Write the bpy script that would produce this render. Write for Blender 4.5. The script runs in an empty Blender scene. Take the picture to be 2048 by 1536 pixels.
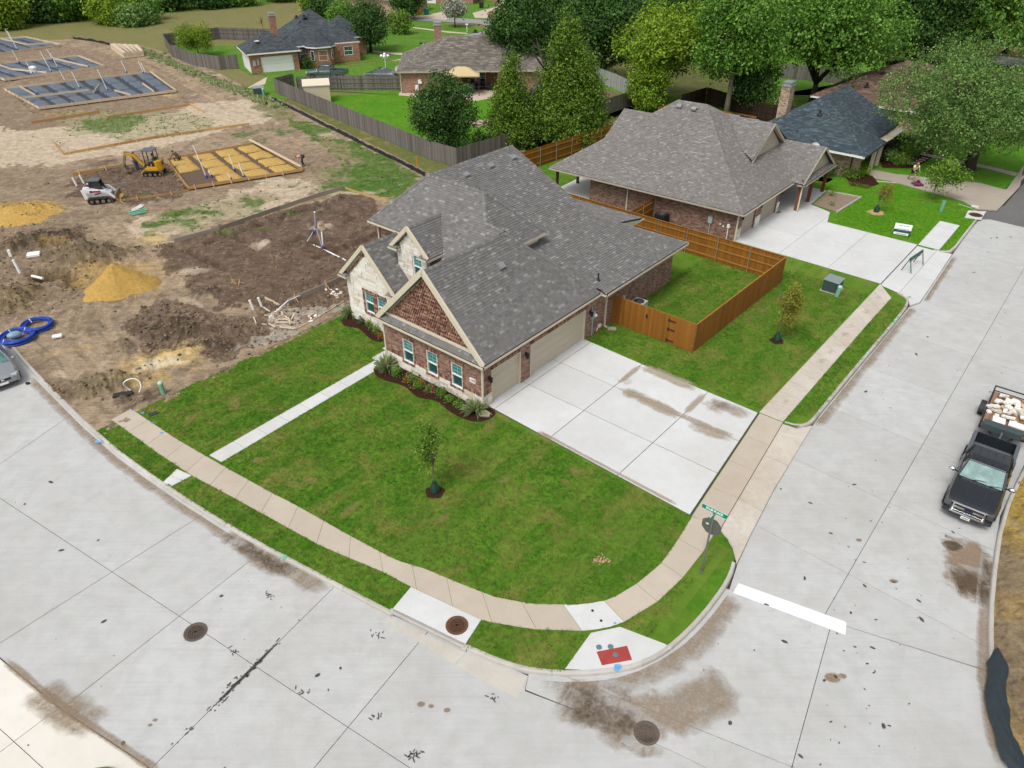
import bpy,bmesh,math,random
import numpy as np
from mathutils import Vector,Matrix
random.seed(7)
R=math.radians
S=bpy.context.scene
COL=S.collection
# ----------------------------------------------------------------camera,sky,sun,exposure
CAM_H,PITCH,FPX=21.3,R(34.6),1440.0
cam=bpy.data.cameras.new('camera'); cam_o=bpy.data.objects.new('camera',cam); COL.objects.link(cam_o)
cam_o.location=(0,0,CAM_H); cam_o.rotation_euler=(R(90) -PITCH,0,0)
cam.sensor_width=36.0; cam.lens=36.0*FPX/2048.0; cam.clip_start=0.5; cam.clip_end=3000
S.camera=cam_o
world=bpy.data.worlds.new('World'); S.world=world; world.use_nodes=True
wn=world.node_tree; wn.nodes.clear()
SUN_EL,SUN_AZ=R(58),R(215)            # azimuth measured clockwise from+Y
sky=wn.nodes.new('ShaderNodeTexSky'); sky.sky_type='NISHITA'; sky.sun_disc=False
sky.sun_elevation=SUN_EL; sky.sun_rotation=SUN_AZ; sky.air_density=1.0; sky.dust_density=4.0; sky.ozone_density=1.0
hs=wn.nodes.new('ShaderNodeHueSaturation'); hs.inputs['Saturation'].default_value=0.22
bg=wn.nodes.new('ShaderNodeBackground'); bg.inputs['Strength'].default_value=0.15
wo=wn.nodes.new('ShaderNodeOutputWorld')
wn.links.new(sky.outputs[0],hs.inputs['Color']); wn.links.new(hs.outputs[0],bg.inputs[0]); wn.links.new(bg.outputs[0],wo.inputs[0])
sun=bpy.data.lights.new('sun','SUN'); sun.energy=1.35; sun.angle=R(18); sun.color=(1,.965,.91)
sun_o=bpy.data.objects.new('sun',sun); COL.objects.link(sun_o)
sd=Vector((math.sin(SUN_AZ)*math.cos(SUN_EL),math.cos(SUN_AZ)*math.cos(SUN_EL),math.sin(SUN_EL)))
sun_o.rotation_euler=sd.to_track_quat('Z','Y').to_euler(); sun_o.location=(0,0,60)
S.view_settings.view_transform='Standard'; S.view_settings.look='None'
S.view_settings.exposure=0.22; S.view_settings.gamma=1.0
S.view_settings.use_curve_mapping=False
S.render.engine='CYCLES'
# ----------------------------------------------------------------measuring: where a ray through the photo meets height z
CP,SP=math.cos(PITCH),math.sin(PITCH)
def W(px,py,z=0.0):
 a=(px -1024)/FPX; b=-(py -768)/FPX
 d=(a,CP+b*SP,-SP+b*CP); t=(z -CAM_H)/d[2]
 return Vector((d[0]*t,d[1]*t,z))
YAW=R(50)
ORG=Vector((-1.1735,28.9854,0))
UU=Vector((math.cos(YAW),math.sin(YAW),0)); VV=Vector((-math.sin(YAW),math.cos(YAW),0))
def HF(u,v,z=0.0):
 return ORG+UU*u+VV*v+Vector((0,0,z))
def UVof(p):
 d=Vector((p[0],p[1],0)) -ORG
 return d.dot(UU),d.dot(VV)
# ----------------------------------------------------------------materials
class NT:
 def __init__(s,name,rough=.8,spec=.3):
  s.m=bpy.data.materials.new(name); s.m.use_nodes=True
  s.t=s.m.node_tree; s.t.nodes.clear()
  s.out=s.t.nodes.new('ShaderNodeOutputMaterial'); s.b=s.t.nodes.new('ShaderNodeBsdfPrincipled')
  s.t.links.new(s.b.outputs[0],s.out.inputs[0])
  s.b.inputs['Roughness'].default_value=rough; s.b.inputs['Specular IOR Level'].default_value=spec
 def nd(s,ty,**k):
  n=s.t.nodes.new(ty)
  for a,v in k.items(): setattr(n,a,v)
  return n
 def L(s,a,b): s.t.links.new(a,b)
 def inp(s,sock,v):
  if isinstance(v,bpy.types.NodeSocket): s.L(v,sock)
  elif isinstance(v,(tuple,list)) and len(v)==3 and sock.type=='RGBA': sock.default_value=(*v,1)
  else: sock.default_value=v
 def pos(s): return s.nd('ShaderNodeNewGeometry').outputs['Position']
 def obj(s): return s.nd('ShaderNodeTexCoord').outputs['Object']
 def scale(s,vec,sc,rot=(0,0,0),loc=(0,0,0)):
  n=s.nd('ShaderNodeMapping'); s.L(vec,n.inputs[0]); n.inputs['Scale'].default_value=sc; n.inputs['Rotation'].default_value=rot; n.inputs['Location'].default_value=loc
  return n.outputs[0]
 def noise(s,vec,sc,det=4,ro=.55,dist=0):
  n=s.nd('ShaderNodeTexNoise'); s.L(vec,n.inputs['Vector']); n.inputs['Scale'].default_value=sc; n.inputs['Detail'].default_value=det
  n.inputs['Roughness'].default_value=ro; n.inputs['Distortion'].default_value=dist
  return n.outputs['Fac']
 def voro(s,vec,sc,feat='F1'):
  n=s.nd('ShaderNodeTexVoronoi',feature=feat); s.L(vec,n.inputs['Vector']); n.inputs['Scale'].default_value=sc
  return n
 def ramp(s,fac,stops,interp='LINEAR'):
  n=s.nd('ShaderNodeValToRGB'); cr=n.color_ramp; cr.interpolation=interp
  while len(cr.elements)>1: cr.elements.remove(cr.elements[-1])
  for i,(p,c) in enumerate(stops):
   e=cr.elements[0] if i==0 else cr.elements.new(p)
   e.position=p; c=(c,c,c) if isinstance(c,(int,float)) else c; e.color=(*c,1)
  s.L(fac,n.inputs[0]); return n.outputs[0]
 def mix(s,f,a,b,blend='MIX'):
  n=s.nd('ShaderNodeMix',data_type='RGBA',blend_type=blend)
  s.inp(n.inputs[0],f); s.inp(n.inputs[6],a); s.inp(n.inputs[7],b)
  return n.outputs[2]
 def mth(s,op,a,b=0.0,c=0.0):
  n=s.nd('ShaderNodeMath',operation=op); s.inp(n.inputs[0],a); s.inp(n.inputs[1],b)
  if op in ('MULTIPLY_ADD','COMPARE'): s.inp(n.inputs[2],c)
  return n.outputs[0]
 def rnd(s): return s.nd('ShaderNodeObjectInfo').outputs['Random']
 def isl(s): return s.nd('ShaderNodeNewGeometry').outputs['Random Per Island']
 def attr(s,name): return s.nd('ShaderNodeAttribute',attribute_name=name)
 def col(s,c): s.inp(s.b.inputs['Base Color'],c)
 def bump(s,h,st=.3,dist=.02):
  n=s.nd('ShaderNodeBump'); n.inputs['Strength'].default_value=st; n.inputs['Distance'].default_value=dist
  s.L(h,n.inputs['Height']); s.L(n.outputs[0],s.b.inputs['Normal'])
def cm(c,k): return tuple(min(1,x*k) for x in c)
_MC={}
def plain(name,c,rough=.6,metal=0.0,spec=.4,var=.12,sc=3.0,alpha=None,coat=0.0):
 """painted or plain material with slight grain and unevenness"""
 if name in _MC: return _MC[name]
 m=NT(name,rough,spec); o=m.obj()
 f=m.noise(o,sc,5,.6)
 m.col(m.mix(f,cm(c,1 -var),cm(c,1+var)))
 f2=m.noise(o,sc*9,3,.6); m.inp(m.b.inputs['Roughness'],m.ramp(f2,[(0,max(0,rough -.1)),(1,min(1,rough+.12))]))
 m.b.inputs['Metallic'].default_value=metal; m.b.inputs['Coat Weight'].default_value=coat
 _MC[name]=m.m
 return m.m
def m_concrete(name,base,tint,dirt=.35,scale=1.0,streak=None,spots=0.0,dirtc=(.22,.15,.09)):
 m=NT(name,.9,.25); p=m.pos()
 n1=m.noise(p,.22*scale,6,.62,.4); n2=m.noise(p,1.7*scale,6,.65); n3=m.noise(p,45,3,.7)
 c=m.mix(m.ramp(n1,[(.32,0),(.7,1)]),base,tint)
 c=m.mix(m.mth('MULTIPLY',m.ramp(n2,[(.42,0),(.72,1)]),dirt*.8),c,cm(tint,.74)); c=m.mix(m.mth('MULTIPLY',m.ramp(m.noise(p,.5,7,.7,1.2),[(.5,0),(.62,1)]),dirt*.5),c,cm(base,1.12))
 c=m.mix(m.mth('MULTIPLY',m.ramp(m.noise(p,.13,7,.7,.8),[(.55,0),(.72,1)]),dirt),c,m.mix(.55,c,dirtc))
 if streak is not None:
  v=m.scale(p,(.35,9,1),(0,0,-streak)); c=m.mix(m.mth('MULTIPLY',m.ramp(m.noise(v,1.0,5,.7),[(.45,0),(.7,1)]),.16),c,cm(tint,.55))
 if spots>0:
  vo=m.voro(m.scale(p,(1,1,.01)),1.6); vo.inputs['Randomness'].default_value=1
  rr=m.noise(p,14,3,.7); rad=m.mth('MULTIPLY',vo.outputs['Color'],.085)
  d=m.mth('SUBTRACT',m.mth('ADD',m.mth('MULTIPLY',vo.outputs['Distance'],1.0),m.mth('MULTIPLY',rr,.05)),rad)
  c=m.mix(m.mth('MULTIPLY',m.ramp(d,[(.0,1),(.02,0)]),spots),c,(.07,.06,.05))
 c=m.mix(.13,c,m.ramp(n3,[(.3,.15),(.7,.75)]),'OVERLAY')
 r=m.rnd(); c=m.mix(m.mth('MULTIPLY',r,.30),c,cm(tint,.80))
 m.col(c); m.bump(m.mth('ADD',n3,m.mth('MULTIPLY',n2,2)),.25,.006)
 return m.m
def m_brick(name,cols,mortar,bw=.215,bh=.0745,gap=.011,fine=1.0):
 m=NT(name,.9,.2); tc=m.nd('ShaderNodeTexCoord'); o=tc.outputs['Object']
 sx=m.nd('ShaderNodeSeparateXYZ'); m.L(o,sx.inputs[0]); sn=m.nd('ShaderNodeSeparateXYZ'); m.L(tc.outputs['Normal'],sn.inputs[0])
 isx=m.mth('GREATER_THAN',m.mth('ABSOLUTE',sn.outputs[0]),.6)
 h=m.mth('ADD',m.mth('MULTIPLY',isx,sx.outputs[1]),m.mth('MULTIPLY',m.mth('SUBTRACT',1.0,isx),sx.outputs[0]))
 cb=m.nd('ShaderNodeCombineXYZ'); m.L(h,cb.inputs[0]); m.L(sx.outputs[2],cb.inputs[1])
 b=m.nd('ShaderNodeTexBrick'); m.L(cb.outputs[0],b.inputs['Vector']); b.inputs['Scale'].default_value=1
 b.inputs['Brick Width'].default_value=bw; b.inputs['Row Height'].default_value=bh; b.inputs['Mortar Size'].default_value=gap*.5
 b.inputs['Mortar Smooth'].default_value=.15; b.inputs['Bias'].default_value=0
 b.inputs['Color1'].default_value=(0,0,0,1); b.inputs['Color2'].default_value=(1,1,1,1); b.inputs['Mortar'].default_value=(.5,.5,.5,1)
 n=len(cols); bc=m.ramp(b.outputs['Color'],[((i+.5)/n,c) for i,c in enumerate(cols)])
 bc=m.mix(.35,bc,m.ramp(m.noise(o,60,3),[(.3,.1),(.7,.8)]),'OVERLAY')
 bc=m.mix(m.ramp(m.noise(o,1.1,4),[(.35,0),(.75,.35)]),bc,cm(cols[0],.8))
 m.col(m.mix(b.outputs['Fac'],bc,mortar)); m.bump(m.mth('SUBTRACT',1.0,b.outputs['Fac']),.5,.008)
 return m.m
def m_shingle(name,stops,patch=.25,use='island'):
 m=NT(name,.95,.15)
 r=m.isl() if use=='island' else m.rnd()
 if use=='both': r=m.mth('FRACT',m.mth('ADD',m.isl(),m.rnd()))
 o=m.obj(); c=m.ramp(r,stops,'CONSTANT' if len(stops)>2 else 'LINEAR')
 c=m.mix(.3,c,m.ramp(m.noise(o,70,3,.8),[(.3,.25),(.7,.72)]),'OVERLAY')
 c=m.mix(m.ramp(m.noise(o,.35,5,.6),[(.4,0),(.75,patch)]),c,cm(stops[0][1],.75))
 m.col(c); m.bump(m.noise(o,90,3,.8),.4,.004)
 return m.m
def m_leaf(name,cols,trans=.22):
 m=NT(name,.6,.25); r=m.isl(); p=m.pos()
 k=m.mth('ADD',m.mth('MULTIPLY',r,.6),m.mth('MULTIPLY',m.noise(p,.55,4,.6),.62))
 n=len(cols); c=m.ramp(k,[(.12+.82*i/max(1,n -1),c) for i,c in enumerate(cols)])
 m.col(c)
 t=m.nd('ShaderNodeBsdfTranslucent'); m.L(c,t.inputs[0]); mx=m.nd('ShaderNodeMixShader'); mx.inputs[0].default_value=trans
 m.L(m.b.outputs[0],mx.inputs[1]); m.L(t.outputs[0],mx.inputs[2]); m.L(mx.outputs[0],m.out.inputs[0])
 return m.m
def m_wood(name,cols,along=2,sc=1.0,rough=.8):
 m=NT(name,rough,.25); o=m.obj(); s3=[14*sc]*3; s3[along]=1.1*sc
 r=m.mth('FRACT',m.mth('ADD',m.rnd(),m.isl()))
 f=m.noise(m.scale(o,tuple(s3)),1.0,5,.65,.5)
 k=m.mth('ADD',m.mth('MULTIPLY',r,.6),m.mth('MULTIPLY',f,.45)); n=len(cols)
 m.col(m.ramp(k,[(.1+.8*i/max(1,n -1),c) for i,c in enumerate(cols)])); m.bump(f,.3,.004)
 return m.m
# ----------------------------------------------------------------mesh building
class MB:
 def __init__(s): s.v=[]; s.f=[]; s.mi=[]
 def add(s,vs,fs,mi=0):
  b=len(s.v); s.v.extend([tuple(x) for x in vs])
  for f in fs: s.f.append(tuple(i+b for i in f)); s.mi.append(mi)
  return s
 def box(s,c,d,rz=0,mi=0,rx=0,ry=0):
  x,y,z=d[0]/2,d[1]/2,d[2]/2
  vs=[Vector((i*x,j*y,k*z)) for k in (-1,1) for i,j in ((-1,-1),(1,-1),(1,1),(-1,1))]
  M=Matrix.Translation(Vector(c)) @ Matrix.Rotation(rz,4,'Z') @ Matrix.Rotation(ry,4,'Y') @ Matrix.Rotation(rx,4,'X')
  return s.add([M @ v for v in vs],[(3,2,1,0),(4,5,6,7),(0,1,5,4),(1,2,6,5),(2,3,7,6),(3,0,4,7)],mi)
 def bb(s,x0,x1,y0,y1,z0,z1,mi=0):
  return s.box(((x0+x1)/2,(y0+y1)/2,(z0+z1)/2),(abs(x1 -x0),abs(y1 -y0),abs(z1 -z0)),0,mi)
 def bar(s,a,b,w,h,mi=0,up=(0,0,1)):
  a,b=Vector(a),Vector(b); d=(b -a); L=d.length; d.normalize(); u=Vector(up)
  sx=d.cross(u)
  if sx.length<1e-4: sx=d.cross(Vector((1,0,0)))
  sx.normalize(); u=sx.cross(d)
  vs=[p+sx*(i*w/2)+u*(j*h/2) for p in (a,b) for i,j in ((-1,-1),(1,-1),(1,1),(-1,1))]
  return s.add(vs,[(0,1,2,3),(7,6,5,4),(0,4,5,1),(1,5,6,2),(2,6,7,3),(3,7,4,0)],mi)
 def tube(s,pts,r,n=8,mi=0,cap=True):
  pts=[Vector(p) for p in pts]; rs=r if isinstance(r,(list,tuple)) else [r]*len(pts)
  vs=[]; fs=[]; ref=None
  for i,p in enumerate(pts):
   d=(pts[min(i+1,len(pts) -1)] -pts[max(i -1,0)]).normalized()
   if ref is None: ref=d.orthogonal().normalized()
   ref=(ref -d*ref.dot(d))
   if ref.length<1e-5: ref=d.orthogonal()
   ref.normalize(); q=d.cross(ref)
   for k in range(n):
    a=2*math.pi*k/n; vs.append(p+(ref*math.cos(a)+q*math.sin(a))*rs[i])
  for i in range(len(pts) -1):
   for k in range(n):
    fs.append((i*n+k,i*n+(k+1) % n,(i+1)*n+(k+1) % n,(i+1)*n+k))
  if cap: fs.append(tuple(range(n))[::-1]); fs.append(tuple((len(pts) -1)*n+k for k in range(n)))
  return s.add(vs,fs,mi)
 def cyl(s,c,r,h,n=12,mi=0,r2=None): return s.tube([c,(c[0],c[1],c[2]+h)],[r,r if r2 is None else r2],n,mi)
 def lathe(s,c,prof,n=16,mi=0):
  vs=[]; fs=[]
  for (r,z) in prof:
   for k in range(n):
    a=2*math.pi*k/n; vs.append((c[0]+r*math.cos(a),c[1]+r*math.sin(a),c[2]+z))
  for i in range(len(prof) -1):
   for k in range(n): fs.append((i*n+k,i*n+(k+1) % n,(i+1)*n+(k+1) % n,(i+1)*n+k))
  fs.append(tuple(range(n))[::-1]); fs.append(tuple((len(prof) -1)*n+k for k in range(n)))
  return s.add(vs,fs,mi)
 def ball(s,c,r,n=8,mi=0):
  rr=r if isinstance(r,(tuple,list)) else (r,r,r); vs=[(c[0],c[1],c[2] -rr[2])]; fs=[]
  m=n//2
  for i in range(1,m):
   t=math.pi*i/m
   for k in range(n):
    a=2*math.pi*k/n; vs.append((c[0]+rr[0]*math.sin(t)*math.cos(a),c[1]+rr[1]*math.sin(t)*math.sin(a),c[2] -rr[2]*math.cos(t)))
  vs.append((c[0],c[1],c[2]+rr[2])); last=len(vs) -1
  for k in range(n): fs.append((0,1+(k+1) % n,1+k)); fs.append((last,1+(m -2)*n+k,1+(m -2)*n+(k+1) % n))
  for i in range(m -2):
   for k in range(n): fs.append((1+i*n+k,1+i*n+(k+1) % n,1+(i+1)*n+(k+1) % n,1+(i+1)*n+k))
  return s.add(vs,fs,mi)
 def prism(s,poly,z0,z1,mi=0):
  """vertical prism over a plan polygon (x,y)"""
  n=len(poly); a=sum(poly[i][0]*poly[(i+1) % n][1] -poly[(i+1) % n][0]*poly[i][1] for i in range(n))
  if a<0: poly=poly[::-1]
  vs=[(p[0],p[1],z0) for p in poly]+[(p[0],p[1],z1) for p in poly]
  return s.add(vs,[tuple(range(n))[::-1],tuple(range(n,2*n))]+[(i,(i+1) % n,n+(i+1) % n,n+i) for i in range(n)],mi)
 def slab(s,pts,t,mi=0):
  """thick sheet: polygon pts in 3D with thickness t below along its normal"""
  pts=[Vector(p) for p in pts]; n=len(pts); nrm=Vector((0,0,0))
  for i in range(n): nrm+=pts[i].cross(pts[(i+1) % n])
  nrm.normalize()
  if nrm.z<0: pts=pts[::-1]; nrm=-nrm
  vs=pts+[p -nrm*t for p in pts]
  return s.add(vs,[tuple(range(n)),tuple(range(n,2*n))[::-1]]+[(i,n+i,n+(i+1) % n,(i+1) % n) for i in range(n)],mi)
 def extr(s,prof,a,b,mi=0):
  """profile polygon prof (list of 3D vectors) swept from offset a to offset b"""
  a,b=Vector(a),Vector(b); n=len(prof); vs=[Vector(p)+a for p in prof]+[Vector(p)+b for p in prof]
  return s.add(vs,[tuple(range(n))[::-1],tuple(range(n,2*n))]+[(i,(i+1) % n,n+(i+1) % n,n+i) for i in range(n)],mi)
 def mesh(s,name,mats,smooth=False):
  me=bpy.data.meshes.new(name); me.from_pydata(s.v,[],s.f)
  for m in (mats if isinstance(mats,(list,tuple)) else [mats]): me.materials.append(m)
  if any(s.mi): me.polygons.foreach_set('material_index',s.mi)
  if smooth: me.polygons.foreach_set('use_smooth',[True]*len(s.f))
  me.update(); return me
 def build(s,name,mats,parent=None,smooth=False,bevel=0,fix=True,**tags):
  me=s.mesh(name,mats,smooth)
  if fix:
   b=bmesh.new(); b.from_mesh(me); bmesh.ops.recalc_face_normals(b,faces=b.faces); b.to_mesh(me); b.free()
  o=bpy.data.objects.new(name,me); COL.objects.link(o)
  if parent: o.parent=parent
  if bevel:
   bv=o.modifiers.new('bevel','BEVEL'); bv.width=bevel; bv.segments=2; bv.limit_method='ANGLE'; bv.angle_limit=R(40)
  for k,v in tags.items(): o[k]=v
  return o
def link(name,me,parent=None,loc=(0,0,0),rz=0,sc=(1,1,1),**tags):
 o=bpy.data.objects.new(name,me); COL.objects.link(o); o.location=loc; o.rotation_euler=(0,0,rz); o.scale=sc
 if parent: o.parent=parent
 for k,v in tags.items(): o[k]=v
 return o
def thing(name,label,cat,loc=(0,0,0),rz=0,group=None):
 o=bpy.data.objects.new(name,None); COL.objects.link(o); o.location=loc; o.rotation_euler=(0,0,rz)
 o.empty_display_size=.2; o['label']=label; o['category']=cat
 if group: o['group']=group
 return o
def tag(o,label,cat,group=None):
 o['label']=label; o['category']=cat
 if group: o['group']=group
 return o
def dup(root,loc,rz,label,group=None,sc=None):
 r=root.copy(); COL.objects.link(r); r.location=loc; r.rotation_euler=(0,0,rz); r['label']=label
 if group: r['group']=group
 if sc: r.scale=sc if isinstance(sc,(tuple,list)) else (sc,)*3
 for ch in list(root.children):
  c=ch.copy(); COL.objects.link(c); c.parent=r
  for g in list(ch.children):
   d=g.copy(); COL.objects.link(d); d.parent=c
 return r
def structure(o): o['kind']='structure'; return o
def root_structure(name,loc=(0,0,0),rz=0):
 o=bpy.data.objects.new(name,None); COL.objects.link(o); o.location=loc; o.rotation_euler=(0,0,rz); o['kind']='structure'; return o
def sheet(name,pts,z,mat,kind='structure',parent=None):
 """flat (possibly concave) ground sheet"""
 b=bmesh.new(); vs=[b.verts.new((p[0],p[1],z)) for p in pts]; f=b.faces.new(vs); b.normal_update()
 if f.normal.z<0: f.normal_flip()
 bmesh.ops.triangulate(b,faces=b.faces[:]); me=bpy.data.meshes.new(name); b.to_mesh(me); b.free(); me.materials.append(mat)
 o=link(name,me,parent)
 if parent is None: o['kind']=kind
 return o
def PX(pts,z=0.0): return [W(x,y,z) for x,y in pts]
def resample(pl,step):
 pl=[Vector(p) for p in pl]; d=[0]
 for i in range(1,len(pl)): d.append(d[-1]+(pl[i] -pl[i -1]).length)
 n=max(1,round(d[-1]/step)); out=[]
 for k in range(n+1):
  t=d[-1]*k/n; i=1
  while i<len(pl) -1 and d[i]<t: i+=1
  f=(t -d[i -1])/max(1e-9,d[i] -d[i -1]); out.append(pl[i -1].lerp(pl[i],f))
 return out
def smooth_line(pl,it=2):
 pl=[Vector(p) for p in pl]
 for _ in range(it):
  q=[pl[0]]
  for a,b in zip(pl,pl[1:]): q+=[a.lerp(b,.25),a.lerp(b,.75)]
  pl=q+[pl[-1]]
 return pl
def clip_half(poly,p,n,off):
 """keep the side of poly where (x-p).n >= off"""
 out=[]
 for i in range(len(poly)):
  a,b=poly[i],poly[(i+1) % len(poly)]
  da=(a[0] -p[0])*n[0]+(a[1] -p[1])*n[1] -off; db=(b[0] -p[0])*n[0]+(b[1] -p[1])*n[1] -off
  if da>=0: out.append(a)
  if (da>=0) !=(db>=0):
   t=da/(da -db); out.append((a[0]+(b[0] -a[0])*t,a[1]+(b[1] -a[1])*t))
 return out
def area(poly): return abs(sum(poly[i][0]*poly[(i+1) % len(poly)][1] -poly[(i+1) % len(poly)][0]*poly[i][1] for i in range(len(poly))))/2
def cells(region,setA,setB,gap):
 """cut a plan region by two ordered sets of lines (pairs of points) into slabs with joints between"""
 region=[(p[0],p[1]) for p in region]; out=[]
 def bands(poly,lines):
  res=[]
  ns=[]
  mids=[Vector(((a[0]+b[0])/2,(a[1]+b[1])/2)) for a,b in lines]
  for i,(a,b) in enumerate(lines):
   d=Vector((b[0] -a[0],b[1] -a[1])).normalized(); n=Vector((-d.y,d.x))
   ref=mids[i+1] -mids[i] if i+1<len(lines) else (mids[i] -mids[i -1] if i else n)
   if ref.dot(n)<0: n=-n
   ns.append((a,(n.x,n.y)))
  cx=[(p,n) for p,n in ns]
  for i in range(len(cx)+1):
   q=poly
   if i>0: q=clip_half(q,cx[i -1][0],cx[i -1][1],gap/2)
   if i<len(cx) and len(q)>2: q=clip_half(q,cx[i][0],(-cx[i][1][0],-cx[i][1][1]),gap/2)
   if len(q)>2 and area(q)>.02: res.append(q)
  return res
 for q in bands(region,setA):
  out+=bands(q,setB)
 return out
def prism_cells(polys,name,z1,thick,mat,parent):
 for q in polys:
  b=bmesh.new(); vs=[]
  for p in q:
   if not vs or (Vector((p[0],p[1])) -Vector(vs[-1].co.xy)).length>.004: vs.append(b.verts.new((p[0],p[1],z1)))
  if len(vs)>2 and (vs[0].co -vs[-1].co).length<.004: b.verts.remove(vs.pop())
  if len(vs)<3: b.free(); continue
  f=b.faces.new(vs); b.normal_update()
  if f.normal.z<0: f.normal_flip()
  r=bmesh.ops.extrude_face_region(b,geom=[f]); nv=[g for g in r['geom'] if isinstance(g,bmesh.types.BMVert)]
  for v in nv: v.co.z -=thick
  bmesh.ops.recalc_face_normals(b,faces=b.faces[:])
  bmesh.ops.triangulate(b,faces=[f for f in b.faces if len(f.verts)>4])
  me=bpy.data.meshes.new(name); b.to_mesh(me); b.free(); me.materials.append(mat); link(name,me,parent)
#================================================================GROUND,ROADS,LAWNS
def vnoise(x,y,seed=0):
 """smooth value noise in numpy"""
 xi=np.floor(x).astype(np.int64); yi=np.floor(y).astype(np.int64); xf=x -xi; yf=y -yi
 def h(a,b):
  n=(a*374761393+b*668265263+seed*1442695041) & 0xffffffff
  n=((n ^ (n>>13))*1274126177) & 0xffffffff
  return ((n ^ (n>>16)) & 0xffff)/65535.0
 u=xf*xf*(3 -2*xf); v=yf*yf*(3 -2*yf)
 a=h(xi,yi)*(1 -u)+h(xi+1,yi)*u; b=h(xi,yi+1)*(1 -u)+h(xi+1,yi+1)*u
 return a*(1 -v)+b*v
def fbm(x,y,oct=4,seed=0):
 t=0; a=.5
 for i in range(oct): t=t+a*vnoise(x*2**i,y*2**i,seed+i*17); a*=.5
 return t/(1 -.5**oct)
def inpoly(x,y,poly):
 c=np.zeros(x.shape,bool); n=len(poly); j=n -1
 for i in range(n):
  xi,yi,xj,yj=poly[i][0],poly[i][1],poly[j][0],poly[j][1]
  k=((yi>y) !=(yj>y)) & (x<(xj -xi)*(y -yi)/((yj -yi) if abs(yj -yi)>1e-12 else 1e-12)+xi); c ^=k; j=i
 return c
def seg_d(x,y,pl):
 d=np.full(x.shape,1e9)
 for a,b in zip(pl,pl[1:]):
  vx,vy=b[0] -a[0],b[1] -a[1]; l=vx*vx+vy*vy+1e-12
  t=np.clip(((x -a[0])*vx+(y -a[1])*vy)/l,0,1); d=np.minimum(d,np.hypot(x -a[0] -t*vx,y -a[1] -t*vy))
 return d
def m_grass(name,c1,c2,dry=(.30,.22,.075),dryness=.5,sod=True,band=.6):
 m=NT(name,.95,.1); p=m.pos()
 c=m.mix(m.ramp(m.noise(p,.35,6,.6,.3),[(.3,0),(.7,1)]),c1,c2)
 c=m.mix(m.ramp(m.noise(p,2.2,5,.7),[(.35,0),(.75,.8)]),c,cm(c1,.62))
 if sod:
  b=m.nd('ShaderNodeTexBrick'); m.L(m.scale(p,(1,1,1),(0,0,-YAW)),b.inputs['Vector']); b.inputs['Scale'].default_value=1
  b.inputs['Brick Width'].default_value=2.4; b.inputs['Row Height'].default_value=.6; b.inputs['Mortar Size'].default_value=.02; b.inputs['Mortar Smooth'].default_value=1
  b.inputs['Color1'].default_value=(0,0,0,1); b.inputs['Color2'].default_value=(1,1,1,1)
  c=m.mix(m.mth('MULTIPLY',m.ramp(b.outputs['Color'],[(0,0),(1,1)]),band*.6),c,m.mix(.5,cm(c2,1.1),dry))
  c=m.mix(m.mth('MULTIPLY',b.outputs['Fac'],.35),c,cm(dry,.8))
 d=m.mth('MULTIPLY',m.ramp(m.noise(p,.55,7,.68,.6),[(.52,0),(.7,1)]),dryness)
 c=m.mix(d,c,dry)
 f=m.noise(p,38,4,.8)
 c=m.mix(.5,c,m.ramp(f,[(.25,.12),(.75,.85)]),'OVERLAY')
 m.col(c); m.bump(f,.7,.03)
 return m.m
M_LAWN=m_grass('sod_grass',(.055,.165,.009),(.10,.23,.016),dryness=.42)
M_LUSH=m_grass('lush_grass',(.07,.22,.008),(.12,.27,.02),(.24,.25,.07),dryness=.35,sod=False)
M_YARD=m_grass('yard_grass',(.075,.20,.018),(.13,.25,.035),dryness=.35,sod=False)
M_MEADOW=m_grass('meadow_grass',(.22,.185,.085),(.155,.19,.05),(.27,.195,.115),.6,False)
M_STRIP=m_grass('rough_grass',(.11,.15,.035),(.19,.17,.07),(.30,.21,.11),.85,False)
C_ROAD=m_concrete('road_concrete',(.515,.52,.515),(.435,.433,.418),.5,streak=R(-38),spots=.45,dirtc=(.40,.33,.24))
C_DRIVE=m_concrete('new_concrete',(.63,.64,.64),(.54,.54,.53),.3,dirtc=(.36,.27,.17))
C_GUT=m_concrete('gutter_concrete',(.53,.505,.46),(.47,.435,.38),.4)
C_WALK=m_concrete('tan_concrete',(.51,.445,.365),(.44,.375,.30),.25,dirtc=(.30,.2,.12))
C_CURB=m_concrete('kerb_concrete',(.52,.51,.48),(.40,.37,.32),.5)
C_OLD=m_concrete('old_concrete',(.42,.37,.31),(.34,.29,.235),.3)
C_WHITE=m_concrete('white_concrete',(.72,.70,.65),(.62,.58,.5),.25)
M_JOINT=plain('joint_dirt',(.055,.045,.038),.95,var=.4)
M_ASPH=m_concrete('asphalt',(.16,.157,.152),(.125,.122,.118),.15)
M_OLDROAD=m_concrete('old_road',(.30,.30,.30),(.25,.245,.24),.2)
ZR=-0.13                         # road level; kerb tops,lawns and walks are at 0
# ---base far ground
sheet('ground',[(-900,-60),(900,-60),(900,1500),(-900,1500)],-1.0,M_MEADOW)
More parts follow.
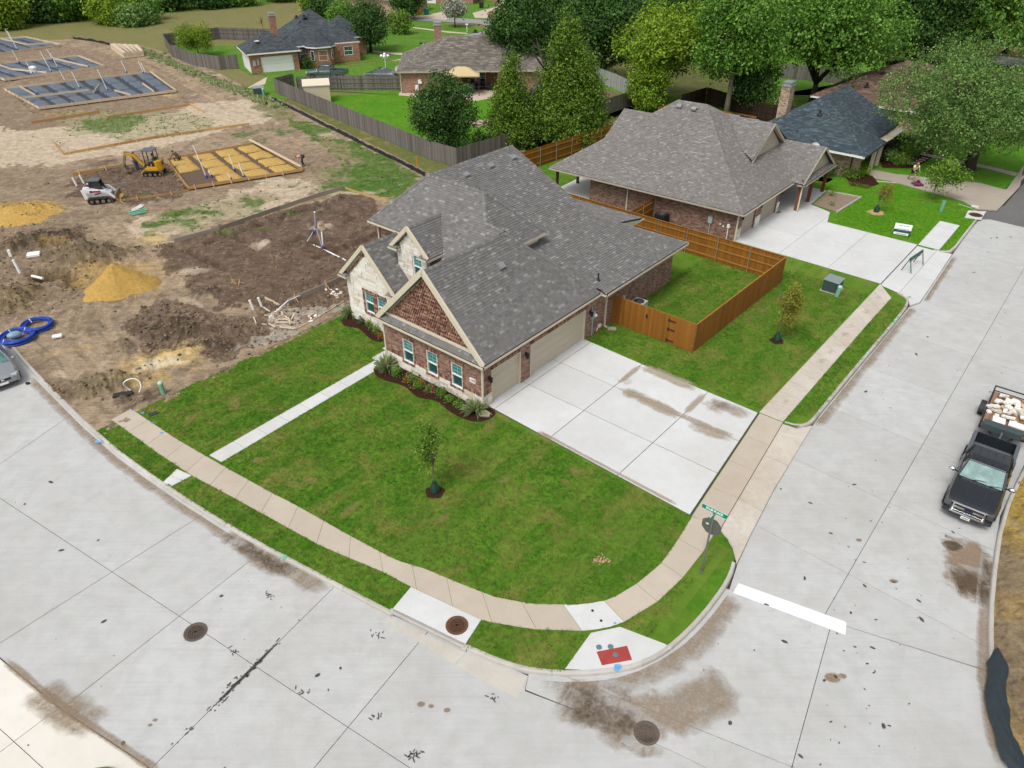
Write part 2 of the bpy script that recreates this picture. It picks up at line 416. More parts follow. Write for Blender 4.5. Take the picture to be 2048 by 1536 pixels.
# ---kerb lines
KERB_FRONT=smooth_line(PX([(-420,330),(-160,520),(0,668),(60,742),(200,882),(330,977),(480,1072),(660,1167),(780,1230)]),1)
KERB_CORNER=smooth_line(PX([(930,1297),(1000,1328),(1060,1345),(1150,1352),(1250,1342),(1300,1325),(1345,1298),(1405,1240),(1452,1178),(1468,1146),(1473,1126)]),1)
KERB_SIDE=smooth_line([HF(8.1,-11.9),HF(8.25,-12.55),HF(8.8,-12.95),HF(10.1,-12.93),HF(15.6,-12.96),HF(21.8,-13.02),HF(24.6,-13.0),HF(25.6,-12.75),HF(25.9,-12.0)],1)
KERB_BACK=smooth_line([HF(34.4,-11.9),HF(34.5,-12.6),HF(35.2,-13.05),HF(39,-13.0),HF(43.2,-13.0),HF(44.4,-12.9),HF(45.2,-12.2),HF(45.6,-11)],1)
KERB_RIGHT=smooth_line(PX([(2230,700),(2120,810),(2048,928),(2000,1030),(1978,1180),(1975,1300),(1985,1420),(2012,1536),(2060,1640)]),1)
KERB_DRIVE2=smooth_line([HF(45.9,-2.0),HF(50.5,-11.9),HF(51.5,-13.3),HF(53,-13.7),HF(60,-13.9)],1)
kerb_n=[0]
def kerb(pl,side,name,seg=3.0,h=.13,w=.17):
 """rounded kerb cast in segments; side=+1 puts the lawn on the left of the direction of travel"""
 root=root_structure(name); pts=resample(pl,.45); k=0; n=len(pts)
 per=max(1,int(round(seg/.45)))
 prof=[(0,-.30),(-.012,-h),(-.03,-.03),(-.055,.004),(-.09,.014),(-w,.012),(-w,-.30)]
 while k<n -1:
  q=pts[k:min(k+per,n -1)+1]; b=MB(); vs=[]; fs=[]
  for i,p in enumerate(q):
   gi=k+i; d=(pts[min(gi+1,n -1)] -pts[max(gi -1,0)]).normalized(); nrm=Vector((-d.y,d.x,0))*side
   sh=d*(.006 if i==0 else (-.006 if i==len(q) -1 else 0))
   for (x,z) in prof: vs.append(p+sh+nrm*(-x)+Vector((0,0,z)))
  m=len(prof)
  for i in range(len(q) -1):
   for j in range(m -1): fs.append((i*m+j,i*m+j+1,(i+1)*m+j+1,(i+1)*m+j))
  fs.append(tuple(range(m))); fs.append(tuple((len(q) -1)*m+j for j in range(m))[::-1])
  b.add(vs,fs); b.build('kerb_segment',C_CURB,root); k+=per
 return root
kerb(KERB_FRONT,1,'kerb'); kerb(KERB_CORNER,1,'kerb'); kerb(KERB_SIDE,1,'kerb'); kerb(KERB_BACK,1,'kerb'); kerb(KERB_DRIVE2,1,'kerb'); kerb(KERB_RIGHT,1,'kerb')
# ---road slabs (z=ZR) over a dark bed that shows in the joints
bed=[(-60,70),(-60,2),(60,2),(60,70)]
RB=[W(-420,330),W(-160,520)]+[W(*q) for q in ((0,664),(60,738),(200,878),(330,973),(480,1068),(660,1163),(780,1226),(930,1290),(1060,1338),(1150,1344),(1250,1334),(1345,1290),(1405,1232),(1455,1164))]+[HF(-4,-11),HF(46,-11),HF(58,-13),HF(58,-22.5),HF(10,-21.8),HF(-7,-21.4),HF(-16,-21),Vector((20,4,0)),Vector((-40,2,0)),Vector((-70,20,0))]
road=structure(sheet('road',RB,ZR -.06,M_JOINT))
def PZ(pts,z=ZR): return [W(x,y,z) for x,y in pts]
def lines(prs,z=ZR): return [(W(*a,z),W(*b,z)) for a,b in prs]
regA=PZ([(-420,330),(-160,520),(0,662),(60,737),(200,877),(330,973),(480,1069),(660,1164),(780,1228),(930,1295),(1056,1352),(1050,1378),(920,1322),(1050,1382),(1200,1440),(1345,1503),(1460,1560)])+[Vector((2.2,9.0,0)),Vector((-9,8.0,0))]+PZ([(330,1560),(290,1527),(120,1415),(0,1314),(-300,1090),(-700,800)])
regA=[p for i,p in enumerate(regA) if i not in (12,)]
trA=lines([((-330,760),(-120,640)),((-190,1060),(130,838)),((-60,1000),(330,780)),((0,1117),(406,1028)),((0,1286),(310,1084)),((136,1407),(460,1153)),((303,1536),(671,1171)),((560,1640),(936,1300)),((830,1700),(1052,1375))])
trA=lines([((-190,1060),(130,838)),((0,1117),(406,1028)),((0,1286),(405,1029)),((136,1407),(460,1153)),((303,1536),(671,1171)),((628,1536),(830,1294))])
trA=[trA[0],trA[2],trA[3],trA[4],trA[5]]
lgA=lines([((35,1000),(211,1148)),])
lgA=lines([((100,1062),(700,1457))])
prism_cells(cells(regA,trA,lgA,.022),'road_slab',ZR,.05,C_ROAD,road)
regB=PZ([(1058,1345),(1150,1350),(1250,1340),(1343,1296),(1403,1239),(1452,1177),(1985,1346),(1990,1420),(2016,1536),(2040,1600)])+[Vector((13,8.6,0)),Vector((2.4,8.9,0))]+PZ([(1461,1559.5),(1346,1502.4),(1201,1439.3),(1051,1378.5)])
prism_cells(cells(regB,lines([((1640,1330),(1560,1620))]),lines([((1300,1420),(2000,1700))]),.02),'road_slab',ZR,.05,C_ROAD,road)
regC=PZ([(1459,1179),(1474,1132)])+[HF(-1.5,-14.06),HF(.25,-13.8),HF(3.35,-13.43),HF(8.9,-12.98),HF(10.1,-12.95),HF(15.6,-12.98),HF(21.8,-13.04),HF(24.6,-13.02),HF(25.5,-13.4),HF(29.5,-13.27),HF(34.6,-13.1),HF(39,-13.02),HF(43.2,-13.02),HF(43.9,-13.6),HF(43.3,-22.3)]+[W(x,y,ZR) for x,y in ((2230,700),(2120,810),(2048,930),(2000,1032),(1978,1182),(1978,1300),(1984,1343))]
trC=[(HF(u,-13),HF(u -.3,-21)) for u in (1.0,6.0,11.0,16.0,21.0,26.0,31,36)]
lgC=[(HF(-8,-17.5),HF(44,-17.4))]
prism_cells(cells(regC,trC,lgC,.018),'road_slab',ZR,.05,C_ROAD,road)
asph=structure(sheet('asphalt_road',[HF(43.35,-22.3),HF(43.85,-13.7),HF(43.3,-13.05),HF(44.6,-12.9),HF(45.3,-12.2),HF(45.9,-13.2),HF(48,-13.9),HF(52,-14),HF(75,-14.5),HF(75,-23)],ZR+.004,M_ASPH))
# gutter slabs by the storm inlet
prism_cells([[(p.x,p.y) for p in PZ([(762,1234),(782,1238),(930,1306),(908,1330)])],[(p.x,p.y) for p in PZ([(933,1308),(1054,1356),(1036,1398),(911,1332)])]],'gutter_slab',ZR+.006,.05,C_GUT,road)
# lower left: the drive of the lot across the street
regD=PZ([(-300,1092),(0,1318),(120,1419),(288,1530),(325,1562)])+[Vector((-10,7.5,0)),Vector((-32,8,0)),Vector((-34,19,0))]
far_drive=root_structure('concrete_apron'); prism_cells(cells(regD,lines([((0,1505),(120,1414)),]),lines([((0,1458),(90,1540))]),.02),'concrete_slab',ZR+.012,.08,C_WHITE,far_drive)
kerb(PZ([(165,1548),(185,1533),(215,1530),(240,1537),(262,1556)],0),-1,'kerb')
sheet('verge',PZ([(168,1556),(190,1536),(215,1533),(238,1540),(258,1560),(230,1600),(180,1600)],0),.01,M_LAWN)
# ---the lots: one lawn sheet for the two new houses,verges included
kf=[p for p in KERB_FRONT if p.y<W(192,862).y]
lot=[W(192,862)]+[p+Vector((.1,.1,0)) for p in kf]+[W(930,1292),W(1060,1338),W(1150,1344),W(1250,1334),W(1345,1290),W(1405,1232),W(1455,1164)]+\
      [W(1467,1140),W(1469,1110),W(1455,1078),W(1436,1058),HF(.5,-12),HF(8,-11.6),HF(8.15,-12.4),HF(8.9,-12.85),HF(10.3,-12.83),HF(15.6,-12.86),HF(21.8,-12.92),HF(24.6,-12.9),HF(25.8,-12.3),HF(26.25,-10.9),HF(26.6,-10.5),HF(34.5,-10.5),HF(34.5,-12.3),HF(35.2,-12.93),HF(39,-12.9),HF(43.2,-12.9),HF(45,-12),HF(43.9,-2),HF(42,16),HF(33,18),HF(22.3,16),HF(22.3,13.4),HF(2,13.2)]
lawn=structure(sheet('lawn',lot,0.0,M_LAWN))
# ---sidewalk panels
SW_IN=[W(*q) for q in ((262,818),(357,881),(428,922),(543,986),(589,1009),(700,1072),(790,1120),(853,1139),(914,1165),(988,1194),(1065,1208.6),(1160,1210),(1220,1200),(1273,1168),(1320,1130),(1352,1086),(1385,1032))]
SW_OUT=[W(*q) for q in ((223,839),(317,907),(384,951),(469,996),(508,1018),(640,1091),(766,1144),(825,1175),(888,1205),(962,1241),(1065,1258.6),(1176,1262),(1238,1250),(1314,1204),(1364,1157),(1404,1106),(1436,1056))]
side_walk=root_structure('sidewalk')
def walk(inner,outer,step,mat,root,name='sidewalk_panel',z=.012,gap=.016,special=None):
 n=max(2,round(sum((Vector(b) -Vector(a)).length for a,b in zip(inner,inner[1:]))/step))
 def at(pl,t):
  d=[0]
  for a,b in zip(pl,pl[1:]): d.append(d[-1]+(Vector(b) -Vector(a)).length)
  t*=d[-1]; i=1
  while i<len(pl) -1 and d[i]<t: i+=1
  return Vector(pl[i -1]).lerp(Vector(pl[i]),(t -d[i -1])/max(1e-9,d[i] -d[i -1]))
 L=sum((Vector(b) -Vector(a)).length for a,b in zip(inner,inner[1:])); g=gap/L/2
 for k in range(n):
  t0,t1=k/n+g,(k+1)/n -g; ts=[t0+(t1 -t0)*i/3 for i in range(4)]
  poly=[at(inner,t) for t in ts]+[at(outer,t) for t in ts[::-1]]
  prism_cells([[(p.x,p.y) for p in poly]],name,z,.1,(special or {}).get(k,mat),root)
walk(SW_IN,SW_OUT,1.5,C_WALK,side_walk,special={16: C_DRIVE})
walk([HF(-.40,-11.52),HF(8.1,-10.66)],[HF(-.24,-12.72),HF(8.1,-11.82)],2.0,C_WALK,side_walk)
C_SIDE=m_concrete('pale_walk_concrete',(.57,.53,.47),(.47,.41,.335),.5,scale=2.5,dirtc=(.36,.27,.18))
walk([HF(8.15,-10.6),HF(26.45,-10.7)],[HF(8.15,-11.8),HF(20.7,-11.8),HF(24.9,-11.85)],1.22,C_SIDE,side_walk)
walk([HF(34.7,-10.8),HF(40.6,-10.8)],[HF(34.7,-12.2),HF(40.6,-12.2)],1.5,C_DRIVE,side_walk)
# front walk and its stub to the kerb
front_walk=root_structure('front_walk')
walk([HF(-11.05,7.2),HF(-.9,7.5)],[HF(-10.95,6.35),HF(-.9,6.75)],1.25,C_DRIVE,front_walk,'walk_panel')
walk([W(326,965),W(354,938)],[W(344,972),W(384,951)],2,C_DRIVE,front_walk,'walk_panel')
walk([HF(-.85,7.85),HF(2.6,7.85)],[HF(-.85,6.9),HF(2.6,6.9)],1.5,C_DRIVE,front_walk,'walk_panel')
# driveway of the brick house
drive=root_structure('driveway')
sheet('joint_bed',[HF(-.1,0),HF(8.25,0),HF(8.1,-10.62),HF(-.38,-11.48)],.004,M_JOINT,parent=drive)
prism_cells(cells([HF(-.02,.3),HF(8.3,.3),HF(8.15,-4),HF(8.05,-10.56),HF(-.36,-11.40),HF(-.15,-4)],[(HF(0,-.42),HF(8,-.42)),(HF(0,-3.92),HF(8,-3.88)),(HF(0,-7.8),HF(8,-7.85))],[(HF(2.7,0),HF(2.7,-10)),(HF(5.45,0),HF(5.4,-10))],.032),'driveway_slab',.02,.08,C_DRIVE,drive)
ap=PX([(1441,1047),(1436,1058),(1470,1092),(1484,1108)])+[HF(-3.2,-13.05),HF(9.6,-13.0),HF(9.3,-12.2),HF(8.2,-11.82),HF(-.7,-11.78)]
prism_cells(cells([HF(-.27,-12.74),HF(8.1,-11.84),HF(8.15,-12.5),HF(8.85,-12.99),HF(3.35,-13.42),HF(.25,-13.79),HF(-1.5,-14.04),HF(-.85,-13.55)],[(HF(2.0,-11),HF(1.7,-15)),(HF(5.3,-11),HF(5.3,-14))],[],.02),'apron_slab',-.05,.1,C_SIDE,drive)
# driveway of the second new house
drive2=root_structure('driveway')
prism_cells(cells([HF(26.75,.1),HF(33.9,.1),HF(33.95,-.5),HF(36.4,-1.2),HF(37.6,-1.8),HF(36.9,-3.6),HF(34.7,-4.2),HF(34.65,-10.75),HF(26.5,-10.7),HF(26.7,-5)],[(HF(26,-3.7),HF(35,-3.8)),(HF(26,-7.2),HF(35,-7.3))],[(HF(30.7,-0),HF(30.6,-10))],.02),'driveway_slab',.02,.08,C_DRIVE,drive2)
prism_cells(cells([HF(26.5,-10.75),HF(34.55,-10.8),HF(34.45,-12.3),HF(34.6,-13.08),HF(29.5,-13.26),HF(25.5,-13.38),HF(24.7,-13.03),HF(25.6,-12.65),HF(25.95,-12.0),HF(26.2,-11.0)],[(HF(25,-12.0),HF(35,-12.1))],[(HF(29.5,-10),HF(29.3,-14))],.02),'apron_slab',-.03,.1,C_DRIVE,drive2)
# ---ramp at the corner and storm inlet top
ramp_root=root_structure('kerb_ramp')
prism_cells([[(p.x,p.y) for p in PX(q)] for q in ([(1182,1266),(1240,1254),(1330,1288),(1343,1296),(1270,1330),(1190,1341),(1130,1338)],)],'ramp_slab',.008,.1,C_DRIVE,ramp_root)
M_RED=plain('red_tactile',(.33,.045,.04),.85,var=.3)
prism_cells([[(p.x,p.y) for p in PX([(1193,1304),(1254,1292),(1264,1320),(1204,1331)])]],'warning_pad',.016,.02,M_RED,ramp_root)
#================================================================BUILDING SITE: bare ground with ruts,spoil and weeds
TAN=(.33,.25,.168); GREYB=(.225,.167,.115); DARK=(.125,.086,.062); VDARK=(.065,.047,.034); SAND=(.52,.43,.315)
YEL=(.46,.30,.075); YEL2=(.50,.36,.14); GRN=(.07,.145,.022); OLIVE=(.15,.165,.06)
rows=[]; y=23.0
while y<143: rows.append(y); y+=.085+max(0,y -30)*.0042
rows=np.array(rows); cols_=np.linspace(-.80,.06,430)
GY,GS=np.meshgrid(rows,cols_,indexing='ij'); GX=GS*(GY*.8231+CAM_H*.5678)
dz_=GY*CP+CAM_H*SP; PXX=1024+FPX*GX/dz_; PYY=768 -FPX*(GY*SP -CAM_H*CP)/dz_
n_lo=fbm(GX*.35,GY*.35,5,1); n_mid=fbm(GX*1.3,GY*1.3,4,5); n_hi=fbm(GX*4.2,GY*4.2,3,9)
WX=GX+(fbm(GX*.5,GY*.5,3,21) -.5)*2.6+(fbm(GX*2,GY*2,3,22) -.5)*1.0
WY=GY+(fbm(GX*.5,GY*.5,3,31) -.5)*2.6+(fbm(GX*2,GY*2,3,32) -.5)*1.0
C=np.empty(GX.shape+(3,)); C[:]=TAN
def lay(a,c):
 a=np.clip(a,0,1)[...,None]; C[:]=C*(1 -a)+np.array(c)*a
def sm(x,a,b):
 t=np.clip((x -a)/(b -a),0,1); return t*t*(3 -2*t)
lay(sm(n_lo,.42,.62)*.75,GREYB); lay(sm(n_mid,.55,.75)*.5,DARK); lay(sm(n_lo,.62,.75)*.5,SAND)
HGT=(n_mid -.5)*.10+(n_hi -.5)*.04
ROUGH=np.zeros(GX.shape); WEED=np.zeros(GX.shape)
def pw(pts): return [W(x,y) for x,y in pts]
def ell(cx,cy,rx,ry,warp=True):
 """distance ratio in a ground ellipse given by its size in metres"""
 c=W(cx,cy); X,Y=(WX,WY) if warp else (GX,GY)
 return np.hypot((X -c.x)/rx,(Y -c.y)/ry)
def patch(cx,cy,rx,ry,c,a=1.0,soft=.5,h=0.0,rough=0.0,weed=0.0):
 d=ell(cx,cy,rx,ry); k=1 -sm(d,1 -soft,1+soft*.4)
 lay(k*a,c)
 if h: HGT[:]+=h*(1 -sm(ell(cx,cy,rx*1.05,ry*1.05),0,1.0))*(.75+.5*n_mid)
 if rough: ROUGH[:]=np.maximum(ROUGH,k*rough)
 if weed: WEED[:]=np.maximum(WEED,k*weed*sm(n_mid,.35,.7))
def area_(pts,c,a=1.0,rough=0,weed=0):
 k=inpoly(WX,WY,pw(pts)).astype(float); lay(k*a*(.75+.4*n_mid),c)
 if rough: ROUGH[:]=np.maximum(ROUGH,k*rough)
 if weed: WEED[:]=np.maximum(WEED,k*weed*sm(n_mid,.4,.65))
 return k
# broad tone of each plot
area_([(-100,250),(-100,330),(120,330),(330,290),(500,250),(560,235),(480,200),(380,205),(200,250),(60,262)],SAND,.85)
area_([(-100,92),(0,92),(150,95),(300,125),(400,190),(350,225),(180,245),(60,262),(-100,250)],GREYB,.8)
area_([(-100,330),(-100,440),(200,440),(560,370),(690,330),(640,300),(520,285),(300,310),(120,335)],GREYB,.55)
area_([(130,395),(150,350),(270,325),(340,320),(380,380),(330,400),(240,415)],DARK,.95,.5)
area_([(-60,460),(60,430),(180,460),(250,505),(250,560),(120,615),(-60,640)],GREYB,.7,.5)
area_([(250,470),(300,490),(360,470),(660,380),(700,385),(560,350),(430,400),(260,440)],SAND,.8)
area_([(300,440),(330,420),(500,385),(560,390),(520,420),(400,460),(310,470)],(.30,.26,.15),.7,weed=.9)
area_([(308,494),(420,465),(560,425),(690,384),(745,398),(800,470),(780,560),(700,575),(560,640),(470,625),(330,545)],DARK,1.0,.25)
area_([(250,640),(330,600),(470,640),(560,640),(700,575),(705,610),(470,720),(420,720),(300,700)],DARK,.85,.8)
area_([(560,640),(700,590),(705,612),(500,702),(470,700),(540,655)],(.40,.36,.30),.8)
area_([(560,235),(640,252),(740,300),(850,352),(820,395),(745,392),(690,350),(640,290),(600,262)],GRN,.95,weed=1)
area_([(640,262),(680,275),(720,330),(690,345),(650,300)],(.30,.22,.14),.55)
area_([(480,185),(560,210),(600,240),(560,240),(500,215)],OLIVE,.6,weed=.6)
area_([(130,225),(160,222),(330,225),(440,235),(420,262),(250,285),(130,262)],(.30,.28,.15),.55,weed=1.0)
area_([(150,240),(250,228),(300,240),(260,265),(180,268)],GRN,.75,weed=1)
for (x,y,rx,ry,w) in ((355,425,1.3,1.0,1),(415,425,1.5,.9,1),(505,405,1.2,.8,1),(525,417,1.0,.6,1),(330,445,1.4,.9,1),(375,445,.9,.6,1),(300,470,.8,.6,.8),(455,465,.9,.6,.8),(520,455,.9,.5,.8),(595,425,.8,.5,.8),(700,375,2.6,2.2,1),(760,375,3.2,2.2,1),(640,425,.5,.4,.6),(480,272,1,.7,.8),(515,265,1,.6,.7),(290,395,.8,.5,.5),(690,345,3.0,2,.9),(585,370,.8,.5,.7),(450,355,.7,.5,.5),(560,262,1.6,1.0,.8),(505,285,1.4,.8,.6)):
 patch(x,y,rx,ry,GRN,.9*w,.6,.03,0,w)
patch(700,385,2.4,.7,SAND,.8,.6); patch(660,270,1.6,.8,SAND,.6); patch(590,385,1.8,1.0,SAND,.7); patch(640,452,1.0,.5,SAND,.8); patch(500,485,1.0,.5,SAND,.8); patch(380,545,1.5,.8,SAND,.7); patch(330,560,1.6,1.0,TAN,.9)
# spoil heaps and pits
patch(175,510,3.6,2.3,(.15,.115,.07),.9,.4,1.0,1)
patch(90,480,2.2,1.6,VDARK,.8,.6,.7,1); patch(20,500,1.7,1.6,(.13,.10,.065),.9,.4,.9,1); patch(140,470,1.2,1.0,VDARK,.8,.5,.4,1)
patch(125,485,1.1,.8,(.25,.17,.06),.7,.5,.3,1); patch(35,595,2.6,1.6,(.19,.145,.08),.95,.4,.8,1)
patch(112,553,1.6,1.1,(.16,.115,.065),.95,.3,-1.1,.6); patch(150,560,1.0,.8,(.14,.10,.06),.9,.4,-.3,.8)
patch(350,665,2.4,1.2,VDARK,.75,.6,.5,1); patch(430,695,1.6,.8,VDARK,.9,.5,.45,1); patch(400,590,1.2,.7,(.10,.072,.052),.8,.5,.25,1)
patch(215,765,1.9,1.2,(.18,.145,.085),.95,.4,.6,1); patch(130,775,1.6,1.2,(.12,.088,.06),.8,.6,.2,.8); patch(262,800,1.2,.8,VDARK,.8,.5,.1,.8)
patch(240,695,1.2,.7,(.10,.08,.055),.6,.5,.12,.8); patch(160,655,.35,.25,VDARK,.9,.5,.15,1)
patch(325,720,2.2,1.5,YEL2,.9,.5,.1,.3); patch(325,728,1.2,.8,(.60,.52,.36),.9,.5); patch(370,710,1.5,.6,YEL2,.85,.5,.12); patch(275,765,1.4,.7,YEL2,.7,.5)
patch(140,700,.9,.5,YEL2,.6); patch(155,742,.7,.4,SAND,.7); patch(165,850,1.6,1.2,TAN,.8); patch(100,830,1.2,.8,SAND,.5)
patch(40,425,3.4,2.2,YEL,.95,.35,.5,.4); patch(320,190,3.0,.8,YEL2,.7); patch(110,228,2.5,.6,YEL,.5); patch(300,480,1.2,1.0,YEL2,.7,.6); patch(230,545,3.2,2.2,YEL,.5,.6)
patch(250,340,2.5,1.6,VDARK,.7,.7,.15,.8); patch(205,325,1.6,.8,DARK,.9)
patch(480,555,3.5,2,(.17,.115,.08),.5,.7); patch(640,500,3,2,(.12,.08,.055),.5,.7)
# ruts
for pl,wd,c,a,dep in (([(195,598),(178,640),(190,690),(232,722),(265,765),(240,800)],1.15,TAN,.85,.05),([(245,478),(290,518),(306,560),(285,605)],.9,(.40,.29,.15),.8,.04),
  ([(-40,690),(120,628),(235,590)],1.1,TAN,.9,.06),([(275,120),(340,150),(427,193),(470,220)],1.1,(.42,.31,.19),.9,.06),([(427,200),(530,238),(545,262),(480,290),(300,320),(80,345)],1.0,TAN,.6,.04),
  ([(615,345),(665,305),(700,335),(640,375),(450,415)],.95,(.26,.185,.12),.8,.05),([(-40,385),(120,408),(240,420),(420,398),(640,350)],1.0,TAN,.7,.05),
  ([(215,440),(260,480),(240,520)],1.0,TAN,.7,.04),([(165,470),(270,420)],.8,TAN,.6,.04),([(300,800),(270,720),(330,640)],.9,GREYB,.6,.04),([(40,640),(130,690),(180,760)],.9,TAN,.6,.04)):
 d=seg_d(GX+(n_mid -.5)*.3,GY,smooth_line(pw(pl),2))
 for off in (0,wd*.8,):
  k=1 -sm(np.abs(d -wd*.62),.1,.30)
 tread=.6+.4*np.sin(d*34)
 lay(k*a*(.55+.45*n_hi)*tread,c); HGT -=k*dep*(.6+.4*tread)
 HGT+=(1 -sm(np.abs(d -wd),.05,.2))*dep*.5
# footing trenches in the raked pad,laid out square to the house
du=(GX -ORG.x)*UU.x+(GY -ORG.y)*UU.y; dv=(GX -ORG.x)*VV.x+(GY -ORG.y)*VV.y
pad=inpoly(GX,GY,pw([(320,497),(690,388),(780,470),(740,560),(560,640),(470,622),(335,548)]))
tw=(n_lo -.5)*.8+(n_mid -.5)*.25
TR=np.zeros(GX.shape)
p0=W(352,492); u0,v0=UVof(p0)
for k,ln in ((0,6.5),(3.4,5.2),(7.5,2.4),(12,5.5),(16,5)):
 d=np.abs(du -(u0+k)+tw); m=(dv<v0+.6) & (dv>v0 -ln); TR=np.maximum(TR,(1 -sm(d,.12,.42))*m)
for k in (-1.5,-5.8,-9.6):
 d=np.abs(dv -(v0+k)+tw); m=(du>u0+(1.5 if k>-5 else 5)) & (du<u0+19); TR=np.maximum(TR,(1 -sm(d,.12,.45))*m*.8)
TR*=pad; HGT -=TR*.38; lay(TR*.45,VDARK)
HGT+=pad*(.10+(n_mid -.5)*.16)
ROUGH=ROUGH*(.6+.6*n_lo)
clod=np.abs(fbm(GX*2.6,GY*2.6,4,77) -.5)*2; clod2=vnoise(GX*7.5,GY*7.5,91)
HGT+=ROUGH*((.35 -clod)*.34+(clod2 -.5)*.16)
lay(ROUGH*sm(clod,.25,.6)*.35,VDARK); lay(ROUGH*sm(clod2,.7,.95)*.35,TAN)
lay(sm(n_hi,.6,.85)*.25,SAND); lay(sm(1 -n_hi,.62,.85)*.3,VDARK)
# keep the rim low where kerbs,lawns and foundations sit
site=pw([(0,652),(60,728),(192,852),(262,814),(690,609)])+[HF(2.6,13.3),HF(22,13.3)]+pw([(850,356),(740,300),(640,250),(560,208),(480,180),(420,146),(350,116),(270,92),(150,80),(0,84),(-400,110)])+[W(-400,330),W(-160,506)]
edge=seg_d(GX,GY,site[:7]); HGT=HGT*sm(edge,.05,.9)
FNDS=[[(335,325),(510,288),(612,343),(380,379)],[(15,170),(290,135),(352,183),(78,226)],[(-40,120),(165,102),(220,130),(10,162)],[(-60,84),(55,72),(118,92),(-40,112)]]
for q in FNDS:
 q=pw(q); cx=sum(p.x for p in q)/4; cy=sum(p.y for p in q)/4; k=inpoly(GX,GY,[((p.x -cx)*1.06+cx,(p.y -cy)*1.06+cy) for p in q])
 HGT[k]=np.minimum(HGT[k]*.15,.02) -.12
inside=(inpoly(GX,GY,site) | (seg_d(GX,GY,site+site[:1])<1.2)) & ~inpoly(GX,GY,RB)
hidden=inpoly(GX,GY,[(p.x,p.y) for p in lot]) & (edge>1.0); HGT[hidden]=np.minimum(HGT[hidden],0) -.25
idx=-np.ones(GX.shape,np.int64); idx[inside]=np.arange(inside.sum())
q=np.stack([idx[:-1,:-1],idx[:-1,1:],idx[1:,1:],idx[1:,:-1]],-1).reshape(-1,4); q=q[(q>=0).all(1)]
me=bpy.data.meshes.new('bare_ground'); vv=np.stack([GX[inside],GY[inside],HGT[inside]],-1)
me.vertices.add(len(vv)); me.vertices.foreach_set('co',vv.ravel()); me.loops.add(len(q)*4); me.loops.foreach_set('vertex_index',q.ravel().astype(np.int32))
me.polygons.add(len(q)); me.polygons.foreach_set('loop_start',np.arange(0,len(q)*4,4,dtype=np.int32)); me.polygons.foreach_set('loop_total',np.full(len(q),4,np.int32))
me.update(calc_edges=True)
ca=me.color_attributes.new('soil','FLOAT_COLOR','POINT'); cc=np.ones((len(vv),4)); cc[:,:3]=C[inside]; ca.data.foreach_set('color',cc.ravel())
M_SOIL=NT('soil',.97,.1); _a=M_SOIL.attr('soil').outputs['Color']; _p=M_SOIL.pos()
_sv=[M_SOIL.noise(M_SOIL.scale(_p,(.30,5.5,1),(0,0,R(q))),1.0,5,.7,.4) for q in (-18,-55)]
_a=M_SOIL.mix(.18,_a,M_SOIL.ramp(_sv[0],[(.34,.18),(.66,.82)]),'OVERLAY'); _a=M_SOIL.mix(.16,_a,M_SOIL.ramp(_sv[1],[(.34,.2),(.66,.8)]),'OVERLAY'); _a=M_SOIL.mix(.5,_a,M_SOIL.ramp(M_SOIL.noise(_p,1.6,6,.72),[(.32,.2),(.68,.78)]),'OVERLAY')
_c=M_SOIL.mix(.62,_a,M_SOIL.ramp(M_SOIL.noise(_p,9,6,.75),[(.3,.22),(.7,.75)]),'OVERLAY')
_c=M_SOIL.mix(.4,_c,M_SOIL.ramp(M_SOIL.noise(_p,55,4,.8),[(.3,.15),(.7,.8)]),'OVERLAY'); M_SOIL.col(_c)
M_SOIL.bump(M_SOIL.mth('ADD',M_SOIL.noise(_p,7,7,.75),M_SOIL.mth('MULTIPLY',M_SOIL.noise(_p,30,4,.8),.5)),.8,.06); M_SOIL=M_SOIL.m
me.materials.append(M_SOIL); bare=structure(link('bare_ground',me))
def ground_z(p):
 j=np.argmin(np.abs(rows -p[1])); s=p[0]/(rows[j]*.8231+CAM_H*.5678); i=np.argmin(np.abs(cols_ -s)); return float(HGT[j,i])
# ---bare verge to the right of the side street
rows2=np.arange(3,max(p.y for p in KERB_RIGHT),.13); c2=np.linspace(0,1,60); Y2,T2=np.meshgrid(rows2,c2,indexing='ij')
kx=np.interp(Y2,[p.y for p in sorted(KERB_RIGHT,key=lambda p: p.y)],[p.x for p in sorted(KERB_RIGHT,key=lambda p: p.y)]); X2=kx+.08+T2**1.3*14
a1=fbm(X2*.6,Y2*.6,5,3); a2=fbm(X2*3,Y2*3,4,6); cr=np.abs(fbm(X2*1.7,Y2*1.7,3,44) -.5)*2
C2=np.empty(X2.shape+(3,)); C2[:]=(.23,.175,.105)
def lay2(a,c):
 a=np.clip(a,0,1)[...,None]; C2[:]=C2*(1 -a)+np.array(c)*a
lay2(sm(a1,.45,.65)*.8,(.31,.21,.075)); lay2(sm(a2,.55,.75)*.6,(.14,.10,.06)); lay2(sm(Y2,19,21.5)*.9,(.36,.25,.06)); lay2(sm(cr,.08,0)*.7,(.07,.05,.04)); lay2(sm(a1,.62,.7)*.5,(.36,.31,.24))
Z2=(a1 -.5)*.35*np.clip(T2*5,0,1)+(a2 -.5)*.10 -.02+.05*np.clip(T2*8,0,1)
n0,n1=X2.shape; ii=np.arange(n0*n1).reshape(n0,n1); q=np.stack([ii[:-1,:-1],ii[:-1,1:],ii[1:,1:],ii[1:,:-1]],-1).reshape(-1,4)
me=bpy.data.meshes.new('bare_verge'); me.from_pydata(np.stack([X2,Y2,Z2],-1).reshape(-1,3).tolist(),[],q.tolist())
ca=me.color_attributes.new('soil','FLOAT_COLOR','POINT'); cc=np.ones((n0*n1,4)); cc[:,:3]=C2.reshape(-1,3); ca.data.foreach_set('color',cc.ravel())
me.materials.append(M_SOIL); structure(link('bare_verge',me))
